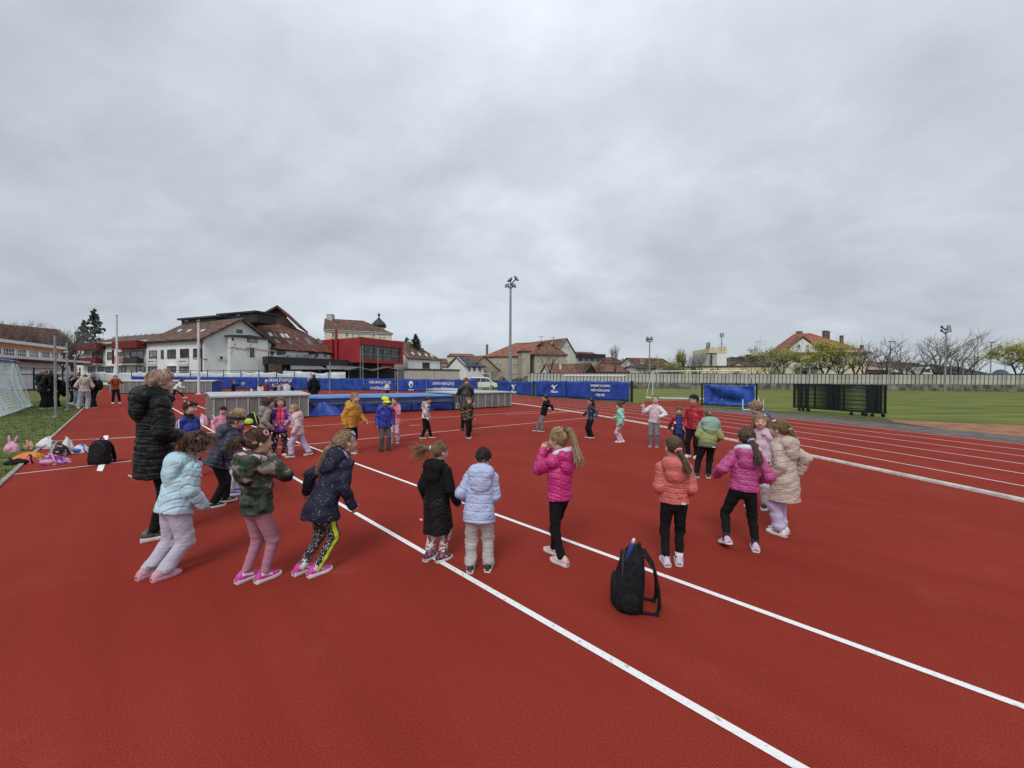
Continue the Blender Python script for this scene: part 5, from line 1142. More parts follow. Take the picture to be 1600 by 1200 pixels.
# ------------------------------------------------------------------ trees
m_bark = M('bark_dark', (.040, .032, .026), (.095, .080, .066), scale=3, rough=.95); m_twig = M('twig', (.11, .092, .076), (.19, .165, .14), scale=2, rough=.95)
m_leafy = M('leaf_spring', (.21, .22, .030), (.40, .37, .07), scale=.9, rough=.8); m_leafo = M('leaf_olive', (.155, .175, .034), (.30, .30, .08), scale=.9, rough=.8); m_leafp = M('leaf_pale', (.20, .19, .06), (.32, .30, .11), scale=.9, rough=.8)
m_needle = M('needle_dark', (.010, .022, .014), (.030, .050, .026), scale=1.2, rough=.8); m_needle2 = M('needle_blue', (.035, .062, .048), (.085, .125, .095), scale=1.2, rough=.8)
class Tris:
    def __init__(s): s.v = []; s.i = []
    def leaf(s, p, sz, rng):
        a = Vector((rng.uniform(-1, 1), rng.uniform(-1, 1), rng.uniform(-1, 1))).normalized(); b = a.orthogonal().normalized()*sz*.5; a = a*sz
        n = len(s.v); s.v += [p-a*.5, p+b*.6, p+a*.5, p-b*.6]; s.i.append((n, n+1, n+2, n+3))
def branchy(mb, tips, p, d, L, r, lev, rng, spread, up, nb=3, twig=None):
    segs = 3; pts = [p]; q = p
    for k in range(segs):
        d = (d+Vector((rng.uniform(-1, 1), rng.uniform(-1, 1), rng.uniform(-.6, 1)))*.13+Zv*up*.08).normalized(); q = q+d*L/segs; pts.append(q)
    tgt = mb if lev > 2 or twig is None else twig
    tgt.tube(pts, [r, r*.85, r*.72, r*.55], 6 if lev > 2 else (4 if lev > 1 else 3), False)
    if lev == 0: tips.append((pts[-1], d)); tips.append((pts[2], d)); return
    n = nb+(1 if rng.random() < .5 else 0)
    for k in range(n):
        f = rng.uniform(.45, 1.0) if k else 1.0; i = min(int(f*segs), segs-1); o = pts[i]+(pts[i+1]-pts[i])*(f*segs-i)
        a = rng.uniform(0, 2*PI); e = Vector((math.cos(a), math.sin(a), 0)); nd = (d*(1-spread*.35)+(e-d*e.dot(d))*spread*rng.uniform(.6, 1.2)+Zv*up*.2).normalized()
        branchy(mb, tips, o, nd, L*rng.uniform(.58, .8), r*.55, lev-1, rng, spread, up, nb, twig)
def tree(label, px, Y, ytop, seed, kind='bare', spread=.75, lev=4, trunk=.25, lean=(0, 0), group='bare trees beyond the fences', leafm=None, leaves=3, lsz=.35, up=.35, width=1.0, r=None, ybase=0, nb=3, name=None):
    rng = random.Random(seed); b = Vector((P(px, 595, Y).x, Y, 0)); H = ZH(px, ytop, Y)
    t = thing(name or ('bare_tree' if kind == 'bare' else 'budding_tree'), label, 'tree', b, group)
    tr, cr_, tips = MB(), MB(), []
    d0 = Vector((lean[0], lean[1], 1)).normalized(); r = r or H*.020; top = b+d0*H*trunk
    tr.tube([b, b+d0*H*trunk*.5, top], [r*1.35, r*1.05, r*.9], 8)
    L = H*(1-trunk)*.42; n = 4 if nb >= 3 else 3
    for k in range(n):
        a = 2*PI*k/n+rng.uniform(-.5, .5); e = Vector((math.cos(a), math.sin(a), 0)); nd = (d0*(1.0 if k else 1.6)+e*spread*rng.uniform(.6, 1.1)).normalized()
        branchy(tr, tips, top-d0*rng.uniform(0, .1)*H*trunk, nd, L*rng.uniform(.85, 1.1), r*.6, lev-1, rng, spread, up, nb, cr_)
    # scale so that the crown tops out at the height seen
    zm = max(q.z for q, _ in tips); k = (H/zm)
    for m_ in (tr, cr_): m_.v = [Vector((b.x+(v.x-b.x)*k*width, b.y+(v.y-b.y)*k*width, v.z*k)) for v in m_.v]
    tr.build('trunk', m_bark, t); cw = cr_.build('crown', m_twig, t)
    if leafm is not None:
        T = Tris()
        for q, d in tips:
            q = Vector((b.x+(q.x-b.x)*k*width, b.y+(q.y-b.y)*k*width, q.z*k))
            for _ in range(leaves): T.leaf(q+Vector((rng.gauss(0, 1), rng.gauss(0, 1), rng.gauss(0, .7)))*H*.028, lsz*rng.uniform(.6, 1.3), rng)
        mb = MB(); mb.v = T.v; mb.f = T.i; mb.i = [0]*len(T.i); mb.build('foliage', leafm, t)
    return t
def conifer(label, px, Y, ytop, seed, mat, w=.24, gap=0, group='dark conifers', lop=False):
    rng = random.Random(seed); b = Vector((P(px, 595, Y).x, Y, 0)); H = ZH(px, ytop, Y); t = thing('conifer', label, 'tree', b, group)
    mb = MB(); mb.tube([b, b+Zv*H*.5, b+Zv*H], [H*.020, H*.012, H*.003], 7); mb.build('trunk', m_bark, t); T = Tris(); br = MB()
    z = H*.22
    while z < H*.985:
        f = 1-(z/H); R = H*w*(f**.75)*rng.uniform(.7, 1.1)
        for k in range(7):
            a = rng.uniform(0, 2*PI); 
            if gap and rng.random() < gap: continue
            e = Vector((math.cos(a), math.sin(a), rng.uniform(-.15, .25))); o = b+Zv*z; RR = R*rng.uniform(.6, 1.15); br.tube([o, o+e*RR*.5-Zv*RR*.04, o+e*RR], [H*.004, H*.003, H*.001], 3, False)
            for j in range(9):
                g = rng.uniform(.25, 1.0); T.leaf(o+e*RR*g+Vector((rng.gauss(0, .09), rng.gauss(0, .09), rng.gauss(0, .045)))*R*1.6, H*.045*rng.uniform(.6, 1.2), rng)
        z += H*.030
    br.build('branches', m_bark, t); mb = MB(); mb.v = T.v; mb.f = T.i; mb.i = [0]*len(T.i); mb.build('crown', mat, t); return t
conifer('tall ragged spruce left of the white business block', 149, 100, 481, 1, m_needle2, .25, .5); conifer('second ragged spruce behind the tall one', 131, 108, 499, 2, m_needle2, .27, .6)
conifer('dark conifer peeking over the shed house roof right of the red box', 649, 108, 521, 3, m_needle, .34, .1); conifer('small dark conifer left of the taller one above the shed roof', 636, 112, 526, 4, m_needle, .3, .2)
for i, (px, Y, yt, sd, sp, tk, lab) in enumerate((
    (8, 66, 497, 11, .7, .3, 'bare tree at the far left edge above the orange school hall'), (35, 68, 494, 12, .65, .3, 'bare tree second from the left above the long brown roof'),
    (99, 62, 503, 13, .6, .3, 'bare tree left of the spruce behind the net posts'), (113, 66, 506, 14, .5, .3, 'slim bare tree close left of the spruce'),
    (858.5, 80, 531, 15, .75, .28, 'dark bare tree in front of the beige apartment block'), (909, 84, 560, 16, .6, .3, 'small bare tree before the long low house'),
    (765, 80, 570, 17, .9, .1, 'bare bush beside the white van'), (1046, 78, 561, 18, .7, .25, 'pale budding bare tree right of the distant floodlight'),
    (1084, 82, 548, 19, .6, .3, 'bare tree with upswept limbs left of the white mill block'), (1093, 84, 548, 20, .8, .3, 'spreading bare tree directly left of the white mill block'),
    (1336, 74, 526, 21, .85, .25, 'bare tree at the right corner of the villa'), (1383, 78, 527, 22, .75, .25, 'bare tree right of the villa beside a street lamp'),
    (1400, 84, 547, 23, .9, .2, 'low bare tree behind the diner'), (1467, 78, 536, 24, .9, .2, 'low bare tree just left of the right floodlight'),
    (1151, 80, 572, 26, .8, .2, 'small pruned bare tree before the cream hall'), (1250, 84, 556, 27, .7, .3, 'thin bare tree in front of the villa balcony'))):
    tree(lab, px, Y, yt, sd, spread=sp, trunk=tk, lev=4 if px > 700 else 5)
tree('slender columnar bare tree above the broad brown roof', 961, 80, 535, 31, spread=.28, trunk=.3, up=.9, width=.8)
tree('pointed bare poplar behind the goal', 1062, 86, 546, 32, spread=.22, trunk=.2, up=1, width=.9, leafm=m_leafo, leaves=2, lsz=.3, group='budding trees along the far wall'); tree('taller pointed bare poplar right of the other', 1067, 87, 543.5, 33, spread=.2, trunk=.2, up=1, width=.9, leafm=m_leafo, leaves=2, lsz=.3, group='budding trees along the far wall')
tree('split bare tree with two leaning limbs left of the right floodlight', 1437, 73, 519, 34, spread=.8, trunk=.22, lean=(-.12, 0), leafm=m_leafp, leaves=1, lsz=.16, width=1.1)
tree('leaning half bare tree close behind the right floodlight', 1462, 75, 511, 341, spread=.7, trunk=.3, lean=(.22, 0), leafm=m_leafp, leaves=1, lsz=.14, width=.8)
tree('wide bare tree with many upswept limbs right of the right floodlight', 1499, 73, 513, 35, spread=.85, trunk=.2, leafm=m_leafp, leaves=1, lsz=.16, width=1.1)
tree('full green budding tree left of the villa', 1202, 76, 529, 36, 'bud', .8, 5, .25, leafm=m_leafo, leaves=2, lsz=.30, group='budding trees along the far wall'); tree('second green budding tree overlapping the left of the villa', 1221, 78, 534, 37, 'bud', .7, 5, .28, leafm=m_leafo, leaves=2, lsz=.30, group='budding trees along the far wall')
tree('yellow green budding tree in front of the villa', 1289, 75, 531, 38, 'bud', .85, 5, .25, leafm=m_leafy, leaves=3, lsz=.30, group='budding trees along the far wall'); tree('smaller budding tree right of the yellow green one', 1312, 77, 546, 39, 'bud', .8, 5, .25, leafm=m_leafo, leaves=2, lsz=.30, group='budding trees along the far wall')
tree('olive budding tree with dark limbs at the right edge of the view', 1591, 72, 526, 40, 'bud', .9, 5, .25, leafm=m_leafy, leaves=6, lsz=.30, group='budding trees along the far wall')
tree('low green bush tree behind the right goal crossbar', 1037, 82, 559, 41, 'bud', .9, 4, .12, leafm=m_leafo, leaves=2, lsz=.30, group='budding trees along the far wall'); tree('low green bush tree right of the other bush', 1055, 84, 568, 42, 'bud', .9, 4, .12, leafm=m_leafo, leaves=2, lsz=.30, group='budding trees along the far wall'); tree('broad green bush between poplars and pale tree', 1046, 90, 560, 43, 'bud', .9, 4, .12, leafm=m_leafo, leaves=4, lsz=.36, group='budding trees along the far wall')
def hedge(label, x0, x1, yt, Y, seed, mat=None):
    rng = random.Random(seed); a, b = P(x0, 595, Y), P(x1, 595, Y); h = ZH((x0+x1)/2, yt, Y); t = thing('hedge', label, 'hedge', ((a.x+b.x)/2, Y, 0), 'hedges beyond the wall'); T = Tris()
    for k in range(int((b.x-a.x)*60)):
        x = rng.uniform(a.x, b.x); hh = h*(.75+.2*math.sin(x*.9+seed)+.12*math.sin(x*2.3)); T.leaf(Vector((x, Y+rng.uniform(-.8, .8), hh*rng.random()**.6)), rng.uniform(.25, .55), rng)
    mb = MB(); mb.v = T.v; mb.f = T.i; mb.i = [0]*len(T.i); mb.build('foliage', mat or m_leafd, t)
    mb = MB()
    for k in range(9): x = a.x+(b.x-a.x)*(k+.5)/9; mb.tube([(x, Y, 0), (x+.2, Y, h*.7)], .05, 5)
    mb.build('stems', m_bark, t)
m_leafd = M('hedge_dark', (.028, .030, .016), (.070, .066, .040), scale=.7, rough=.9)
hedge('dark leafless hedge line left of the white mill block', 1072, 1122, 567, 92, 1); hedge('dark brown hedge behind the split tree', 1424, 1442, 568, 100, 2); hedge('dark hedge right of the white lorry', 1458, 1496, 573, 100, 3); hedge('brownish hedge right of the bare trees', 1497, 1545, 580, 112, 4); hedge('dark shrubs at the foot of the beige apartment row', 782, 826, 587, 88, 5)

for px, Y, yt, sd, lab in ((935, 95, 556, 61, 'hazy bare tree between the dark gable barn and the columnar tree'), (988, 100, 558, 62, 'hazy bare tree right of the broad brown roof'), (1004, 90, 563, 63, 'small bare tree over the pale green shed'), (1022, 95, 553, 64, 'bare tree just right of the distant floodlight mast'), (895, 100, 566, 65, 'small bare tree at the right foot of the pale gable house'), (690, 120, 562, 66, 'small bare tree between the shed house and the rusty roof'), (1180, 95, 560, 67, 'bare tree behind the left of the budding trees'), (1415, 90, 543, 68, 'slim bare tree behind the diner letters'), (1520, 95, 552, 69, 'thin bare tree between the wide bare tree and the street lamp'), (1350, 82, 540, 70, 'thin bare tree at the far right corner of the villa')):
    tree(lab, px, Y, yt, sd, spread=.65, trunk=.28, lev=4)
# ------------------------------------------------------------------ people: smooth-union bodies and clothes, meshed by surface nets
class Sdf:
    def __init__(s, lo, hi, h):
        s.h = h; s.o = np.array(lo, float); n = np.ceil((np.array(hi)-s.o)/h).astype(int)+1; s.n = n; s.f = np.full(n, 0.3, np.float32)
        s.ax = [(s.o[k]+h*np.arange(n[k])).astype(np.float32) for k in range(3)]
    def _sub(s, lo, hi):
        i0 = np.clip(np.floor((lo-s.o)/s.h).astype(int), 0, s.n); i1 = np.clip(np.ceil((hi-s.o)/s.h).astype(int)+1, 0, s.n)
        sl = tuple(slice(a, b) for a, b in zip(i0, i1)); X = s.ax[0][sl[0]][:, None, None]; Y = s.ax[1][sl[1]][None, :, None]; Z = s.ax[2][sl[2]][None, None, :]
        return sl, X, Y, Z
    def _put(s, sl, d, k, sub=False):
        f = s.f[sl]
        if f.size == 0: return
        if sub: s.f[sl] = np.maximum(f, -d); return
        if k > 0:
            h = np.maximum(k-np.abs(f-d), 0)/k; s.f[sl] = np.minimum(f, d)-h*h*k*.25
        else: s.f[sl] = np.minimum(f, d)
    def cone(s, a, b, ra, rb, k=.02, flat=None, sub=False):
        """tapered capsule; flat=(direction, factor): thickness along the direction is scaled by the factor"""
        a = np.array(a, float); b = np.array(b, float); m = max(ra, rb)+.05
        sl, X, Y, Z = s._sub(np.minimum(a, b)-m, np.maximum(a, b)+m)
        px, py, pz = X-a[0], Y-a[1], Z-a[2]; ab = b-a
        q = 1.0
        if flat is not None:
            n = np.array(flat[0], float); n /= np.linalg.norm(n); c = 1/flat[1]-1
            t = px*n[0]+py*n[1]+pz*n[2]; px, py, pz = px+n[0]*t*c, py+n[1]*t*c, pz+n[2]*t*c
            ab = ab+n*ab.dot(n)*c; q = (1+flat[1])/2
        L = max(ab.dot(ab), 1e-9); t = np.clip((px*ab[0]+py*ab[1]+pz*ab[2])/L, 0, 1)
        d = np.sqrt((px-ab[0]*t)**2+(py-ab[1]*t)**2+(pz-ab[2]*t)**2)-(ra+(rb-ra)*t)
        s._put(sl, d*q, k, sub)
    def ell(s, c, r, R=None, k=.015, sub=False):
        c = np.array(c, float); r = np.array(r, float); m = r.max()+.05
        sl, X, Y, Z = s._sub(c-m, c+m); px, py, pz = X-c[0], Y-c[1], Z-c[2]
        if R is not None: px, py, pz = (px*R[0, 0]+py*R[1, 0]+pz*R[2, 0], px*R[0, 1]+py*R[1, 1]+pz*R[2, 1], px*R[0, 2]+py*R[1, 2]+pz*R[2, 2])
        g = np.sqrt((px/r[0])**2+(py/r[1])**2+(pz/r[2])**2); g2 = np.sqrt((px/r[0]**2)**2+(py/r[1]**2)**2+(pz/r[2]**2)**2)+1e-6
        s._put(sl, g*(g-1)/g2, k, sub)
    def cut(s, p, n, lo=None, hi=None):
        """remove what lies on the side of the plane that n points to"""
        sl, X, Y, Z = s._sub(s.o if lo is None else np.array(lo), s.o+s.n*s.h if hi is None else np.array(hi)); n = np.array(n, float); n /= np.linalg.norm(n)
        d = (X-p[0])*n[0]+(Y-p[1])*n[1]+(Z-p[2])*n[2]; s.f[sl] = np.maximum(s.f[sl], d)
    def mesh(s):
        f = s.f; b = f < 0; c = np.zeros(tuple(s.n-1), np.int8)
        for i in (0, 1):
            for j in (0, 1):
                for k in (0, 1): c += b[i:s.n[0]-1+i, j:s.n[1]-1+j, k:s.n[2]-1+k]
        m = (c > 0) & (c < 8); ijk = np.argwhere(m); idx = np.full(m.shape, -1, np.int32); idx[m] = np.arange(len(ijk))
        cor = np.array([(i, j, k) for i in (0, 1) for j in (0, 1) for k in (0, 1)]); val = np.stack([f[ijk[:, 0]+a, ijk[:, 1]+b_, ijk[:, 2]+c_] for a, b_, c_ in cor], 1)
        acc = np.zeros((len(ijk), 3)); cnt = np.zeros(len(ijk))
        for a in range(8):
            for e_ in range(a+1, 8):
                if np.abs(cor[a]-cor[e_]).sum() != 1: continue
                va, ve = val[:, a], val[:, e_]; x = (va < 0) != (ve < 0); t = np.where(x, va/np.where(x, va-ve, 1), 0)
                acc += np.where(x[:, None], cor[a]+t[:, None]*(cor[e_]-cor[a]), 0); cnt += x
        v = s.o+(ijk+acc/np.maximum(cnt, 1)[:, None])*s.h; F = []
        for ax in range(3):
            u, w = (ax+1) % 3, (ax+2) % 3; sl0 = [slice(None)]*3; sl1 = [slice(None)]*3; sl0[ax] = slice(0, -1); sl1[ax] = slice(1, None)
            e0, e1 = b[tuple(sl0)], b[tuple(sl1)]; ed = np.argwhere(e0 != e1); ed = ed[(ed[:, u] > 0) & (ed[:, w] > 0) & (ed[:, u] < s.n[u]-1) & (ed[:, w] < s.n[w]-1)]
            ins = b[ed[:, 0], ed[:, 1], ed[:, 2]]; q = []
            for du, dw in ((-1, -1), (0, -1), (0, 0), (-1, 0)):
                z = ed.copy(); z[:, u] += du; z[:, w] += dw; q.append(idx[z[:, 0], z[:, 1], z[:, 2]])
            q = np.stack(q, 1); q[~ins] = q[~ins][:, ::-1]; F.append(q)
        F = np.concatenate(F); F = F[(F >= 0).all(1)]; return v, F
def vnorm(v, F):
    n = np.zeros_like(v); c = np.cross(v[F[:, 2]]-v[F[:, 0]], v[F[:, 3]]-v[F[:, 1]])
    for k in range(4): np.add.at(n, F[:, k], c)
    return n/(np.linalg.norm(n, axis=1)[:, None]+1e-9)
def relax(v, F, it=1, w=.5):
    for _ in range(it):
        a = np.zeros_like(v); c = np.zeros(len(v))
        for k in range(4):
            for j in (1, 3): np.add.at(a, F[:, k], v[F[:, (k+j) % 4]]); np.add.at(c, F[:, k], 1)
        v = v*(1-w)+w*a/np.maximum(c, 1)[:, None]
    return v
def qmesh(name, v, F, mats, parent, idx=None):
    me = bpy.data.meshes.new(name); me.vertices.add(len(v)); me.vertices.foreach_set('co', v.astype(np.float32).ravel())
    me.loops.add(F.size); me.loops.foreach_set('vertex_index', F.astype(np.int32).ravel()); me.polygons.add(len(F)); me.polygons.foreach_set('loop_start', np.arange(0, F.size, F.shape[1], dtype=np.int32))
    for m in (mats if isinstance(mats, (list, tuple)) else [mats]): me.materials.append(m)
    if idx is not None: me.polygons.foreach_set('material_index', idx.astype(np.int32))
    me.polygons.foreach_set('use_smooth', np.ones(len(F), bool)); me.update(calc_edges=True)
    o = bpy.data.objects.new(name, me); C.collection.objects.link(o); o.parent = parent; return o
def nrm(v): v = np.array(v, float); return v/np.linalg.norm(v)
def ik(a, t, l1, l2, pole):
    a, t = np.array(a, float), np.array(t, float); d = t-a; L = np.linalg.norm(d); L2 = min(L, (l1+l2)*.998); u = d/max(L, 1e-6); t = a+u*L2
    x = (l1*l1-l2*l2+L2*L2)/(2*L2); y = math.sqrt(max(l1*l1-x*x, 0)); p = np.array(pole, float); p = p-u*p.dot(u); p = nrm(p); return a+u*x+p*y, t
def lumps(v, amp, sc, seed, oct=3):
    rng = np.random.default_rng(seed); r = np.zeros(len(v))
    for o in range(oct):
        for _ in range(3): k = rng.normal(size=3); k = k/np.linalg.norm(k)*sc*(1.7**o); r += np.sin(v @ k+rng.random()*6.3)*(.6**o)
    return r*amp/3
skin_c = dict(fair=M('skin_fair', (.50, .30, .22), (.60, .39, .30), scale=14, rough=.55, spec=.35), warm=M('skin_warm', (.43, .25, .17), (.52, .32, .23), scale=14, rough=.55, spec=.35), pale=M('skin_pale', (.56, .37, .30), (.66, .46, .38), scale=14, rough=.55, spec=.35))
m_lip = M('lips', (.40, .18, .145), (.46, .22, .18), scale=20, rough=.5); m_eye = M('eye_dark', (.02, .016, .014), (.03, .024, .02), scale=20, rough=.2, spec=.6); m_eyew = M('eye_white', (.55, .53, .50), (.62, .60, .57), scale=20, rough=.3)
def hairm(name, c):
    m = M('hair_'+name, tuple(x*.45 for x in c), c, scale=55, rough=.55, spec=.25, bump=.35, bscale=90, stretch=(1, 1, .25), lo=.3, hi=.7); m['tone'] = c; return m
H_brown = hairm('brown', (.085, .048, .028)); H_dark = hairm('dark', (.030, .020, .015)); H_black = hairm('black', (.014, .012, .012)); H_lbrown = hairm('light_brown', (.20, .125, .070)); H_blond = hairm('blond', (.46, .32, .175)); H_dblond = hairm('dark_blond', (.30, .205, .115)); H_red = hairm('auburn', (.24, .095, .04)); H_ash = hairm('ash_pink', (.37, .245, .185)); H_ash2 = hairm('ash_brown', (.17, .10, .075))
def shoe(name, parent, p, yaw, pitch, L, up, sole, accent, high=False):
    """lofted trainer: sole and upper; heel behind the ankle point, toe forward"""
    Rz = Matrix.Rotation(-yaw, 3, 'Z') @ Matrix.Rotation(pitch, 3, 'X'); p = Vector(p)
    sec = [(-.34, .13, .10, .20), (-.29, .17, .16, .34), (-.16, .185, .17, .46), (-.02, .18, .165, .45), (.10, .185, .175, .38), (.26, .21, .20, .30), (.42, .205, .19, .25), (.56, .155, .14, .20), (.64, .08, .06, .14)]
    n = 14; rs = []
    for y, w, wt, h in sec:
        r = []
        for k in range(n):
            a = 2*PI*k/n; c, s_ = math.cos(a), math.sin(a); x = w*abs(c)**.7*(1 if c > 0 else -1); z = .07+(h-.07)*(max(s_, 0)**.8); 
            if s_ < 0: z = .07
            x = x*(1-.32*max(s_, 0)**1.5); r.append(p+Rz @ Vector((x*L, y*L, z*L)))
        rs.append(r)
    mb = MB(); mb.rings(rs)
    nf = len(mb.f)
    for i in range(nf):
        s_ = i//n; k = i % n
        if accent is not None and 2 <= s_ <= 4 and k in (1, 5) : mb.i[i] = 1
    o = mb.build(name, [up, accent or up], parent, smooth=True, rel=False)
    rs = []
    for z, g in ((0, .93), (.035, 1.05), (.12, 1.07), (.135, 1.0)):
        ring = [(w*L*g, y*L*(1.03 if abs(y) > .5 else 1), z) for y, w, _, _ in sec]+[(-w*L*g, y*L*(1.03 if abs(y) > .5 else 1), z) for y, w, _, _ in reversed(sec)]
        rs.append([p+Rz @ Vector((x, y, (z+(.03*max(0, y/L-.4)**1)+(.02 if y/L < -.2 else 0)*(z/.1))*L)) for x, y, z in ring])
    mb = MB(); mb.rings(rs); so_ = mb.build('sole', sole, parent, smooth=False, rel=False); so_.parent = o
    return o
def wrist_hand(S, w, d, palm, side, sc, vox, curl=.35, k=.004):
    """palm, four fingers with two bends and a thumb leaving the side of the palm"""
    d = nrm(d); palm = nrm(np.array(palm)-d*np.dot(palm, d)); lat = np.cross(d, palm)*side; L = .095*sc; fr = max(.0068*sc, vox*.62)
    S.cone(w, w+d*L*.45, .020*sc, .026*sc, .01, flat=(palm, .6))
    for i, (o, ln) in enumerate(((-.022, .44), (-.0075, .50), (.0075, .46), (.021, .36))):
        b = w+d*L*.48+lat*(-o)*sc; ln *= L; q = b; dd = d
        for j, f in enumerate((.5, .3, .25)):
            dd = nrm(dd+palm*curl*(.5+.35*j)); q2 = q+dd*ln*f; S.cone(q, q2, fr*(1-.1*j), fr*(.92-.1*j), k); q = q2
    t0 = w+d*L*.12+lat*.016*sc; td = nrm(d*.62+lat*.72+palm*.35); t1 = t0+td*L*.30; S.cone(t0, t1, fr*1.45, fr*1.15, .006); t2 = t1+nrm(td+d*.5)*L*.22; S.cone(t1, t2, fr*1.1, fr*.9, .004)
NP = [0]; kcuff = True; m_zip = M('zip_line', (.03, .03, .03), (.06, .06, .06), scale=40, rough=.4)
def person(label, px, py, theta, zt, adult=False, vox=.011, lean=0, side=0, crouch=0, hip=(0, 0), head=(0, 0), arms=None, feet=None, top=None, bot=None, shoes=None, hair=None, skin='fair', group=None, loc=None, hands=True, face=True, z=0.0, curl=.35, tilt=0, twist=0):
    NP[0] += 1; seed = NP[0]
    b = loc or G(px, py); th = math.radians(theta); az = math.atan2(b.x, b.y)
    t = thing('person', label, 'person', (b.x, b.y, z), group); t.rotation_euler.z = -(az+th)
    A = dict(hip=.52, hw=.046, torso=.30, sh=.100, neck=.065, hh=.132, up=.172, fo=.148, leg=(.25, .235), ank=.035) if adult else dict(hip=.495, hw=.047, torso=.298, sh=.090, neck=.085, hh=.172, up=.160, fo=.138, leg=(.243, .220), ank=.034)
    le, si = math.radians(lean), math.radians(side); u = nrm((math.sin(si), math.sin(le)*math.cos(si), math.cos(le)*math.cos(si))); hp_ = math.radians(head[1])
    H = zt/(A['hip']*(1-crouch)+u[2]*A['torso']+(u[2]*.5+math.cos(hp_)*.5)*(A['neck']+A['hh']*.28)+math.sin(hp_)*.012+A['hh']*(.54*math.cos(hp_)+.03*abs(math.sin(hp_))))
    hs = H/1.2 if not adult else H/1.25
    P0 = np.array([hip[0]*H, hip[1]*H, A['hip']*H*(1-crouch)])
    le, si = math.radians(lean), math.radians(side); u = nrm((math.sin(si), math.sin(le)*math.cos(si), math.cos(le)*math.cos(si))); r = nrm(np.cross((0, 1, 0), u)); tw = math.radians(twist)
    fw = np.cross(u, r); r, fw = r*math.cos(tw)+fw*math.sin(tw), fw*math.cos(tw)-r*math.sin(tw)
    nb_ = P0+u*A['torso']*H
    hy, hp, ht = math.radians(head[0]), math.radians(head[1]), math.radians(tilt)
    hf = nrm((math.sin(hy)*math.cos(hp), math.cos(hy)*math.cos(hp), math.sin(hp))); hr = nrm(np.cross(hf, (math.sin(ht), 0, math.cos(ht)))); hu = np.cross(hr, hf)
    hc = nb_+nrm(u*.5+hu*.5)*(A['neck']+A['hh']*.28)*H+hf*.012*H; hh = A['hh']*H; RH = np.stack([hr, hf, hu], 1)
    hd = lambda x, y, z_: hc+RH @ np.array([x, y, z_])*hh
    # joints
    sh = [P0+u*A['torso']*H*.93+r*s*A['sh']*H for s in (-1, 1)]
    arms = arms or ((.035, .03, -.288), (.035, .03, -.288)); EL, WR = [], []
    for k, s in enumerate((-1, 1)):
        a = arms[k]; tg = sh[k]+np.array([s*a[0], a[1], a[2]])*H; pole = (s*.22, -1, -.35) if len(a) < 4 else (s*a[3][0]*.55, a[3][1], a[3][2]); e_, w = ik(sh[k], tg, A['up']*H, A['fo']*H, pole); EL.append(e_); WR.append(w)
    feet = feet or ((-.07, 0, 0, 0, 0), (.07, 0, 0, 0, 0)); HJ, KN_, AN = [], [], []
    for k, s in enumerate((-1, 1)):
        x, y, zz, yw, pt = feet[k]; j = P0+np.array([s*A['hw']*H, 0, -.01*H]); an = np.array([x*H, y*H, (zz+A['ank'])*H]); yr = math.radians(yw); k_, an2 = ik(j, an, A['leg'][0]*H, A['leg'][1]*H, (math.sin(yr)+s*.06, math.cos(yr), .12)); HJ.append(j); KN_.append(k_); AN.append(an)
    allp = np.array([P0, nb_, hc+hu*hh*.5]+EL+WR+KN_+AN); lo, hi = allp.min(0)-.20*H, allp.max(0)+.20*H; lo[2] = allp[:, 2].min()-.06*H
    # ---- body, one continuous skin
    S = Sdf(lo, hi, vox); kk = .018*hs; lr = .90 if adult else 1.0
    S.cone(P0+u*.02*H, P0+u*.2*H, .066*H, .068*H, kk, flat=(fw, .72)); S.cone(P0+u*.2*H, P0+u*A['torso']*H*.88, .068*H, .055*H, kk, flat=(fw, .7))
    S.cone(nb_-u*.02*H, hc-hu*hh*.28, .042*H if not adult else .036*H, .036*H if not adult else .033*H, .015*hs)
    for k in (0, 1):
        S.cone(nb_-u*.025*H, sh[k]-u*.012*H, .034*H, .030*H, kk*.5); S.cone(sh[k]-u*.008*H, EL[k], .031*H, .025*H, kk*.5); S.cone(EL[k], WR[k], .025*H, .018*H, kk*.5)
        S.cone(HJ[k], KN_[k], .039*H*lr, .025*H*lr, kk*.6); S.cone(KN_[k], AN[k], .025*H*lr, .019*H*lr, kk*.6)
        if hands:
            s = (-1, 1)[k]; a = arms[k]; hdv = nrm(WR[k]-EL[k]) if len(a) < 5 else a[4]; wrist_hand(S, WR[k], hdv, (-s*.9, .35, 0) if abs(hdv[2]) > .6 else (0, 0, -1) if abs(hdv[0]) < .7 else (0, .3, -1), s, hs, vox, curl)
    S.ell(hd(0, -.03, .09), np.array((.355, .435, .41))*hh, RH, .01); S.ell(hd(0, .09, -.17), np.array((.285, .315, .33))*hh, RH, .02*hs); S.ell(hd(0, .27, -.38), np.array((.11, .09, .08))*hh, RH, .02*hs)
    for s in (-1, 1): S.ell(hd(s*.15, .27, -.17), np.array((.12, .11, .11))*hh, RH, .015*hs); S.ell(hd(s*.352, -.03, -.09), np.array((.034, .066, .098))*hh, RH, .004)
    if face:
        S.cone(hd(0, .37, .03), hd(0, .455, -.115), .035*hh, .055*hh, .008*hs); S.ell(hd(0, .375, -.235), np.array((.085, .04, .020))*hh, RH, .004); S.ell(hd(0, .365, -.275), np.array((.07, .04, .020))*hh, RH, .004)
        for s in (-1, 1): S.ell(hd(s*.145, .42, .0), np.array((.075, .05, .05))*hh, RH, .01, sub=True)
    v, F = S.mesh(); fc = v[F].mean(1); q = (fc-hc) @ RH/hh; lip = (np.abs(q[:, 0]) < .085) & (q[:, 1] > .34) & (q[:, 2] < -.22) & (q[:, 2] > -.29)
    body = qmesh('body', v, F, [skin_c[skin], m_lip], t, lip.astype(int))
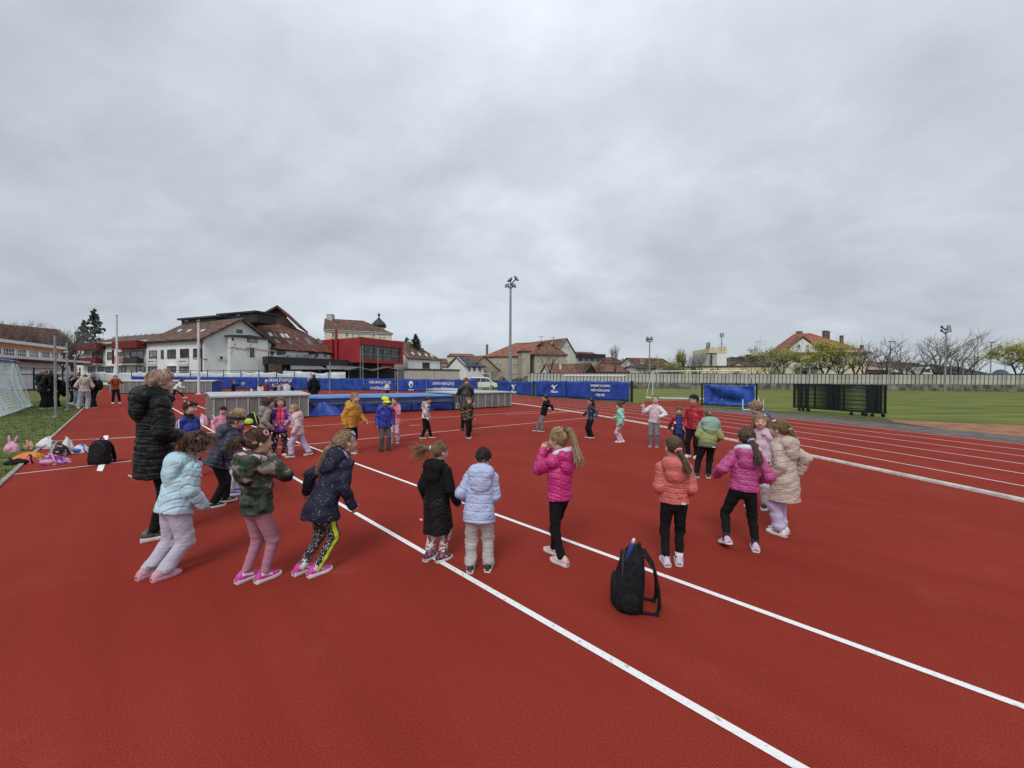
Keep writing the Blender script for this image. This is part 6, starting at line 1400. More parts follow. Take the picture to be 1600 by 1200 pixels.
    if face and vox < .02:
        for s in (-1, 1):
            mb = MB(); mb.ell(hd(s*.145, .335, .0), (.052*hh, .042*hh, .034*hh), 8, 6, Matrix(RH.tolist())); e_ = mb.build('eye', m_eyew, t, rel=False, smooth=True)
            mb = MB(); mb.ell(hd(s*.145, .37, -.002), (.034*hh, .022*hh, .034*hh), 8, 5, Matrix(RH.tolist())); ir = mb.build('iris', m_eye, e_, rel=False, smooth=True)
            mb = MB(); mb.tube([hd(s*.07, .375, .085), hd(s*.15, .375, .115), hd(s*.24, .325, .085)], [.008*hh, .013*hh, .007*hh], 5); mb.build('eyebrow', (hair or {}).get('mat', H_brown), t, rel=False)
    # ---- trousers
    bt = dict(kind='slim', mat=None, mats=None, wr=.005); bt.update(bot or {})
    if bt['mat'] or bt['mats']:
        R_ = dict(legging=(.048, .037, .028), slim=(.054, .043, .036), sweat=(.060, .052, .041), wide=(.066, .060, .058))[bt['kind']]
        if adult: R_ = tuple(x*.92 for x in R_)
        S = Sdf(np.minimum(lo, P0-.2*H), np.array([hi[0], hi[1], P0[2]+.14*H]), vox)
        S.cone(P0-u*.01*H, P0+u*.05*H, (R_[0]*.5+.050)*H, (R_[0]*.5+.046)*H, kk, flat=(fw, .84))
        for k in (0, 1):
            S.cone(HJ[k]-np.array([0, 0, .0]), KN_[k], R_[0]*1.12*H, R_[1]*H, kk); S.cone(KN_[k], AN[k], R_[1]*H, R_[2]*H, kk)
            if bt['kind'] == 'sweat': S.ell(AN[k]+nrm(KN_[k]-AN[k])*.045*H, np.array((.050, .050, .045))*H, None, .02)
            if bt.get('len'): pass
            ad = nrm(AN[k]-KN_[k]); l_ = bt.get('hem', .012); S.cut(AN[k]-ad*l_*H, ad, AN[k]-.085*H-ad*l_*H, AN[k]+.085*H)
        v, F = S.mesh(); n = vnorm(v, F)
        if bt['wr'] and vox < .02:
            w = lumps(v*np.array([1, 1, 2.2]), bt['wr']*(1 if vox > .008 else 1.15), 34, seed); low = np.clip(1.5-np.minimum.reduce([np.linalg.norm(v-x, axis=1) for x in AN+KN_])/(.11*H), .35, 1.5); v = v+n*(w*low)[:, None]
        fc = v[F].mean(1); ix = bt['idx'](fc/H, np.array(KN_)/H, np.array(AN)/H, np.array(HJ)/H).astype(int) if bt.get('idx') else None
        qmesh('trousers', v, F, bt['mats'] or bt['mat'], t, ix)
    # ---- shoes and socks
    sh_ = dict(up=None, sole=None, acc=None, sock=None); sh_.update(shoes or {})
    for k in (0, 1):
        x, y, zz, yw, pt = feet[k]; Ls = (.162 if not adult else .155)*H*sh_.get('L', 1)
        ptr = math.radians(pt); yr = math.radians(yw); base = Vector((x*H, y*H, zz*H))
        # the foot turns about its ankle: keep the sole on or above the ground
        R_ = Matrix.Rotation(-yr, 3, 'Z') @ Matrix.Rotation(ptr, 3, 'X'); low = min((R_ @ Vector((0, q*Ls, 0))).z for q in (-.34, .64)); base.z = max(base.z+(0 if pt == 0 else low*0), -low*.96 if zz < .02 else base.z) if zz < .02 else base.z
        shoe('shoe', t, base, yr, ptr, Ls, sh_['up'], sh_['sole'], sh_['acc'])
        if sh_['sock']:
            d = nrm(KN_[k]-AN[k]); mb = MB(); q = AN[k]; mb.tube([q-d*.01*H, q+d*.055*H], [.029*H, .031*H], 10, True); mb.build('sock', sh_['sock'], t, rel=False, smooth=True)
    # ---- jacket
    tp = dict(kind='puffer', mat=None, mats=None, hem=-.03, puff=1.0, q=.055, amp=.009, hood=None, collar=True, sleeve=1.0, fl=1.0, chev=0, wr=.006, open=False); tp.update(top or {})
    if tp['mat'] or tp['mats']:
        S = Sdf(lo-.02*H, hi+.02*H, vox); pf = tp['puff']*(.9 if adult else 1.0); hemL = tp['hem']
        long_ = hemL < -.09
        c0 = P0+u*max(hemL, -.05)*H
        S.cone(c0-u*.02*H, P0+u*.17*H, .100*H*pf*tp['fl'], .097*H*pf, kk, flat=(fw, .80)); S.cone(P0+u*.17*H, P0+u*A['torso']*H*.80, .097*H*pf, .076*H*pf, kk, flat=(fw, .82))
        R0_ = dict(legging=.048, slim=.054, sweat=.060, wide=.066)[bt['kind']]*(.92 if adult else 1)
        S.cone(P0-u*.01*H, P0+u*.05*H, (R0_*.5+.050)*H+.012*hs, (R0_*.5+.046)*H+.012*hs, kk, flat=(fw, .86))
        for k in (0, 1): S.cone(HJ[k], HJ[k]+(KN_[k]-HJ[k])*.8, R0_*1.12*H+.013*hs, R0_*1.0*H+.012*hs, kk)
        if long_:
            dn = nrm(np.array([u[0]*.35, u[1]*.15, 1])); c1 = P0+dn*hemL*H; S.cone(P0, c1-dn*.03*H, .101*H*pf, .116*H*pf*tp['fl'], kk*1.5, flat=(fw, .80)); S.cut(c1, -dn)
        else: S.cut(P0+u*hemL*H, -u)
        for k in (0, 1): S.cone(nb_-u*.035*H, sh[k]-u*.012*H, .052*H*pf, .042*H*pf, kk*1.6)
        if tp['collar']: S.cone(nb_-u*.03*H-fw*.004*H, nb_+u*.035*H-fw*.006*H, .066*H, .058*H, kk)
        if tp['hood'] == 'down':
            ho = tp.get('hs', 1.0); S.ell(nb_-fw*.062*H+u*.012*H, np.array((.098, .060, .066))*H*ho, np.stack([r, fw, u], 1), kk); S.ell(nb_-fw*.078*H-u*.055*H, np.array((.078, .042, .075))*H*ho, np.stack([r, fw, u], 1), kk*1.2)
            for s in (-1, 1): S.cone(nb_-fw*.06*H+r*s*.06*H+u*.03*H, nb_+fw*.045*H+r*s*.052*H+u*.0*H, .034*H, .026*H, kk)
        if tp['hood'] == 'up':
            S.ell(hd(0, -.09, .05), np.array((.475, .52, .52))*hh, RH, .01); S.cone(hd(0, -.15, -.3), nb_, .36*hh, .07*H, kk)
            S.cut(hd(0, .26, 0), RH @ nrm((0, 1, -.25)), hc-hh*.8, hc+hh*.8)
        scut = []
        for k in (0, 1):
            S.cone(sh[k]-u*.008*H, EL[k], .043*H*pf*tp['sleeve'], .041*H*pf*tp['sleeve'], kk); S.cone(EL[k], WR[k], .040*H*pf*tp['sleeve'], .031*H*pf, kk*.7)
            d = nrm(WR[k]-EL[k]); S.cut(WR[k]-d*.004*H, d, np.minimum(WR[k], WR[k]+d*.06*H)-.035*H, np.maximum(WR[k], WR[k]+d*.06*H)+.035*H) if False else None
        # hollow the neck opening a little so that the collar reads as a rim
        if tp['hood'] != 'up': S.cone(nb_+u*.025*H, nb_+u*.12*H, .043*H, .05*H, 0, sub=True)
        v, F = S.mesh(); n = vnorm(v, F)
        def segd(a, b_): ab = b_-a; q = np.clip(((v-a) @ ab)/(ab @ ab), 0, 1); return np.linalg.norm(v-a-q[:, None]*ab, axis=1), q
        ts = (v-P0) @ u; lat = (v-P0) @ r; dt_, _ = segd(P0-np.array([0, 0, .1*H]), nb_-u*.05*H); dt_ = dt_-.087*H*pf
        best = dt_.copy(); par = ts.copy(); arm = np.zeros(len(v), int)
        for k in (0, 1):
            d1, q1 = segd(sh[k], EL[k]); d2, q2 = segd(EL[k], WR[k]); d1 -= .042*H*pf; d2 -= .036*H*pf; dd = np.minimum(d1, d2); pp = np.where(d1 < d2, q1*A['up']*H, (A['up']+q2*A['fo'])*H); m = dd < best; best[m] = dd[m]; par[m] = pp[m]; arm[m] = k+1
        if tp['kind'] == 'puffer':
            per = tp['q']*H; ph = par+np.where(arm == 0, tp['chev']*np.abs(lat), .012*np.sin(v[:, 0]*30+v[:, 1]*41))+lumps(v, .009, 17, seed+3, 2)
            s_ = np.abs(np.sin(PI*ph/per)); dsp = tp['amp']*H/1.2*(np.minimum(s_, .42)/.42)**.55-tp['amp']*H/1.2*.62
            if tp['hood'] == 'down': hm = np.linalg.norm((v-(nb_-fw*.07*H)) @ np.stack([r, fw, u], 1)/np.array([.12, .09, .13])/H, axis=1) < 1; dsp[hm] *= .35
            v = v+n*(dsp+lumps(v, .0040*hs, 66, seed, 4))[:, None]
        else: v = v+n*(lumps(v*np.array([1, 1, 1.6]), tp['wr']*hs*1.3, 30, seed, 3))[:, None]
        fc = v[F].mean(1); ix = None
        if tp.get('idx'): ix = tp['idx'](((fc-P0) @ np.stack([r, fw, u], 1))/H, arm[F[:, 0]], np.array([par[F[:, 0]]/H])[0], ((fc-nb_) @ np.stack([r, fw, u], 1))/H).astype(int)
        qmesh(tp.get('name', 'jacket'), v, F, tp['mats'] or tp['mat'], t, ix)
        if vox < .009 and kcuff:
            for k in (0, 1):
                d = nrm(WR[k]-EL[k]); mb = MB(); q = WR[k]; rr0 = .031*H*pf; mb.tube([Vector(q+d*s_*H) for s_ in (-.016, -.004, .014, .026, .030)], [rr0*.98, rr0*1.06, rr0*1.04, rr0*.96, rr0*.72], 12, False); mb.build('cuff', tp.get('cuffm') or (tp['mats'] or [tp['mat']])[0], t, rel=False, smooth=True)
        if tp['kind'] == 'puffer' and math.cos(th) < -.3 and vox < .011:
            mb = MB(); mb.tube([Vector(P0+u*x*H+fw*y*H*pf) for x, y in ((max(hemL, -.05), .083), (.06, .086), (.14, .084), (.20, .077), (.25, .064))], .006*hs, 5); mb.build('zip', m_zip, t, rel=False)
        if tp.get('lining'):
            mb = MB(); rr_ = [nb_+(r*math.cos(a)*.075+fw*(math.sin(a)*.055-.030))*H*tp.get('lw', 1)+u*(.035-.022*math.sin(a))*H for a in (2*PI*k/20 for k in range(20))]; mb.tube([Vector(x) for x in rr_]+[Vector(rr_[0])], .020*H*tp.get('lt', 1), 8, False); mb.build('hood_lining', tp['lining'], t, rel=False, smooth=True)
        for lo_ in tp.get('logos', ()):      # small flat tags: (x, depth, u, w, h, material)
            c = P0+(r*lo_[0]+fw*lo_[1]+u*lo_[2])*H; mb = MB(); mb.box(c, (lo_[3]*H, .004, lo_[4]*H), M_=Matrix(np.stack([r, fw, u], 1).tolist())); mb.build('jacket_tag', lo_[5], t, rel=False)
    # ---- hair
    hr_ = dict(style='short', mat=H_brown, n=0); hr_.update(hair or {}); st = hr_['style']; hm = hr_['mat']
    if st != 'none':
        rad = np.array((.375, .46, .435))*hh; cc = hd(0, -.03, .09); tie = None; vx = min(vox, .0075) if vox < .012 else vox
        S = Sdf(hc-hh*1.5, hc+hh*1.2, vx); vol = hr_.get('vol', 1.0)
        S.ell(cc, rad*vol, RH, .01)
        line = dict(short=(.66, -.75, .050), bowl=(.74, -.67, .13), tail=(.643, -.766, .058), long=(.74, -.67, .13), curly=(.85, -.5, .20), bob=(.80, -.60, .16), pixie=(.76, -.65, .135), crop=(.66, -.75, .045), wild=(.9, -.44, .27))[st]
        S.cut(hd(0, 0, 0)+RH @ (np.array([0, line[0], line[1]]))*line[2]*hh, RH @ np.array([0, line[0], line[1]]))
        if st in ('short', 'crop', 'bowl'): S.cut(hd(0, 0, -.31), RH @ np.array([0, -.35, -1.0]))
        if st in ('bowl', 'bob'):                                          # fringe
            for s in (-.2, -.07, .07, .2): S.cone(hd(s*.6, .30, .42), hd(s*1.1, .405, .17 if st == 'bowl' else .13), .09*hh, .05*hh, .012)
        if st == 'short':
            rj = np.random.default_rng(seed)
            for s in np.linspace(-.27, .27, 8): S.cone(hd(s, .30-.9*s*s, .38-.4*s*s), hd(s*1.06+rj.uniform(-.03, .03), .40-1.1*s*s, .20+rj.uniform(-.06, .06)-.5*s*s), .055*hh, .022*hh, .012)
            for s in (-1, 1): S.cone(hd(s*.34, .02, .10), hd(s*.365, .07, -.10), .05*hh, .022*hh, .012)
        if st == 'bob':
            for k in range(9):
                a = PI*(.02+.96*k/8)+PI; x, y = math.cos(a)*.37, math.sin(a)*.42-.02; S.cone(hd(x, y, .12), hd(x*1.05, y*1.0, hr_.get('bl', -.32)), .10*hh, .07*hh, .02)
        if st == 'pixie':
            for a_, w_ in ((-.26, .07), (-.1, .08), (.08, .08), (.24, .07)): S.cone(hd(a_*.4, .22, .50), hd(a_*1.3-.05, .435, .20), .07*hh, w_*.7*hh, .02)
            for s in (-1, 1):
                S.cone(hd(s*.34, .05, .12), hd(s*.385, .10, -.12), .09*hh, .055*hh, .02); S.cone(hd(s*.30, -.28, .0), hd(s*.24, -.38, -.30), .12*hh, .06*hh, .03)
        if st == 'long':
            ln = hr_.get('len', 1.0)
            for k in range(9):
                a = PI*(.0+1.0*k/8)+PI; x, y = math.cos(a)*.37, math.sin(a)*.40-.03; S.cone(hd(x, y, .10), np.array(hd(x*1.12, y*1.1-.05, -.35))-np.array([0, 0, .0]), .10*hh, .09*hh, .02); S.cone(hd(x*1.12, y*1.1-.05, -.35), hd(x*1.15, y*1.2-.06, -.35-.45*ln), .09*hh, .05*hh, .02)
        if st in ('curly', 'wild'):
            rng = np.random.default_rng(seed)
            for k in range(46 if st == 'curly' else 30):
                d = nrm(rng.normal(size=3)+np.array([0, -.35, .2])); 
                if d[1]*.85-d[2]*.5 > .35: continue
                S.ell(cc+RH @ (d*rad*1.06), np.full(3, rng.uniform(.09, .15)*hh), None, .012)
        tie = hr_.get('tie')
        if tie is not None: tie = np.array(tie, float)
        path = hr_.get('path')
        if path is not None:
            pts = [hd(*tie)]+[hd(*p) for p in path]; w0 = hr_.get('w', .10)*hh; ws = [w0*.8]+[w0*(1.15-.75*(k/len(path))) for k in range(len(path))]
            for k in range(len(pts)-1): S.cone(pts[k], pts[k+1], ws[k], ws[k+1], .012)
        v, F = S.mesh(); n = vnorm(v, F); loc_ = (v-hc) @ RH/hh
        if st in ('curly', 'wild'): v = v+n*lumps(v, .010*hs, 120, seed, 2)[:, None]
        else: v = v+n*(lumps(loc_*np.array([1, .25, .3]) if tie is not None else loc_*np.array([1, 1, .12]), (.0035 if st == 'pixie' else .007)*hs, 26, seed, 2)+lumps(v, .002, 90, seed+1, 2))[:, None]
        ho = qmesh('hair', v, F, hm, t)
        rng = np.random.default_rng(seed+50); nst = hr_['n']
        if nst:
            mb = MB(); sr = .0016*hs; hm2 = M(hm.name+'_light', tuple(min(1, x*1.5+.015) for x in hm['tone']), None, rough=.5, spec=.3)
            for k in range(nst):
                d = nrm(rng.normal(size=3)+np.array([0, -.2, .35]))
                if d[1]*line[0]*.46+d[2]*line[1]*.43 > line[2]-.10: continue
                if tie is not None:
                    e_ = nrm((tie-np.array([0, -.03, .09]))/np.array((.375, .46, .435))); q = [nrm(d*(1-f)+e_*f)*(1.02+.02*rng.random()+(.035*rng.random()*math.sin(PI*f))) for f in (0, .25, .5, .75, .97)]; pp = [cc+RH @ (x*rad*vol) for x in q]
                elif st in ('curly', 'wild'):
                    o = cc+RH @ (d*rad*1.03); sp = RH @ rng.normal(size=3)*.10*hh; pp = [o]; wv = np.array(hr_.get('wind', (0, 0, -.05)))*hh
                    for j in range(4): pp.append(pp[-1]+RH @ (d*.09*hh)+sp*(-1)**j*.5+RH @ wv+rng.normal(size=3)*.02*hh)
                else:
                    az_ = math.atan2(d[0], d[1]); el = math.asin(d[2]); pp = []
                    e1 = el-(.5+.5*rng.random()); 
                    for f in (0, .33, .66, 1): ee = el+(e1-el)*f; pp.append(cc+RH @ (np.array([math.sin(az_)*math.cos(ee), math.cos(az_)*math.cos(ee), math.sin(ee)])*rad*vol*(1.02+(.02 if st == 'pixie' else .05)*rng.random()*f)))
                mb.mi = int(rng.random() < .45); mb.tube([Vector(x) for x in pp], [sr, sr*1.1, sr]+[sr*.8]*(len(pp)-3), 3, False)
            if path is not None:
                for k in range(int(nst*hr_.get('tn', .8))):
                    o = rng.normal(size=3)*.05; fl = hr_.get('fl', .09); g = rng.normal(size=3)*fl; pp = []
                    for j, x in enumerate([tie]+[np.array(y, float) for y in path]): f = j/len(path); pp.append(hd(*(x+o*(1-.3*f)+g*f*f)))
                    if rng.random() < .5: pp[-1] = pp[-1]*.6+pp[-2]*.4
                    mb.mi = int(rng.random() < .45); mb.tube([Vector(x) for x in pp], sr*1.1, 3, False)
            if mb.v: mb.build('hair_strands', [hm, hm2], t, rel=False).parent = ho
            tm = hr_.get('tiem')
        if hr_.get('tiem') is not None and tie is not None:
            mb = MB(); a = nrm(np.array(path[0])-tie); a = RH @ a; q1 = nrm(np.cross(a, (0.3, .2, 1))); q2 = np.cross(a, q1); rr_ = hr_.get('tr', .10)*hh
            ring = [Vector(hd(*tie)+a*.03*hh+(q1*math.cos(x)+q2*math.sin(x))*rr_) for x in (2*PI*k/12 for k in range(13))]; mb.tube(ring, rr_*.42, 6, False); mb.build('hair_tie', hr_['tiem'], t, rel=False, smooth=True)
        if hr_.get('band'):
            for q_ in (0, 1): mb = MB(); pts = [Vector(cc+RH @ (np.array([math.sin(x)*.97, math.cos(x)*.97, .16+.10*math.cos(x)+.11*q_])*rad*1.05)) for x in (2*PI*k/20 for k in range(21))]; mb.tube(pts, .065*hh, 6, False); mb.build('headband', hr_['band'], t, rel=False, smooth=True)
        for cl in hr_.get('clips', ()):
            mb = MB(); c = cc+RH @ (nrm(cl[0])*rad*1.04); nn = RH @ nrm(np.array(cl[0])/np.array((.375, .46, .435))); q1 = nrm(np.cross(nn, (0, 0, 1))); q2 = np.cross(nn, q1); pts = [Vector(c+(q1*math.cos(x)*.07+q2*math.sin(x)*.095)*hh*cl[2]+nn*.01*hh) for x in (2*PI*k/10 for k in range(11))]; mb.tube(pts, .028*hh*cl[2], 5, False); mb.build('hair_clip', cl[1], t, rel=False, smooth=True)
    return t, dict(H=H, hh=hh, hc=hc, RH=RH, hd=hd, P0=P0, nb=nb_, u=u, r=r, fw=fw, WR=WR, EL=EL, sh=sh, KN=KN_, AN=AN)
# ------------------------------------------------------------------ cloth and shoe materials
def jk(name, c, rough=.55, k=.80): return fab('jacket_'+name, c, k=k, scale=18, rough=max(.34, rough-.08), bump=.6, bs=46, spec=.5)
def tr(name, c, k=.8, rough=.9): return fab('trouser_'+name, c, k=k, scale=60, rough=rough, bump=.25, bs=55)
j_black = jk('black', (.016, .016, .018), .42, .6); j_blackm = jk('black_matt', (.011, .011, .012), .9, .7); j_navy = jk('navy', (.022, .030, .060), .5); j_turq = M('jacket_turquoise', (.36, .56, .62), (.50, .66, .78), scale=5, rough=.38, bump=.2, bscale=90, spec=.5)
j_lilac = jk('lilac_blue', (.44, .52, .74), .6, .9); j_hot = jk('hot_pink', (.56, .035, .20), .42); j_coral = jk('coral', (.60, .145, .125), .55, .86); j_mag = jk('magenta', (.50, .075, .26), .5); j_beige = jk('beige', (.52, .42, .36), .6, .9); j_lpink = jk('light_pink', (.62, .44, .54), .8, .9)
j_blue = jk('mid_blue', (.03, .085, .20), .5); j_red = jk('red', (.40, .016, .026), .5); j_mint = jk('mint', (.30, .62, .52), .7, .9); j_yel = jk('mustard', (.55, .27, .018), .5); j_royal = jk('royal_blue', (.018, .035, .33), .45); j_ppink = jk('pale_pink', (.66, .47, .48), .55, .92); j_pink = jk('pink', (.68, .26, .36), .6); j_white = jk('white', (.66, .66, .66), .8, .9); j_cream = jk('cream', (.50, .43, .38), .9, .9); j_orange = jk('rust_orange', (.36, .075, .015), .8); j_grey = jk('grey_brown', (.27, .24, .22), .7); j_char = jk('charcoal', (.035, .040, .045), .5); j_trblue = jk('track_blue', (.02, .05, .34), .6); j_purple = jk('dark_purple', (.055, .022, .12), .5)
j_wine = jk('wine', (.16, .015, .03), .7); j_tee = jk('blue_tee', (.015, .04, .17), .8); j_rose = jk('rose_sweater', (.66, .50, .56), .9, .92)
j_camo = ramp_mat('jacket_camo', 'noise', 9, [(0, (.012, .012, .012)), (.41, (.030, .048, .026)), (.49, (.055, .080, .062)), (.55, (.085, .060, .042)), (.60, (.25, .21, .18))], rough=.6, stretch=(1, 1, 1.5), detail=2, bump=.15)
j_camo2 = ramp_mat('jacket_camo_dark', 'noise', 11, [(0, (.010, .010, .010)), (.46, (.045, .045, .020)), (.54, (.10, .070, .035)), (.60, (.22, .16, .05))], rough=.7, stretch=(1, 1, 1.8), detail=2)
j_dots = ramp_mat('jacket_dotted_navy', 'voro', 46, [(0, (.42, .42, .46)), (.13, (.012, .014, .034))], rough=.7, bump=.1)
j_green = ramp_mat('jacket_green_fade', 'z', 1, [(.0, (.050, .062, .060)), (.16, (.10, .13, .09)), (.38, (.30, .34, .10)), (.55, (.31, .40, .20)), (.72, (.26, .40, .31)), (1, (.24, .38, .33))], rough=.5, const=False)
j_holo = ramp_mat('jacket_purple_sheen', 'noise', 11, [(.36, (.10, .025, .15)), (.52, (.30, .10, .36)), (.62, (.60, .42, .66))], rough=.3, const=False)
j_pat = ramp_mat('hoodie_printed', 'noise', 13, [(0, (.62, .60, .60)), (.53, (.62, .60, .60)), (.545, (.14, .11, .12)), (.62, (.45, .30, .28))], rough=.85, detail=2)
j_pinkpat = ramp_mat('jacket_pink_print', 'voro', 26, [(0, (.80, .45, .55)), (.25, (.62, .20, .30))], rough=.7)
p_black = tr('black', (.013, .013, .014), .6); p_lav = tr('lavender_grey', (.50, .47, .56), .88); p_mauve = tr('mauve', (.40, .185, .245), .9); p_grey = tr('light_grey', (.46, .43, .42), .86); p_lavn = tr('lavender', (.53, .45, .66), .9); p_dgrey = tr('dark_grey', (.10, .10, .11), .75); p_mgrey = tr('mid_grey', (.20, .20, .22)); p_jean = tr('jeans_blue', (.17, .24, .35), .7); p_navy = tr('navy', (.016, .020, .045), .7); p_white = tr('white', (.58, .54, .58), .92); p_lgrey = tr('sweat_grey', (.38, .38, .41), .88)
p_neonleg = ramp_mat('leggings_speckled', 'noise', 95, [(0, (.012, .012, .014)), (.57, (.26, .22, .25)), (.63, (.45, .42, .45))], rough=.8, detail=1); p_neon = tr('neon_yellow', (.62, .78, .02), .9); p_pat = ramp_mat('leggings_pink_white', 'noise', 18, [(0, (.24, .06, .11)), (.45, (.66, .62, .60)), (.56, (.30, .12, .16)), (.62, (.66, .62, .60))], rough=.8, detail=1); p_spot = ramp_mat('leggings_spotted', 'voro', 34, [(0, (.28, .22, .32)), (.26, (.56, .52, .58))], rough=.8); p_flor = ramp_mat('leggings_floral', 'noise', 20, [(0, (.60, .40, .48)), (.52, (.66, .58, .62)), (.58, (.36, .12, .24))], rough=.8, detail=1); p_dflor = ramp_mat('leggings_dark_print', 'noise', 24, [(0, (.014, .012, .016)), (.55, (.20, .05, .08)), (.60, (.35, .32, .35))], rough=.8, detail=1)
s_white = M('shoe_white', (.62, .60, .59), (.72, .70, .69), scale=22, rough=.5); s_sole = M('sole_white', (.58, .57, .56), (.74, .73, .72), scale=14, rough=.6); s_black = M('shoe_black', (.012, .012, .013), (.03, .03, .032), scale=25, rough=.6); s_pink = M('shoe_pink', (.58, .27, .35), (.66, .36, .42), scale=20, rough=.6); s_mag = M('shoe_magenta', (.50, .035, .26), (.58, .07, .34), scale=20, rough=.5); s_ppink = M('shoe_pale_pink', (.58, .38, .37), (.66, .46, .45), scale=20, rough=.6); s_dark = M('shoe_dark_print', (.03, .02, .05), (.16, .04, .10), scale=30, rough=.5); s_green = M('shoe_green', (.10, .42, .05), (.16, .52, .08), scale=20, rough=.5); s_grey = M('shoe_grey', (.10, .10, .11), (.20, .20, .21), scale=20, rough=.7); s_tan = M('shoe_tan_black', (.02, .018, .016), (.17, .135, .10), scale=26, rough=.6); s_blue = M('shoe_blue', (.03, .05, .32), (.06, .09, .42), scale=20, rough=.5); s_lilac = M('shoe_lilac', (.54, .40, .55), (.64, .52, .64), scale=20, rough=.6)
k_white = M('sock_white', (.60, .58, .58), (.70, .68, .68), scale=60, rough=.9); k_grey = M('sock_grey', (.14, .14, .15), (.2, .2, .21), scale=60, rough=.9); k_mauve = M('sock_mauve', (.25, .10, .14), (.32, .15, .19), scale=60, rough=.9)
h_white = M('lining_white', (.62, .62, .64), (.74, .74, .75), scale=30, rough=.95, bump=.4, bscale=120); h_pink = M('lining_pink', (.58, .34, .40), (.68, .44, .50), scale=30, rough=.95, bump=.4, bscale=120); h_lil = M('lining_lilac', (.46, .28, .52), (.58, .40, .62), scale=30, rough=.95, bump=.4, bscale=120); h_ice = M('lining_ice_blue', (.54, .62, .72), (.66, .72, .80), scale=30, rough=.95, bump=.4, bscale=120)
t_pink = M('tie_pink', (.68, .22, .32), (.76, .32, .40), scale=60, rough=.8); t_white = M('tie_white', (.62, .62, .70), (.74, .74, .8), scale=60, rough=.8); t_black = M('tie_black', (.012, .012, .012), (.03, .03, .03), scale=60, rough=.8); t_blue = M('tie_light_blue', (.30, .40, .66), (.42, .52, .76), scale=60, rough=.8); t_green = M('tie_mint', (.3, .62, .42), (.42, .7, .5), scale=60, rough=.8)
def SH(up, sole=s_sole, acc=None, sock=None, L=1): return dict(up=up, sole=sole, acc=acc, sock=sock, L=L)
def HT(px, py, yt, s=1.0): g = G(px, py); return ZH(px, yt, g.y)
RING = 'children standing in a ring on the red track'
FEET = lambda a, b: (a, b)
# ------------------------------------------------------------------ the near half of the ring
V0 = .0055
person('woman in a long black quilted coat and short ash pink hair watching the ring', 243, 839, 80, HT(236, 838, 577, 1.0), adult=True, vox=.0075, lean=2, head=(3, 0), arms=((.04, .13, -.22), (.03, .13, -.23)), feet=((-.05, .06, 0, 0, 0), (.04, -.02, 0, 8, 0)),
    top=dict(mat=j_black, hem=-.155, puff=1.14, q=.040, amp=.010, hood='down', hs=1.0, fl=1.02), bot=dict(kind='legging', mat=p_black), shoes=SH(s_tan, s_sole, s_black), hair=dict(style='pixie', mat=H_ash, vol=1.04, n=600), skin='fair')
person('girl in a turquoise puffer jacket with windblown curly brown hair, knees bent', 262, 896, 68, HT(268, 896, 684, .915), vox=V0, lean=14, crouch=.075, hip=(.0, .04), head=(8, -28), arms=((.02, .03, -.28), (.02, .055, -.275)), feet=((-.065, -.09, 0, 0, 0), (.055, -.055, 0, 4, 0)),
    top=dict(mat=j_turq, hem=-.035, puff=1.12, q=.062, amp=.013, hood='down', hs=1.05, chev=-.55, fl=1.08), bot=dict(kind='sweat', mat=p_lav, wr=.006), shoes=SH(s_pink, s_pink, s_ppink), hair=dict(style='wild', mat=H_brown, n=620, wind=(0, .05, -.06)), group=RING)
person('girl in a camouflage jacket with pink hood lining and mauve leggings', 401, 906, 60, HT(401, 906, 668, .985), vox=V0, lean=0, crouch=.012, head=(12, -2), arms=((-.05, .10, .02, (.8, .5, -1)), (-.055, .085, .02, (.9, .75, -.9))), feet=((-.06, -.04, 0, 2, 0), (.05, .02, 0, 6, 0)),
    top=dict(kind='shell', mat=j_camo, hem=-.035, puff=1.05, hood='down', hs=1.15, wr=.006, lining=h_pink, lw=1.15, lt=1.2, fl=1.02), bot=dict(kind='legging', mat=p_mauve, wr=.002), shoes=SH(s_mag, s_sole, s_white), hair=dict(style='tail', mat=H_brown, tie=(0, -.44, .10), path=[(0, -.66, .10), (.0, -.82, .0), (.02, -.86, -.16)], w=.13, n=620, tiem=t_white, clips=(((.75, .35, .55), t_pink, 1.1),), fl=.10), group=RING)
person('girl in a dark navy dotted parka leaning forward, neon stripe on her leggings', 497, 891, 62, HT(520, 891, 676, .88), vox=V0, lean=27, crouch=.06, hip=(0, .03), head=(5, 2), arms=((.11, -.13, -.20), (.035, .02, -.28)), feet=((-.055, -.085, 0, 0, 0), (.05, -.04, 0, 4, 0)),
    top=dict(kind='shell', mat=j_dots, hem=-.105, puff=1.04, hood='down', hs=1.0, wr=.007, lining=h_lil, fl=1.12), bot=dict(kind='legging', mats=[p_neonleg, p_neon], idx=lambda c, k, a, h: (c[:, 0] > np.interp(c[:, 2], [a[1][2], k[1][2], h[1][2]], [a[1][0], k[1][0], h[1][0]])) & (np.abs(c[:, 1]-np.interp(c[:, 2], [a[1][2], k[1][2], h[1][2]], [a[1][1], k[1][1], h[1][1]])) < .014)), shoes=SH(s_mag, s_sole, s_ppink, k_white), hair=dict(style='tail', mat=H_dblond, tie=(-.05, -.46, .0), path=[(-.12, -.68, -.22), (-.22, -.86, -.62), (-.26, -.90, -1.10)], w=.11, n=620, tiem=t_black, clips=(((.62, .5, .6), t_blue, .9),), fl=.10), group=RING)
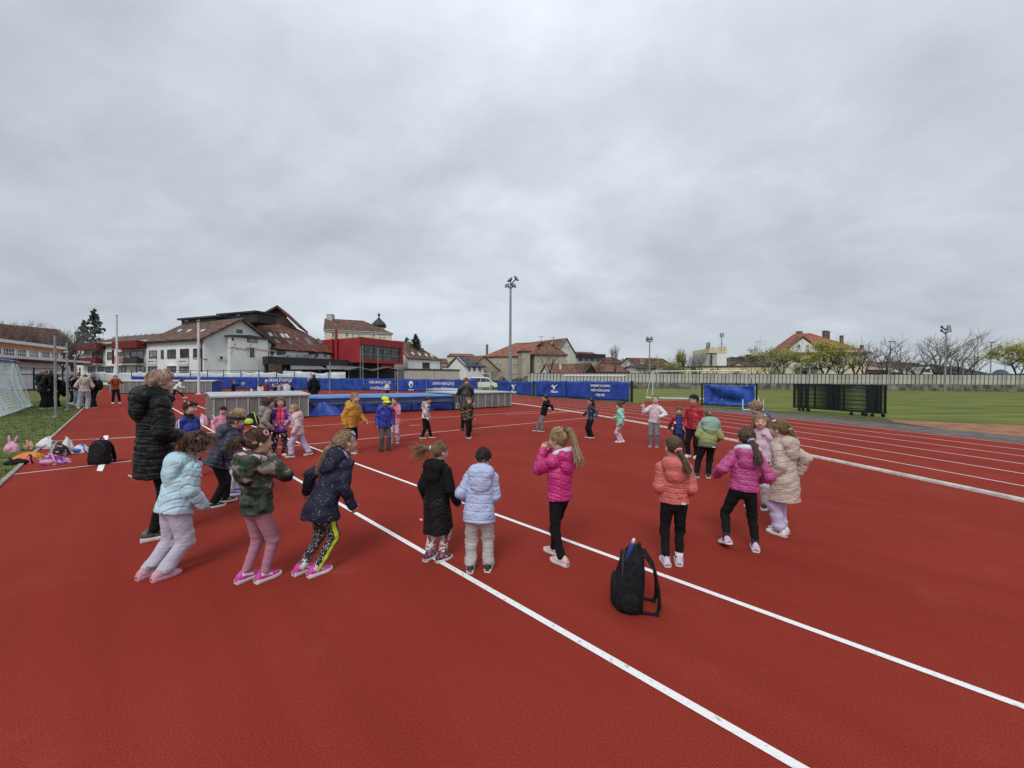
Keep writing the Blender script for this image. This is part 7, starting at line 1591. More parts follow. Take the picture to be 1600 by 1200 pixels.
person('girl in a long black coat with windblown ponytail and pink white leggings', 682, 874, 38, HT(682, 874, 689, .985), vox=V0, lean=3, head=(18, -3), arms=((.05, .02, -.27), (.07, .06, -.27)), feet=((-.06, -.03, 0, 0, 0), (.055, .0, 0, 18, 0)),
    top=dict(mats=[j_black, j_blackm], idx=lambda c, a, p, n: (c[:, 2] > .05) | (a > 0), hem=-.255, puff=1.08, q=.085, amp=.006, chev=-.75, hood='down', hs=1.0, fl=1.0, name='coat', logos=((-.115, -.055, -.155, .03, .012, h_white),)), bot=dict(kind='slim', mat=p_pat, hem=.045), shoes=SH(s_dark, s_sole, s_pink, k_mauve), hair=dict(style='tail', mat=H_lbrown, tie=(-.10, -.44, .16), path=[(-.38, -.62, .16), (-.62, -.66, .05), (-.80, -.66, -.12)], w=.10, n=620, tiem=t_white, fl=.30, tn=.55), group=RING)
person('boy in a lilac blue puffer jacket and grey joggers seen from behind, head bowed', 748, 891, 6, HT(748, 891, 704, .955), vox=V0, lean=9, side=3, head=(6, -30), arms=((.045, .08, -.22, (1, -.9, -.1)), (.01, .12, -.22)), feet=((-.068, -.01, 0, -4, 0), (.078, .015, 0, 5, 0)),
    top=dict(mat=j_lilac, hem=-.085, puff=1.14, q=.068, amp=.011, hood='down', hs=1.16, fl=1.04), bot=dict(kind='sweat', mat=p_grey, wr=.006), shoes=SH(s_black, s_sole, s_green, k_white), hair=dict(style='short', mat=H_dark, n=480), group=RING)
person('girl in a hot pink puffer jacket with high blond ponytail, hands at her face', 874, 874, -52, HT(874, 874, 667, .985), vox=V0, head=(-6, -4), arms=((-.045, .135, .045, (.7, -.2, -1)), (-.04, .14, .05, (.7, -.1, -1))), feet=((-.05, -.065, 0, 0, 0), (.045, .085, 0, 2, 0)),
    top=dict(mat=j_hot, hem=-.02, puff=1.06, q=.052, amp=.010, chev=-.35, hood='down', hs=.95, lining=h_white, lw=.95, lt=1.25, fl=.98), bot=dict(kind='legging', mat=p_black), shoes=SH(s_ppink, s_sole, s_ppink), hair=dict(style='tail', mat=H_dblond, tie=(0, -.36, .40), path=[(0, -.62, .38), (.0, -.80, .02), (.02, -.88, -.50), (.04, -1.0, -.98)], w=.10, n=620, tiem=t_black, fl=.09), group=RING)
person('girl in a coral puffer jacket and black leggings seen from behind', 1052, 882, -8, HT(1052, 882, 681, .985), vox=V0, head=(-14, -6), arms=((.0, .10, -.22, (.5, -1, -.3)), (.012, .09, -.225, (.6, -1, -.3))), feet=((-.055, -.01, 0, -8, 0), (.045, .03, 0, 6, 0)),
    top=dict(mat=j_coral, hem=.0, puff=1.04, q=.043, amp=.009, hood='down', hs=1.02, fl=.98, logos=((.055, -.097, .022, .032, .016, h_white),)), bot=dict(kind='legging', mat=p_black), shoes=SH(s_lilac, s_sole, s_white, k_white), hair=dict(style='tail', mat=H_brown, tie=(.02, -.46, -.10), path=[(.08, -.64, -.32), (.18, -.80, -.64), (.26, -.84, -1.0)], w=.12, n=620, tiem=t_pink, tr=.14, fl=.08), group=RING)
person('girl in a magenta puffer jacket with pale hood lining, elbows out, striding', 1160, 857, -14, HT(1163, 857, 668, .965), vox=V0, side=5, lean=5, head=(4, -8), arms=((.115, .06, -.19, (.5, -1, .1)), (.035, .08, -.20, (1, -1, -.1))), feet=((-.125, -.03, .035, -14, -18), (.095, .0, 0, 10, 0)),
    top=dict(mat=j_mag, hem=-.005, puff=1.04, q=.044, amp=.009, hood='down', hs=.95, lining=h_ice, lw=1.05, lt=1.3, fl=1.0), bot=dict(kind='legging', mat=p_black, hem=.055), shoes=SH(s_lilac, s_sole, s_ppink, t_black), hair=dict(style='tail', mat=H_brown, tie=(.10, -.44, -.12), path=[(.20, -.66, -.38), (.29, -.80, -.76), (.34, -.82, -1.14)], w=.12, n=620, tiem=t_blue, tr=.13, fl=.09), group=RING)
person('girl in a long beige quilted coat with a thin braid, facing left', 1226, 836, -66, HT(1222, 836, 655, .985), vox=V0, lean=6, head=(0, -2), arms=((.025, .03, -.27), (.045, -.08, -.22, (.4, -1, 0))), feet=((-.045, .02, 0, 4, 0), (.05, .045, 0, -4, 0)),
    top=dict(mat=j_beige, hem=-.185, puff=1.06, q=.042, amp=.008, chev=.35, hood='down', hs=1.05, fl=1.06, name='coat'), bot=dict(kind='sweat', mat=p_lavn, wr=.005), shoes=SH(s_white, s_sole, s_grey, k_grey), hair=dict(style='tail', mat=H_lbrown, tie=(0, -.45, .04), path=[(0, -.60, -.20), (.02, -.64, -.62), (.02, -.60, -1.12), (.02, -.56, -1.5)], w=.065, n=620, tiem=t_green, fl=.04, clips=(((-.55, .35, .75), t_white, .8),)), group=RING)
person('child almost hidden behind the woman in the long coat, one black shoe showing', 214, 744, -78, 1.12, vox=.009, feet=((-.05, -.05, 0, 0, 0), (.05, -.0, 0, 0, 0)), hip=(0, -.09), top=dict(kind='shell', mat=j_blackm), bot=dict(kind='slim', mat=p_black), shoes=SH(s_black), hair=dict(style='short', mat=H_dark), group=RING)
# ------------------------------------------------------------------ right side of the ring
person('girl in a pale lilac sweater with loose fair hair looking back at the camera', 1187, 792, 205, HT(1182, 792, 644, .985), vox=.007, lean=0, head=(-22, -4), arms=((.05, .06, -.25), (.05, .12, -.18)), feet=((-.06, 0, 0, -10, 0), (.06, .04, 0, 8, 0)),
    top=dict(kind='shell', mat=j_lpink, hem=-.04, puff=.98, wr=.006, hood='down', hs=.8), bot=dict(kind='slim', mat=p_white), shoes=SH(s_black, s_sole, None, k_white), hair=dict(style='long', mat=H_dblond, len=.7, n=200, clips=(((-.6, .5, .7), t_white, .7),)), group=RING)
person('fair haired boy in a blue jacket behind the girl in lilac, facing left', 1189, 745, -80, HT(1189, 745, 627, .97), vox=.009, lean=6, head=(10, -18), top=dict(mat=j_blue, hem=-.03, puff=1.08, q=.05, hood='down', hs=1.1), bot=dict(kind='slim', mat=p_navy), shoes=SH(s_grey), hair=dict(style='bowl', mat=H_dblond, n=160, vol=1.05), group=RING)
person('child in a mint to olive fading puffer jacket seen from behind, hood hanging', 1098, 746, -14, HT(1108, 746, 640, .93), vox=.0075, lean=10, side=6, crouch=.02, hip=(.06, 0), head=(8, -26), arms=((.01, .12, -.21, (.8, -.8, -.2)), (.02, .10, -.23, (.8, -.6, -.2))), feet=((-.085, .0, 0, -5, 0), (.075, .01, 0, 12, 0)),
    top=dict(mat=j_green, hem=-.05, puff=1.16, q=.058, amp=.011, hood='down', hs=1.30, fl=1.06, logos=((.05, -.118, -.035, .05, .012, h_white),)), bot=dict(kind='slim', mat=p_black), shoes=SH(s_black, s_sole, s_white), hair=dict(style='short', mat=H_lbrown, n=150), group=RING)
person('black haired boy in a red puffer jacket', 1084, 715, 206, HT(1084, 715, 616, 1.0), vox=.009, head=(6, -4), arms=((.04, .05, -.27), (.04, .05, -.27)), top=dict(mat=j_red, hem=-.03, puff=1.06, q=.045), bot=dict(kind='slim', mat=p_black, wr=.004), shoes=SH(s_white), hair=dict(style='short', mat=H_black, n=150, vol=1.04), skin='warm', group=RING, feet=((-.05, 0, 0, -5, 0), (.07, .05, 0, 10, 0)))
person('small boy in an open red, white and navy jacket over a blue shirt', 1060, 712, 172, HT(1060, 712, 634, 1.0), vox=.0085, head=(0, -4), arms=((.06, .06, -.26), (.09, .02, -.25)), top=dict(kind='shell', mats=[j_red, j_tee, h_white, p_navy], hem=-.05, puff=1.0, wr=.005, hood='down', hs=.7, idx=lambda c, a, p, n: np.where(a > 0, np.where(p > .17, 3, 0), np.where((np.abs(c[:, 0]) < .062) & (c[:, 1] > .02), 1, np.where(c[:, 2] > .20, 0, np.where(c[:, 2] > .155, 2, 3))))), bot=dict(kind='slim', mat=p_navy), shoes=SH(s_black), hair=dict(style='bowl', mat=H_lbrown, n=120), group=RING)
person('girl in a pink jacket with white sleeves raising one hand', 1022, 698, 196, HT(1022, 698, 617, .985), vox=.0085, side=-3, head=(-16, 8), arms=((.03, .11, -.16, (1, -.4, -.2)), (.12, .09, .02, (.5, -.3, -1))), top=dict(kind='shell', mats=[j_rose, h_white], idx=lambda c, a, p, n: a > 0, hem=-.02, puff=1.02, wr=.005), bot=dict(kind='slim', mat=p_mgrey), shoes=SH(s_grey, s_pink, s_pink), hair=dict(style='tail', mat=H_lbrown, tie=(0, -.44, .15), path=[(0, -.6, -.1)], w=.08, n=100), group=RING, feet=((-.05, 0, 0, -15, 0), (.06, .02, 0, -5, 0)))
person('girl in a mint jacket and patterned leggings, hair blowing up', 969, 691, -88, HT(965, 691, 628, .955), vox=.0085, lean=4, crouch=.035, head=(0, 0), arms=((.04, -.03, -.26), (.04, .12, -.15)), top=dict(kind='shell', mat=j_mint, hem=-.055, puff=1.05, wr=.006, hood='down', hs=.85), bot=dict(kind='slim', mat=p_flor), shoes=SH(s_white), hair=dict(style='tail', mat=H_brown, tie=(0, -.40, .25), path=[(.0, -.62, .40), (.0, -.82, .68), (.0, -.92, .9)], w=.13, n=110, fl=.16), group=RING, feet=((-.05, .02, 0, 0, 0), (.05, -.05, 0, 0, 0)))
person('dark haired girl in a navy jacket and black trousers with arms held out', 923, 684, 245, HT(921, 684, 621, .965), vox=.0085, lean=0, crouch=.02, head=(-4, -2), arms=((.10, -.04, -.24), (.15, .10, -.21)), top=dict(kind='shell', mat=j_navy, hem=-.04, puff=1.0, wr=.004, logos=((0, .09, .10, .006, .24, h_ice),)), bot=dict(kind='slim', mat=p_black), shoes=SH(s_black), hair=dict(style='long', mat=H_dark, len=1.2, n=80), group=RING, feet=((-.05, -.02, 0, 0, 0), (.05, .03, 0, 0, 0)), skin='warm')
person('boy in a black hoodie and grey trousers leaning back, one arm stretched behind', 846, 674, -95, HT(853, 674, 616, .975), vox=.0095, lean=-9, hip=(0, -.06), head=(0, -6), arms=((.10, -.20, -.17), (.04, .06, -.28)), top=dict(kind='shell', mat=j_blackm, hem=-.05, puff=1.08, wr=.006, hood='down', hs=1.05, logos=((-.12, 0, .20, .02, .02, h_white),)), bot=dict(kind='slim', mat=p_mgrey, wr=.005), shoes=SH(s_black), hair=dict(style='short', mat=H_black), group=RING, feet=((-.05, -.02, 0, 0, 0), (.05, .13, 0, 5, 0)))
# ------------------------------------------------------------------ far side of the ring
person('boy in a dark camouflage jacket in front of the woman with auburn hair', 731, 684, 146, HT(733, 684, 620, .985), vox=.0085, head=(-8, -2), lean=3, arms=((.05, .04, -.27), (.05, .02, -.27)), top=dict(kind='shell', mat=j_camo2, hem=-.05, puff=1.06, wr=.006, hood='down', hs=1.0), bot=dict(kind='slim', mat=p_black), shoes=SH(s_black), hair=dict(style='short', mat=H_lbrown), group=RING, feet=((-.05, -.03, 0, 0, 0), (.05, .06, 0, 0, 0)))
person('woman with auburn hair in a dark quilted coat behind the camouflage boy', 728, 671.5, 168, HT(728, 671.5, 590, .985), adult=True, vox=.010, head=(-8, -8), arms=((.05, .0, -.27), (.05, -.02, -.27)), top=dict(mat=j_char, hem=-.15, puff=1.05, q=.04, amp=.009, hood='down', hs=.8), bot=dict(kind='slim', mat=p_black), shoes=SH(s_black, s_black), hair=dict(style='bob', mat=H_red, vol=1.08, n=90, bl=-.40))
person('boy in a white printed hoodie and black joggers stepping right', 664, 684.5, 102, HT(665, 684.5, 619, .965), vox=.0085, lean=7, head=(0, -20), arms=((.04, .06, -.27), (.04, .05, -.28)), top=dict(kind='shell', mat=j_pat, hem=-.01, puff=.98, wr=.005, hood='down', hs=.95), bot=dict(kind='slim', mat=p_black, wr=.004), shoes=SH(s_black, s_sole), hair=dict(style='short', mat=H_dark), group=RING, feet=((-.05, .13, 0, 0, 0), (.05, -.06, 0, 0, 0)))
person('girl in a pink jacket and spotted trousers with hands at her mouth', 617, 692, 196, HT(618, 692, 620, .985), vox=.0085, head=(10, -4), arms=((-.04, .13, .0, (.8, -.2, -1)), (-.03, .14, .02, (.8, -.2, -1))), top=dict(kind='shell', mats=[j_pinkpat, j_wine], idx=lambda c, a, p, n: (np.abs(c[:, 0]) < .03) & (c[:, 1] > .04) & (a == 0), hem=-.07, puff=1.04, wr=.006, hood='down', hs=1.1), bot=dict(kind='slim', mat=p_flor), shoes=SH(s_grey), hair=dict(style='tail', mat=H_brown, tie=(0, -.44, .1), path=[(0, -.6, -.2)], w=.08), group=RING)
_, D_cap = person('boy in a royal blue puffer jacket and neon yellow cap', 601, 704, 164, HT(603, 704, 618.5, 1.0), vox=.0085, head=(-12, -8), arms=((.04, .03, -.28), (.05, .03, -.28)), top=dict(mat=j_royal, hem=-.06, puff=1.12, q=.045, amp=.009, hood='down', hs=.8), bot=dict(kind='slim', mat=p_dgrey, wr=.004), shoes=SH(s_black, s_black), hair=dict(style='crop', mat=H_brown), group=RING)
person('boy in a mustard yellow puffer jacket walking towards the right', 549, 707, 138, HT(557, 707, 613, .965), vox=.008, lean=9, head=(-16, -2), arms=((.07, .10, -.24), (.05, -.03, -.27)), top=dict(mat=j_yel, hem=-.055, puff=1.20, q=.058, amp=.012, hood='down', hs=1.1, fl=1.05), bot=dict(kind='slim', mat=p_black), shoes=SH(s_grey, s_sole), hair=dict(style='crop', mat=H_dblond, n=60), group=RING, feet=((-.06, -.05, 0, 0, 0), (.06, .08, 0, 0, 0)))
person('blond girl in a pale pink puffer jacket with legs apart facing left', 466, 713, -82, HT(458, 713, 631, .95), vox=.008, lean=8, crouch=.04, head=(0, -10), arms=((.05, .02, -.27), (.03, .10, -.20)), top=dict(mat=j_ppink, hem=-.06, puff=1.16, q=.065, amp=.010, hood='down', hs=1.05), bot=dict(kind='sweat', mat=p_lavn, wr=.006), shoes=SH(s_grey, s_sole), hair=dict(style='tail', mat=H_blond, tie=(0, -.44, -.05), path=[(0, -.52, -.2)], w=.08, n=120), group=RING, feet=((-.05, .10, 0, 0, 0), (.05, -.19, .01, -10, -8)))
person('girl in a shiny purple jacket with neon pink front and dark print leggings', 438, 712, 178, HT(438, 712, 619.5, .99), vox=.008, head=(0, -4), arms=((.0, .10, -.20, (1, -.5, -.4)), (.0, .10, -.20, (1, -.5, -.4))), top=dict(kind='shell', mats=[j_holo, M('jacket_neon_pink', (.78, .06, .16), (.84, .10, .22), scale=20, rough=.7), j_black], idx=lambda c, a, p, n: np.where((a == 0) & (c[:, 1] > .03) & (np.abs(c[:, 0]) < .055) & (c[:, 2] > .06), np.where(np.abs(c[:, 0]) < .006, 2, 1), 0), hem=-.07, puff=1.06, wr=.008, hood='down', hs=.9, fl=1.06), bot=dict(kind='slim', mat=p_dflor), shoes=SH(s_white), hair=dict(style='long', mat=H_lbrown, len=.25, n=140), group=RING, feet=((-.05, .0, 0, -10, 0), (.09, .04, .015, 10, 12)))
person('child in a taupe jacket with black front facing right beside the girl in purple', 414, 716, 78, HT(412, 716, 620, .975), vox=.008, lean=6, head=(6, -2), arms=((.03, .10, -.19), (.05, .02, -.24)), top=dict(kind='shell', mats=[j_grey, j_blackm], idx=lambda c, a, p, n: (c[:, 1] > .035) & (a == 0), hem=-.06, puff=1.04, wr=.006, hood='down', hs=.95), bot=dict(kind='slim', mat=p_black), shoes=SH(s_black), hair=dict(style='bob', mat=H_brown, bl=-.22, n=120), group=RING)
person('boy in a navy puffer jacket with a dark headband leaning to the right', 338, 790, 74, HT(344, 790, 646, .90), vox=.007, lean=24, crouch=.03, head=(10, -14), arms=((.06, .06, -.27), (.07, -.02, -.27)), top=dict(mat=j_navy, hem=-.07, puff=1.12, q=.045, amp=.010, hood='down', hs=1.0), bot=dict(kind='slim', mat=p_black, wr=.005), shoes=SH(s_black, s_sole, s_green), hair=dict(style='short', mat=H_lbrown, n=160, band=s_black), group=RING, feet=((-.06, .10, 0, 0, 0), (.05, -.04, 0, 4, 0)))
person('blond girl in a dark purple coat, spotted leggings and blue shoes', 364, 771, 112, HT(366, 771, 638, .97), vox=.008, lean=6, head=(-14, -8), arms=((.03, .09, -.22), (.04, .05, -.26)), top=dict(mat=j_purple, hem=-.13, puff=1.04, q=.05, hood='down', hs=.9, fl=1.08), bot=dict(kind='slim', mat=p_spot), shoes=SH(s_blue, s_sole), hair=dict(style='long', mat=H_blond, len=.35, n=160, vol=1.05), group=RING)
person('dark haired child in pink half hidden behind the boy with the headband', 348, 714, 176, HT(345, 714, 634, .985), vox=.009, head=(-6, -6), arms=((.05, .08, -.2), (.05, .08, -.2)), top=dict(mat=j_pink, hem=-.04, puff=1.06, q=.05), bot=dict(kind='slim', mat=p_mgrey), shoes=SH(s_white), hair=dict(style='bowl', mat=H_dark, n=80), group=RING)
person('smiling boy in a blue tracksuit top with three white sleeve stripes', 296, 746, 142, HT(298, 746, 626, .985), vox=.0075, head=(-12, -4), arms=((.05, .06, -.26), (.045, .03, -.27)), top=dict(kind='shell', mats=[j_trblue, h_white, j_black], hem=-.02, puff=.98, wr=.004, idx=lambda c, a, p, n: np.where((n[:, 2] > -.015) & (a == 0) & (np.abs(n[:, 0]) < .08), 2, np.where((a > 0) & (np.abs(c[:, 1]-.012*(a > 0)) < .036) & (np.abs(c[:, 0]) > .13) & ((np.floor((c[:, 1]+1)*72) % 2) < 1), 1, 0))), bot=dict(kind='slim', mat=p_navy), shoes=SH(s_black), hair=dict(style='short', mat=H_dark, n=160), group=RING)
# ------------------------------------------------------------------ teenagers at the left
TG = 'teenagers standing at the left edge of the track'
tb = dict(kind='wide', mat=p_black)
def teen(label, px, py, yt, th, top, bot, sh, hair, s=1.0, **kw): return person(label, px, py, th, HT(px, py, yt, s), adult=True, vox=.0125, top=top, bot=bot, shoes=sh, hair=hair, group=TG, face=True, hands=True, **kw)
teen('tall fair haired teenager in a long black coat and wide trousers by the net posts', 67, 638.5, 578.5, 75, dict(mat=j_black, hem=-.10, puff=1.15, q=.05, hood='down', hs=1.1), tb, SH(s_black, s_sole), dict(style='bowl', mat=H_dblond), head=(-10, -14))
teen('black dressed teenager behind the nearest net post', 80, 638, 577.5, -70, dict(mat=j_blackm, kind='shell', hem=-.06, puff=1.1, hood='down'), tb, SH(s_black, s_sole), dict(style='short', mat=H_dark), head=(10, -14))
_, D_bag = teen('teenager in black with a dark bag right of the nearest net post', 92, 637, 584.5, -100, dict(kind='shell', mats=[j_blackm, h_white], idx=lambda c, a, p, n: (n[:, 2] > -.01) & (a == 0), hem=-.05, puff=1.05), dict(kind='slim', mat=p_black), SH(s_black, s_sole), dict(style='short', mat=H_dark), head=(0, -10))
teen('long black haired girl in a white top and black trousers', 112.5, 631, 586.5, 120, dict(kind='shell', mats=[j_white, j_blackm], idx=lambda c, a, p, n: a > 0, hem=.0, puff=.9), dict(kind='slim', mat=p_black), SH(s_white), dict(style='long', mat=H_black, len=1.3), head=(0, -10))
teen('teenager in a black jacket and pale jeans behind the cream hoodie', 122, 633, 584.5, 150, dict(kind='shell', mat=j_blackm, hem=-.04, puff=1.05), dict(kind='wide', mat=p_jean), SH(s_white), dict(style='short', mat=H_dark), head=(0, -12))
teen('teenager in a cream hoodie and grey joggers with legs apart, back to the camera', 132.5, 638.5, 585, 12, dict(kind='shell', mat=j_cream, hem=-.03, puff=1.16, wr=.008, hood='down', hs=1.1), dict(kind='wide', mat=p_lgrey, wr=.008), SH(s_white), dict(style='short', mat=H_dark), s=.985, head=(0, -24), arms=((.03, .09, -.23, (.8, -.8, 0)), (.03, .09, -.23, (.8, -.8, 0))), feet=((-.12, 0, 0, -10, 0), (.05, .02, 0, 10, 0)))
teen('teenager in a pale hood and white hoodie beside the cream hoodie', 139.5, 636.5, 583.5, -20, dict(kind='shell', mat=j_rose, hem=-.03, puff=1.08, hood='up', wr=.006), dict(kind='slim', mat=p_navy), SH(s_black, s_sole), dict(style='none', mat=H_dark), head=(0, -15))
_, D_bp = teen('dark haired teenager in black wearing a black backpack, rightmost of the huddle', 147, 637.5, 588, -55, dict(kind='shell', mat=j_blackm, hem=-.04, puff=1.05), dict(kind='slim', mat=p_navy), SH(s_black, s_sole), dict(style='short', mat=H_dark), head=(0, -15))
teen('youth in a rust orange hoodie and black trousers with hands raised to the face', 180.5, 630.5, 586.5, 176, dict(kind='shell', mat=j_orange, hem=-.02, puff=1.1, wr=.008, hood='down'), dict(kind='slim', mat=p_black), SH(s_white), dict(style='short', mat=H_black), arms=((-.02, .15, .05, (.9, -.1, -.8)), (-.02, .15, .05, (.9, -.1, -.8))), feet=((-.11, 0, 0, 5, 0), (.07, 0, 0, -10, 0)))
# ------------------------------------------------------------------ people further back
BG = 'people beyond the mat covers'
def far(label, px, Y, yt, th, top, bot, sh, hair, adult=False, s=1.0, **kw): return person(label, 0, 0, th, ZH(px, yt, Y), adult=adult, vox=.014 if Y < 25 else .018, top=top, bot=bot, shoes=sh, hair=hair, group=BG, loc=Vector((P(px, 600, Y).x, Y, 0)), **kw)
far('man in black with his back to the camera left of the high jump mat', 490.5, 21.5, 584.5, -15, dict(kind='shell', mat=j_blackm, hem=-.10, puff=1.08), dict(kind='slim', mat=p_black), SH(s_black, s_black), dict(style='crop', mat=H_black), adult=True)
far('child in white behind the high jump mat in front of the slogan banner', 605, 33, 595.5, 170, dict(kind='shell', mat=j_white, hem=-.02, wr=.006), dict(kind='slim', mat=p_black), SH(s_white), dict(style='short', mat=H_dark), arms=((-.02, .12, -.12), (.0, .12, -.16)))
_, D_ball = far('person in black holding up a football behind the middle mat cover', 364.5, 27, 594, 95, dict(kind='shell', mat=j_blackm, hem=-.02), dict(kind='slim', mat=p_black), SH(s_black), dict(style='bowl', mat=H_red), arms=((-.03, .29, .03), (-.05, .30, .02)))
far('long brown haired girl in white behind the middle mat cover', 407, 27, 597, 20, dict(kind='shell', mat=j_white), dict(kind='slim', mat=p_black), SH(s_white), dict(style='long', mat=H_brown, len=1.2))
_, D_hat = far('person in a wine red scarf and white woolly hat', 416, 28.5, 593.5, 170, dict(kind='shell', mat=j_wine), dict(kind='slim', mat=p_black), SH(s_black), dict(style='crop', mat=H_dark))
far('dark haired child in black leaning sideways behind the middle mat cover', 428, 26, 600, 110, dict(kind='shell', mat=j_blackm), dict(kind='slim', mat=p_black), SH(s_black), dict(style='short', mat=H_black), lean=12)
far('black haired child in light grey facing right behind the middle mat cover', 436.5, 27, 597, 95, dict(kind='shell', mat=jk('ash', (.42, .44, .47))), dict(kind='slim', mat=p_black), SH(s_black), dict(style='bowl', mat=H_black))
far('fair ponytailed girl in white behind the middle mat cover', 448, 26.5, 594.5, 10, dict(kind='shell', mat=j_white), dict(kind='slim', mat=p_black), SH(s_white), dict(style='tail', mat=H_lbrown, tie=(0, -.3, .4), path=[(0, -.5, .45), (0, -.65, .0)], w=.12))
far('child in black at the right end of the group behind the middle mat cover', 456, 27.5, 600, -40, dict(kind='shell', mat=j_blackm), dict(kind='slim', mat=p_black), SH(s_black), dict(style='short', mat=H_black))
far('person in white and black stretching in a wide lunge beyond the woman in black', 274, 30.5, 591, 92, dict(kind='shell', mat=j_white), dict(kind='legging', mat=p_black), SH(s_white), dict(style='bob', mat=H_brown), lean=35, crouch=.16, feet=((-.05, .30, 0, 0, 0), (.05, -.22, 0, 0, 0)), arms=((.05, .15, -.18), (.05, .15, -.18)), s=.78)
# hats, held and worn things
m_neon = M('cap_neon', (.62, .72, .03), (.70, .80, .06), scale=40, rough=.8)
def world_of(D, t, p): return t.matrix_basis @ Vector(p)
def root_of(sub): return [o for o in C.objects if o.get('label', '').startswith(sub)][0]
def cap(label, sub, D, mat, brim=True):
    t0 = root_of(sub); Mx = Matrix.Translation(t0.location) @ Matrix.Rotation(t0.rotation_euler.z, 4, 'Z'); hd, hh, RH = D['hd'], D['hh'], D['RH']; RM = Matrix(RH.tolist()); c = hd(0, -.03, .14)
    t = thing('cap' if brim else 'woolly_hat', label, 'cap' if brim else 'hat', Mx @ Vector(c)); mb = MB(); rs = []
    for e_ in (-.05, .2, .45, .7, .9, 1.0): rs.append([Mx @ Vector(c+RH @ (np.array((math.sin(a)*.405*math.cos(e_*PI/2), math.cos(a)*.49*math.cos(e_*PI/2), math.sin(e_*PI/2)*.40))*hh)) for a in (2*PI*k/16 for k in range(16))])
    mb.rings(rs); mb.build('crown', mat, t, smooth=True)
    if brim:
        mb = MB(); v = [Mx @ Vector(c+RH @ (np.array((math.sin(a)*.40, math.cos(a)*(.47 if j == 0 else .90)-.0, -.02-.10*j-.04*abs(math.sin(a))))*hh)) for j in (0, 1) for a in (-1.0+2.0*k/8 for k in range(9))]; v2 = [p-Vector((0, 0, .008)) for p in v]
        mb.add(v+v2, [(k, k+1, k+10, k+9) for k in range(8)]+[(18+k+9, 18+k+10, 18+k+1, 18+k) for k in range(8)]+[(9+k, 10+k, 28+k, 27+k) for k in range(8)]); mb.build('brim', mat, t)
    else:
        mb = MB(); mb.ell(Mx @ Vector(c+RH @ (np.array((0, 0, .45))*hh)), (.12*hh,)*3, 8, 6); mb.build('bobble', mat, t)
cap('neon yellow baseball cap on the boy in royal blue', 'boy in a royal blue', D_cap, m_neon); cap('white woolly bobble hat behind the middle mat cover', 'person in a wine red', D_hat, h_white, False)
t0 = root_of('boy in a navy puffer jacket with a dark headband')
t0 = root_of('person in black holding up a football'); Mx = Matrix.Translation(t0.location) @ Matrix.Rotation(t0.rotation_euler.z, 4, 'Z'); q = Mx @ Vector((D_ball['WR'][0]+D_ball['WR'][1])/2); q = q+Vector((.17, 0, .06))
mb = MB(); mb.ell(q, (.12, .12, .12), 18, 12); m_ball = ramp_mat('football_panels', 'cell', 9, [(0, (.02, .02, .022)), (.30, (.66, .66, .66))], rough=.5); t = thing('football', 'black and white football held up in front of the blue banner', 'ball', q); mb.build('shell', m_ball, t, smooth=True); mb = MB(); mb.tube([q+Vector((0, -.118, 0)), q+Vector((0, -.124, .01))], .01, 5); mb.build('valve', m_black, t)
# ------------------------------------------------------------------ bags
b_black = M('bag_black', (.008, .008, .009), (.018, .018, .020), scale=30, spec=.15, rough=.85, bump=.2, bscale=160); b_pink = M('bag_pink', (.58, .26, .36), (.68, .36, .45), scale=15, rough=.8); b_orange = M('bag_orange', (.62, .16, .04), (.72, .24, .07), scale=10, rough=.8); b_white = M('bag_white', (.58, .60, .62), (.70, .71, .72), scale=8, rough=.7); b_flor = ramp_mat('bag_floral', 'noise', 16, [(0, (.015, .015, .016)), (.54, (.25, .22, .22)), (.60, (.5, .45, .45))], rough=.7, detail=2); b_blue = M('bag_blue', (.05, .10, .36), (.08, .15, .45), scale=10, rough=.6); b_purp = ramp_mat('bag_purple_print', 'noise', 12, [(0, (.20, .03, .24)), (.5, (.34, .10, .42)), (.57, (.60, .38, .62))], rough=.6, detail=2); b_red = M('bag_coral', (.60, .08, .11), (.68, .13, .16), scale=10, rough=.7); b_yel = M('bag_ochre', (.42, .26, .02), (.5, .33, .04), scale=10, rough=.8); b_green = M('bag_neon_green', (.38, .60, .05), (.5, .72, .08), scale=10, rough=.7); b_teal = M('bag_teal', (.02, .10, .12), (.05, .16, .18), scale=10, rough=.7); b_lid = M('bottle_blue', (.02, .05, .22), (.04, .09, .30), scale=10, rough=.3)
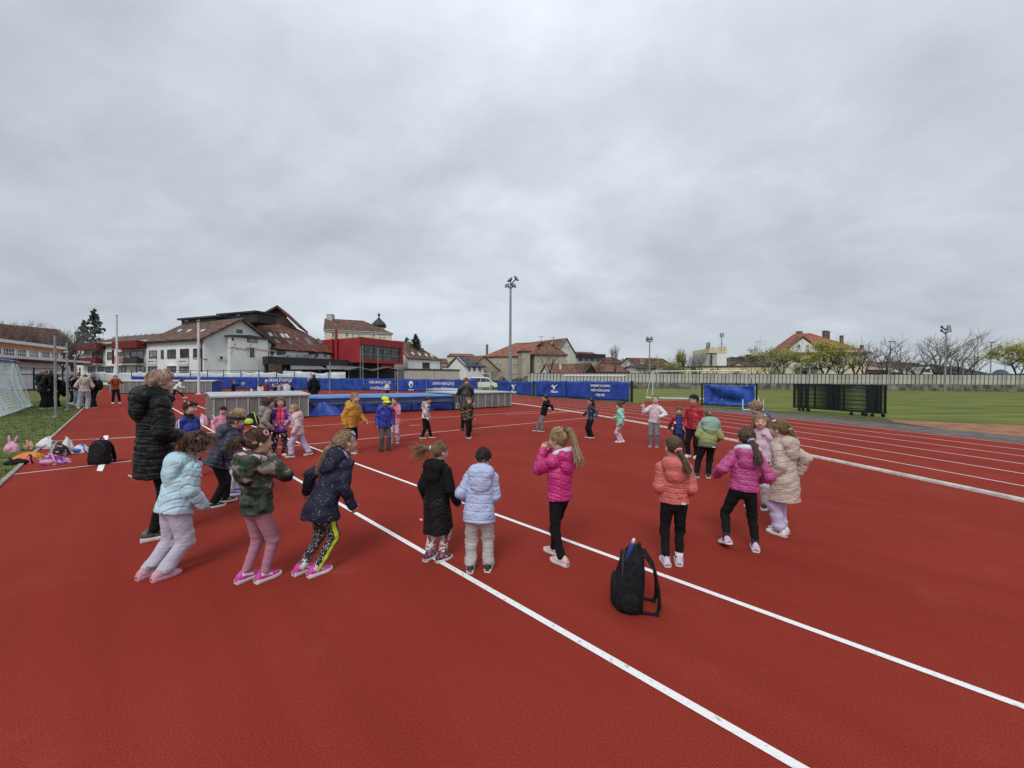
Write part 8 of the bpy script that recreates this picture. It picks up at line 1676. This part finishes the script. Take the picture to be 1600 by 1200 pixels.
def backpack(label, px, py, w, dpt, h, yaw, mat, lean=0.0, roll=0.0, acc=None, z=0, group='school bags on the track', bottle=False, loc=None, straps=True):
    q = loc or G(px, py); t = thing('backpack', label, 'backpack', (q.x, q.y, z), group); t.rotation_euler = (roll, lean, yaw); acc = acc or mat; H = h; n = 16
    # local x: back panel (straps) at +x, pocket at -x
    def ring(zf, sx_, sy, ox): return [Vector((ox+dpt/2*sx_*abs(math.cos(a))**.55*(1 if math.cos(a) > 0 else -1), w/2*sy*abs(math.sin(a))**.55*(1 if math.sin(a) > 0 else -1), H*zf)) for a in (2*PI*k/n for k in range(n))]
    mb = MB(); mb.rings([ring(*a) for a in ((0, .86, .90, 0), (.03, .98, .99, 0), (.2, 1.05, 1.02, -.01), (.45, 1.0, 1.0, 0), (.68, .86, .95, .01), (.86, .66, .84, .02), (.96, .42, .62, .03), (1.0, .16, .3, .035))]); mb.build('body', mat, t, smooth=True, rel=False)
    mb = MB(); p = -dpt*.50; mb.rings([[Vector((p-.018*w-dpt*.16*b_, w*.36*abs(math.cos(a))**.5*(1 if math.cos(a) > 0 else -1)*s_, H*(.26+.22*abs(math.sin(a))**.5*(1 if math.sin(a) > 0 else -1)*s_))) for a in (2*PI*k/n for k in range(n))] for b_, s_ in ((-.6, 1.05), (.2, 1.0), (.55, .86), (.68, .5))]); mb.build('front_pocket', acc, t, smooth=True, rel=False)
    mb = MB(); mb.tube([Vector((p-.02, w*.40*math.cos(a), H*(.52+.36*math.sin(a)))) if False else Vector((-dpt*.30*(1 if math.sin(a) < .9 else .8), w*.43*math.cos(a), H*(.60+.31*math.sin(a)))) for a in (PI*k/12 for k in range(13))], .006, 5); mb.build('zip', acc if acc is not mat else M('zip_dark', (.03, .03, .032), (.05, .05, .052), scale=40, rough=.4), t, rel=False)
    mb = MB(); mb.tube([Vector((dpt*.22, -w*.10, H*.95)), Vector((dpt*.27, -w*.09, H*1.03)), Vector((dpt*.28, 0, H*1.06)), Vector((dpt*.27, w*.09, H*1.03)), Vector((dpt*.22, w*.10, H*.95))], .011, 6); mb.build('handle', mat, t, rel=False, smooth=True)
    for s in ((-1, 1) if straps else ()):
        pts = [(dpt*.26, s*w*.14, H*.93), (dpt*.50, s*w*.17, H*.90), (dpt*.80, s*w*.21, H*.70), (dpt*.95, s*w*.24, H*.42), (dpt*1.0, s*w*.28, H*.16), (dpt*.92, s*w*.33, H*.03), (dpt*.62, s*w*.36, .02), (dpt*.42, s*w*.38, H*.05)]
        P_ = [Vector(x) for x in pts]; mb = MB(); rs = []
        for k, x in enumerate(P_):
            d = (P_[min(k+1, 7)]-P_[max(k-1, 0)]).normalized(); sd = Vector((0, 1, 0)); nn = d.cross(sd).normalized(); ww = .034 if k < 5 else .014; tt = .009 if k < 5 else .004
            rs.append([x+sd*a*ww+nn*b_*tt for a, b_ in ((-1, -.6), (-.8, -1), (.8, -1), (1, -.6), (1, .6), (.8, 1), (-.8, 1), (-1, .6))])
        mb.rings(rs); st = mb.build('shoulder_strap', mat, t, rel=False, smooth=True)
        mb = MB(); mb.box(P_[5], (.03, .036, .02)); mb.build('buckle', b_black, st, rel=False)
    for s in (-1, 1):
        mb = MB(); mb.rings([[Vector((dpt*.34*math.cos(a)*k_, s*w*(.50+.045*o), H*(.19+.17*math.sin(a)*k_))) for a in (2*PI*k/10 for k in range(10))] for o, k_ in ((-.6, 1), (.3, 1), (.8, .7))]); mb.build('side_pocket', mat, t, rel=False, smooth=True)
    if bottle:
        R = Matrix.Rotation(.32, 3, 'Y'); b0 = Vector((-dpt*.12, -w*.30, H*.80)); mb = MB(); mb.tube([b0, b0+R @ Vector((0, 0, .14)), b0+R @ Vector((0, 0, .15))], [.016, .015, .012], 10)
        bo = thing('tube', 'slim blue tube with pale tip sticking out of the foreground backpack', 'tube', q+Matrix.Rotation(yaw, 3, 'Z') @ b0); v0 = mb.v; mb.v = [Vector((q.x, q.y, z))+Matrix.Rotation(yaw, 3, 'Z') @ v for v in v0]; mb.build('shaft', b_lid, bo, smooth=True)
        mb = MB(); mb.tube([b0+R @ Vector((0, 0, .1505)), b0+R @ Vector((0, 0, .175)), b0+R @ Vector((0, 0, .185))], [.012, .012, .007], 10); mb.v = [Vector((q.x, q.y, z))+Matrix.Rotation(yaw, 3, 'Z') @ v for v in mb.v]; mb.build('tip', b_white, bo, smooth=True)
    return t
backpack('large black backpack standing alone in the foreground beside the white line', 981, 945, .27, .205, .44, -.22, b_black, lean=.05, bottle=True, group='black backpacks on the track', roll=.0)
backpack('black rounded backpack standing by the white mark at left', 156, 725, .30, .22, .46, 1.75, b_black, group='black backpacks on the track', lean=.0)
def softbag(label, px, py, w, h, mat, seed, rot=0.0, dpt=None, acc=None, cat='bag', z=0, strap=True):
    q = G(px, py); t = thing('bag', label, cat, (q.x, q.y, z), 'bags heaped at the lawn edge'); t.rotation_euler.z = rot; rr = random.Random(seed); dpt = dpt or w*.6; vs = []; fs = []; nu, nv = 18, 9
    ph = [(rr.uniform(2, 6), rr.uniform(2, 6), rr.uniform(0, 6)) for _ in range(4)]
    for j in range(nv+1):
        e_ = j/nv; r = math.sin(PI*min(1, .10+.90*e_)*.5+.0) if False else math.cos(e_*PI/2)**.55
        for i in range(nu):
            a = 2*PI*i/nu; k = 1+.12*sum(math.sin(p*a*.5+q_*e_*2+o) for p, q_, o in ph)/2
            vs.append(Vector((w/2*r*k*math.cos(a), dpt/2*r*k*math.sin(a), h*e_*(1+.10*math.sin(2*a+seed)))))
    for j in range(nv):
        for i in range(nu): q1 = j*nu+i; q2 = j*nu+(i+1) % nu; fs.append((q1, q2, q2+nu, q1+nu))
    mb = MB(); mb.add(vs, fs); mb.add([Vector((w/2*math.cos(2*PI*i/nu), dpt/2*math.sin(2*PI*i/nu), .001)) for i in range(nu)], [tuple(range(nu))[::-1]]); mb.build('body', mat, t, smooth=True, rel=False)
    mb = MB(); mb.ell((0, -dpt*.42, h*.35), (w*.30, dpt*.16, h*.28), 12, 7); mb.build('pocket', acc or mat, t, rel=False, smooth=True)
    if strap: mb = MB(); x = rr.uniform(-.3, .3)*w; mb.tube([Vector((x-.1*w, 0, h*.92)), Vector((x-.05*w, -.05*w, h*1.12)), Vector((x+.12*w, -.1*w, h*1.08)), Vector((x+.35*w, -.3*w, h*.6)), Vector((x+.45*w, -.45*dpt, .015))], .014, 5); mb.build('strap', acc or mat, t, rel=False, smooth=True)
    return t
tb_ = softbag('pink backpack with two bunny ears sitting on the grass', 19, 706, .30, .22, b_pink, 1, strap=False)
for s, rx in ((-.06, -.1), (.09, .35)): mb = MB(); mb.ell((s, 0, .27), (.03, .02, .09), 8, 8, Matrix.Rotation(rx, 3, 'Y')); mb.build('ear', b_pink, tb_, rel=False, smooth=True)
crumple('jacket', 'crumpled orange jacket heaped between the bags', 'jacket', G(50, 717), .36, .17, .22, 12, b_orange, [(-.3, .1, .3, .35), (.35, -.1, .25, .3)], rot=.2); softbag('white and grey bag at the back of the heap', 73, 700, .42, .24, b_white, 3, acc=b_white); softbag('black floral print backpack in the middle of the heap', 93, 712, .34, .27, b_flor, 4, .5); softbag('round white bag at the right back of the heap', 105.5, 703, .26, .26, b_white, 5, acc=b_white); softbag('blue and white bag beside the black backpack', 127, 707, .36, .17, b_white, 6, acc=b_blue); softbag('purple printed bag at the front of the heap', 82, 725, .40, .17, b_purp, 7, .2, acc=b_pink); softbag('small pink pouch at the right front of the heap', 103, 722, .20, .08, b_pink, 8, cat='pouch'); softbag('coral red bag at the front left of the heap', 46, 724, .28, .15, b_red, 9, acc=b_black); softbag('ochre pouch wedged between the coral and purple bags', 60, 718, .20, .14, b_yel, 10, cat='pouch', strap=False); softbag('black bag lying flat at the left end of the heap', 27, 725, .42, .10, b_black, 11, acc=b_black)
softbag('peach bag at the back left of the heap', 46, 702, .20, .18, M('bag_peach', (.55, .28, .18), (.62, .36, .25), scale=10, rough=.8), 12)
softbag('pink and pale bag on the track behind the boy in the tracksuit top', 318, 664, .36, .34, b_pink, 13, acc=b_white); softbag('dark teal bag with white top between the seated bags', 336, 664, .30, .30, b_teal, 14, acc=b_white); softbag('neon green and black bag by the front of the middle mat cover', 393, 664, .55, .40, b_black, 15, acc=b_green)
def held(label, name, cat, D, sub, off, w, d_, h, mat, rz=0):
    t0 = root_of(sub); Mx = Matrix.Translation(t0.location) @ Matrix.Rotation(t0.rotation_euler.z, 4, 'Z'); c = Mx @ Vector(off); t = thing(name, label, cat, c); mb = MB(); mb.ell(c, (w, d_, h), 14, 10, Matrix.Rotation(t0.rotation_euler.z+rz, 3, 'Z')); mb.build('body', mat, t, smooth=True)
    mb = MB(); mb.tube([c+Vector((-.06, 0, h*.9)), c+Vector((0, 0, h*1.25)), c+Vector((.06, 0, h*.9))], .015, 6); mb.build('handle', mat, t)
    mb = MB(); mb.ell(c+Vector((0, -d_*.8, -h*.2)), (w*.6, d_*.4, h*.45), 10, 7); mb.build('pocket', mat, t, smooth=True)
held('big dark shoulder bag hanging beside the teenager at the net post', 'shoulder_bag', 'bag', D_bag, 'teenager in black with a dark bag', (.18, -.22, .98), .20, .15, .42, b_black)
held('black backpack worn on the back of the rightmost teenager', 'backpack', 'backpack', D_bp, 'dark haired teenager in black wearing', (0, -.24, 1.22), .19, .13, .28, b_black)
q = P(393, 612, 17.6); t = thing('water_bottle', 'small white water bottle standing on the lid of the middle mat cover', 'bottle', q)
mb = MB(); zl_ = ZH(393, 613.5, 17.6); q.z = zl_; mb.tube([q, q+Zv*.15, q+Zv*.18], [.035, .035, .02], 10); mb.build('body', b_white, t, smooth=True); mb = MB(); mb.tube([q+Zv*.181, q+Zv*.21], [.018, .016], 8); mb.build('lid', b_lid, t)
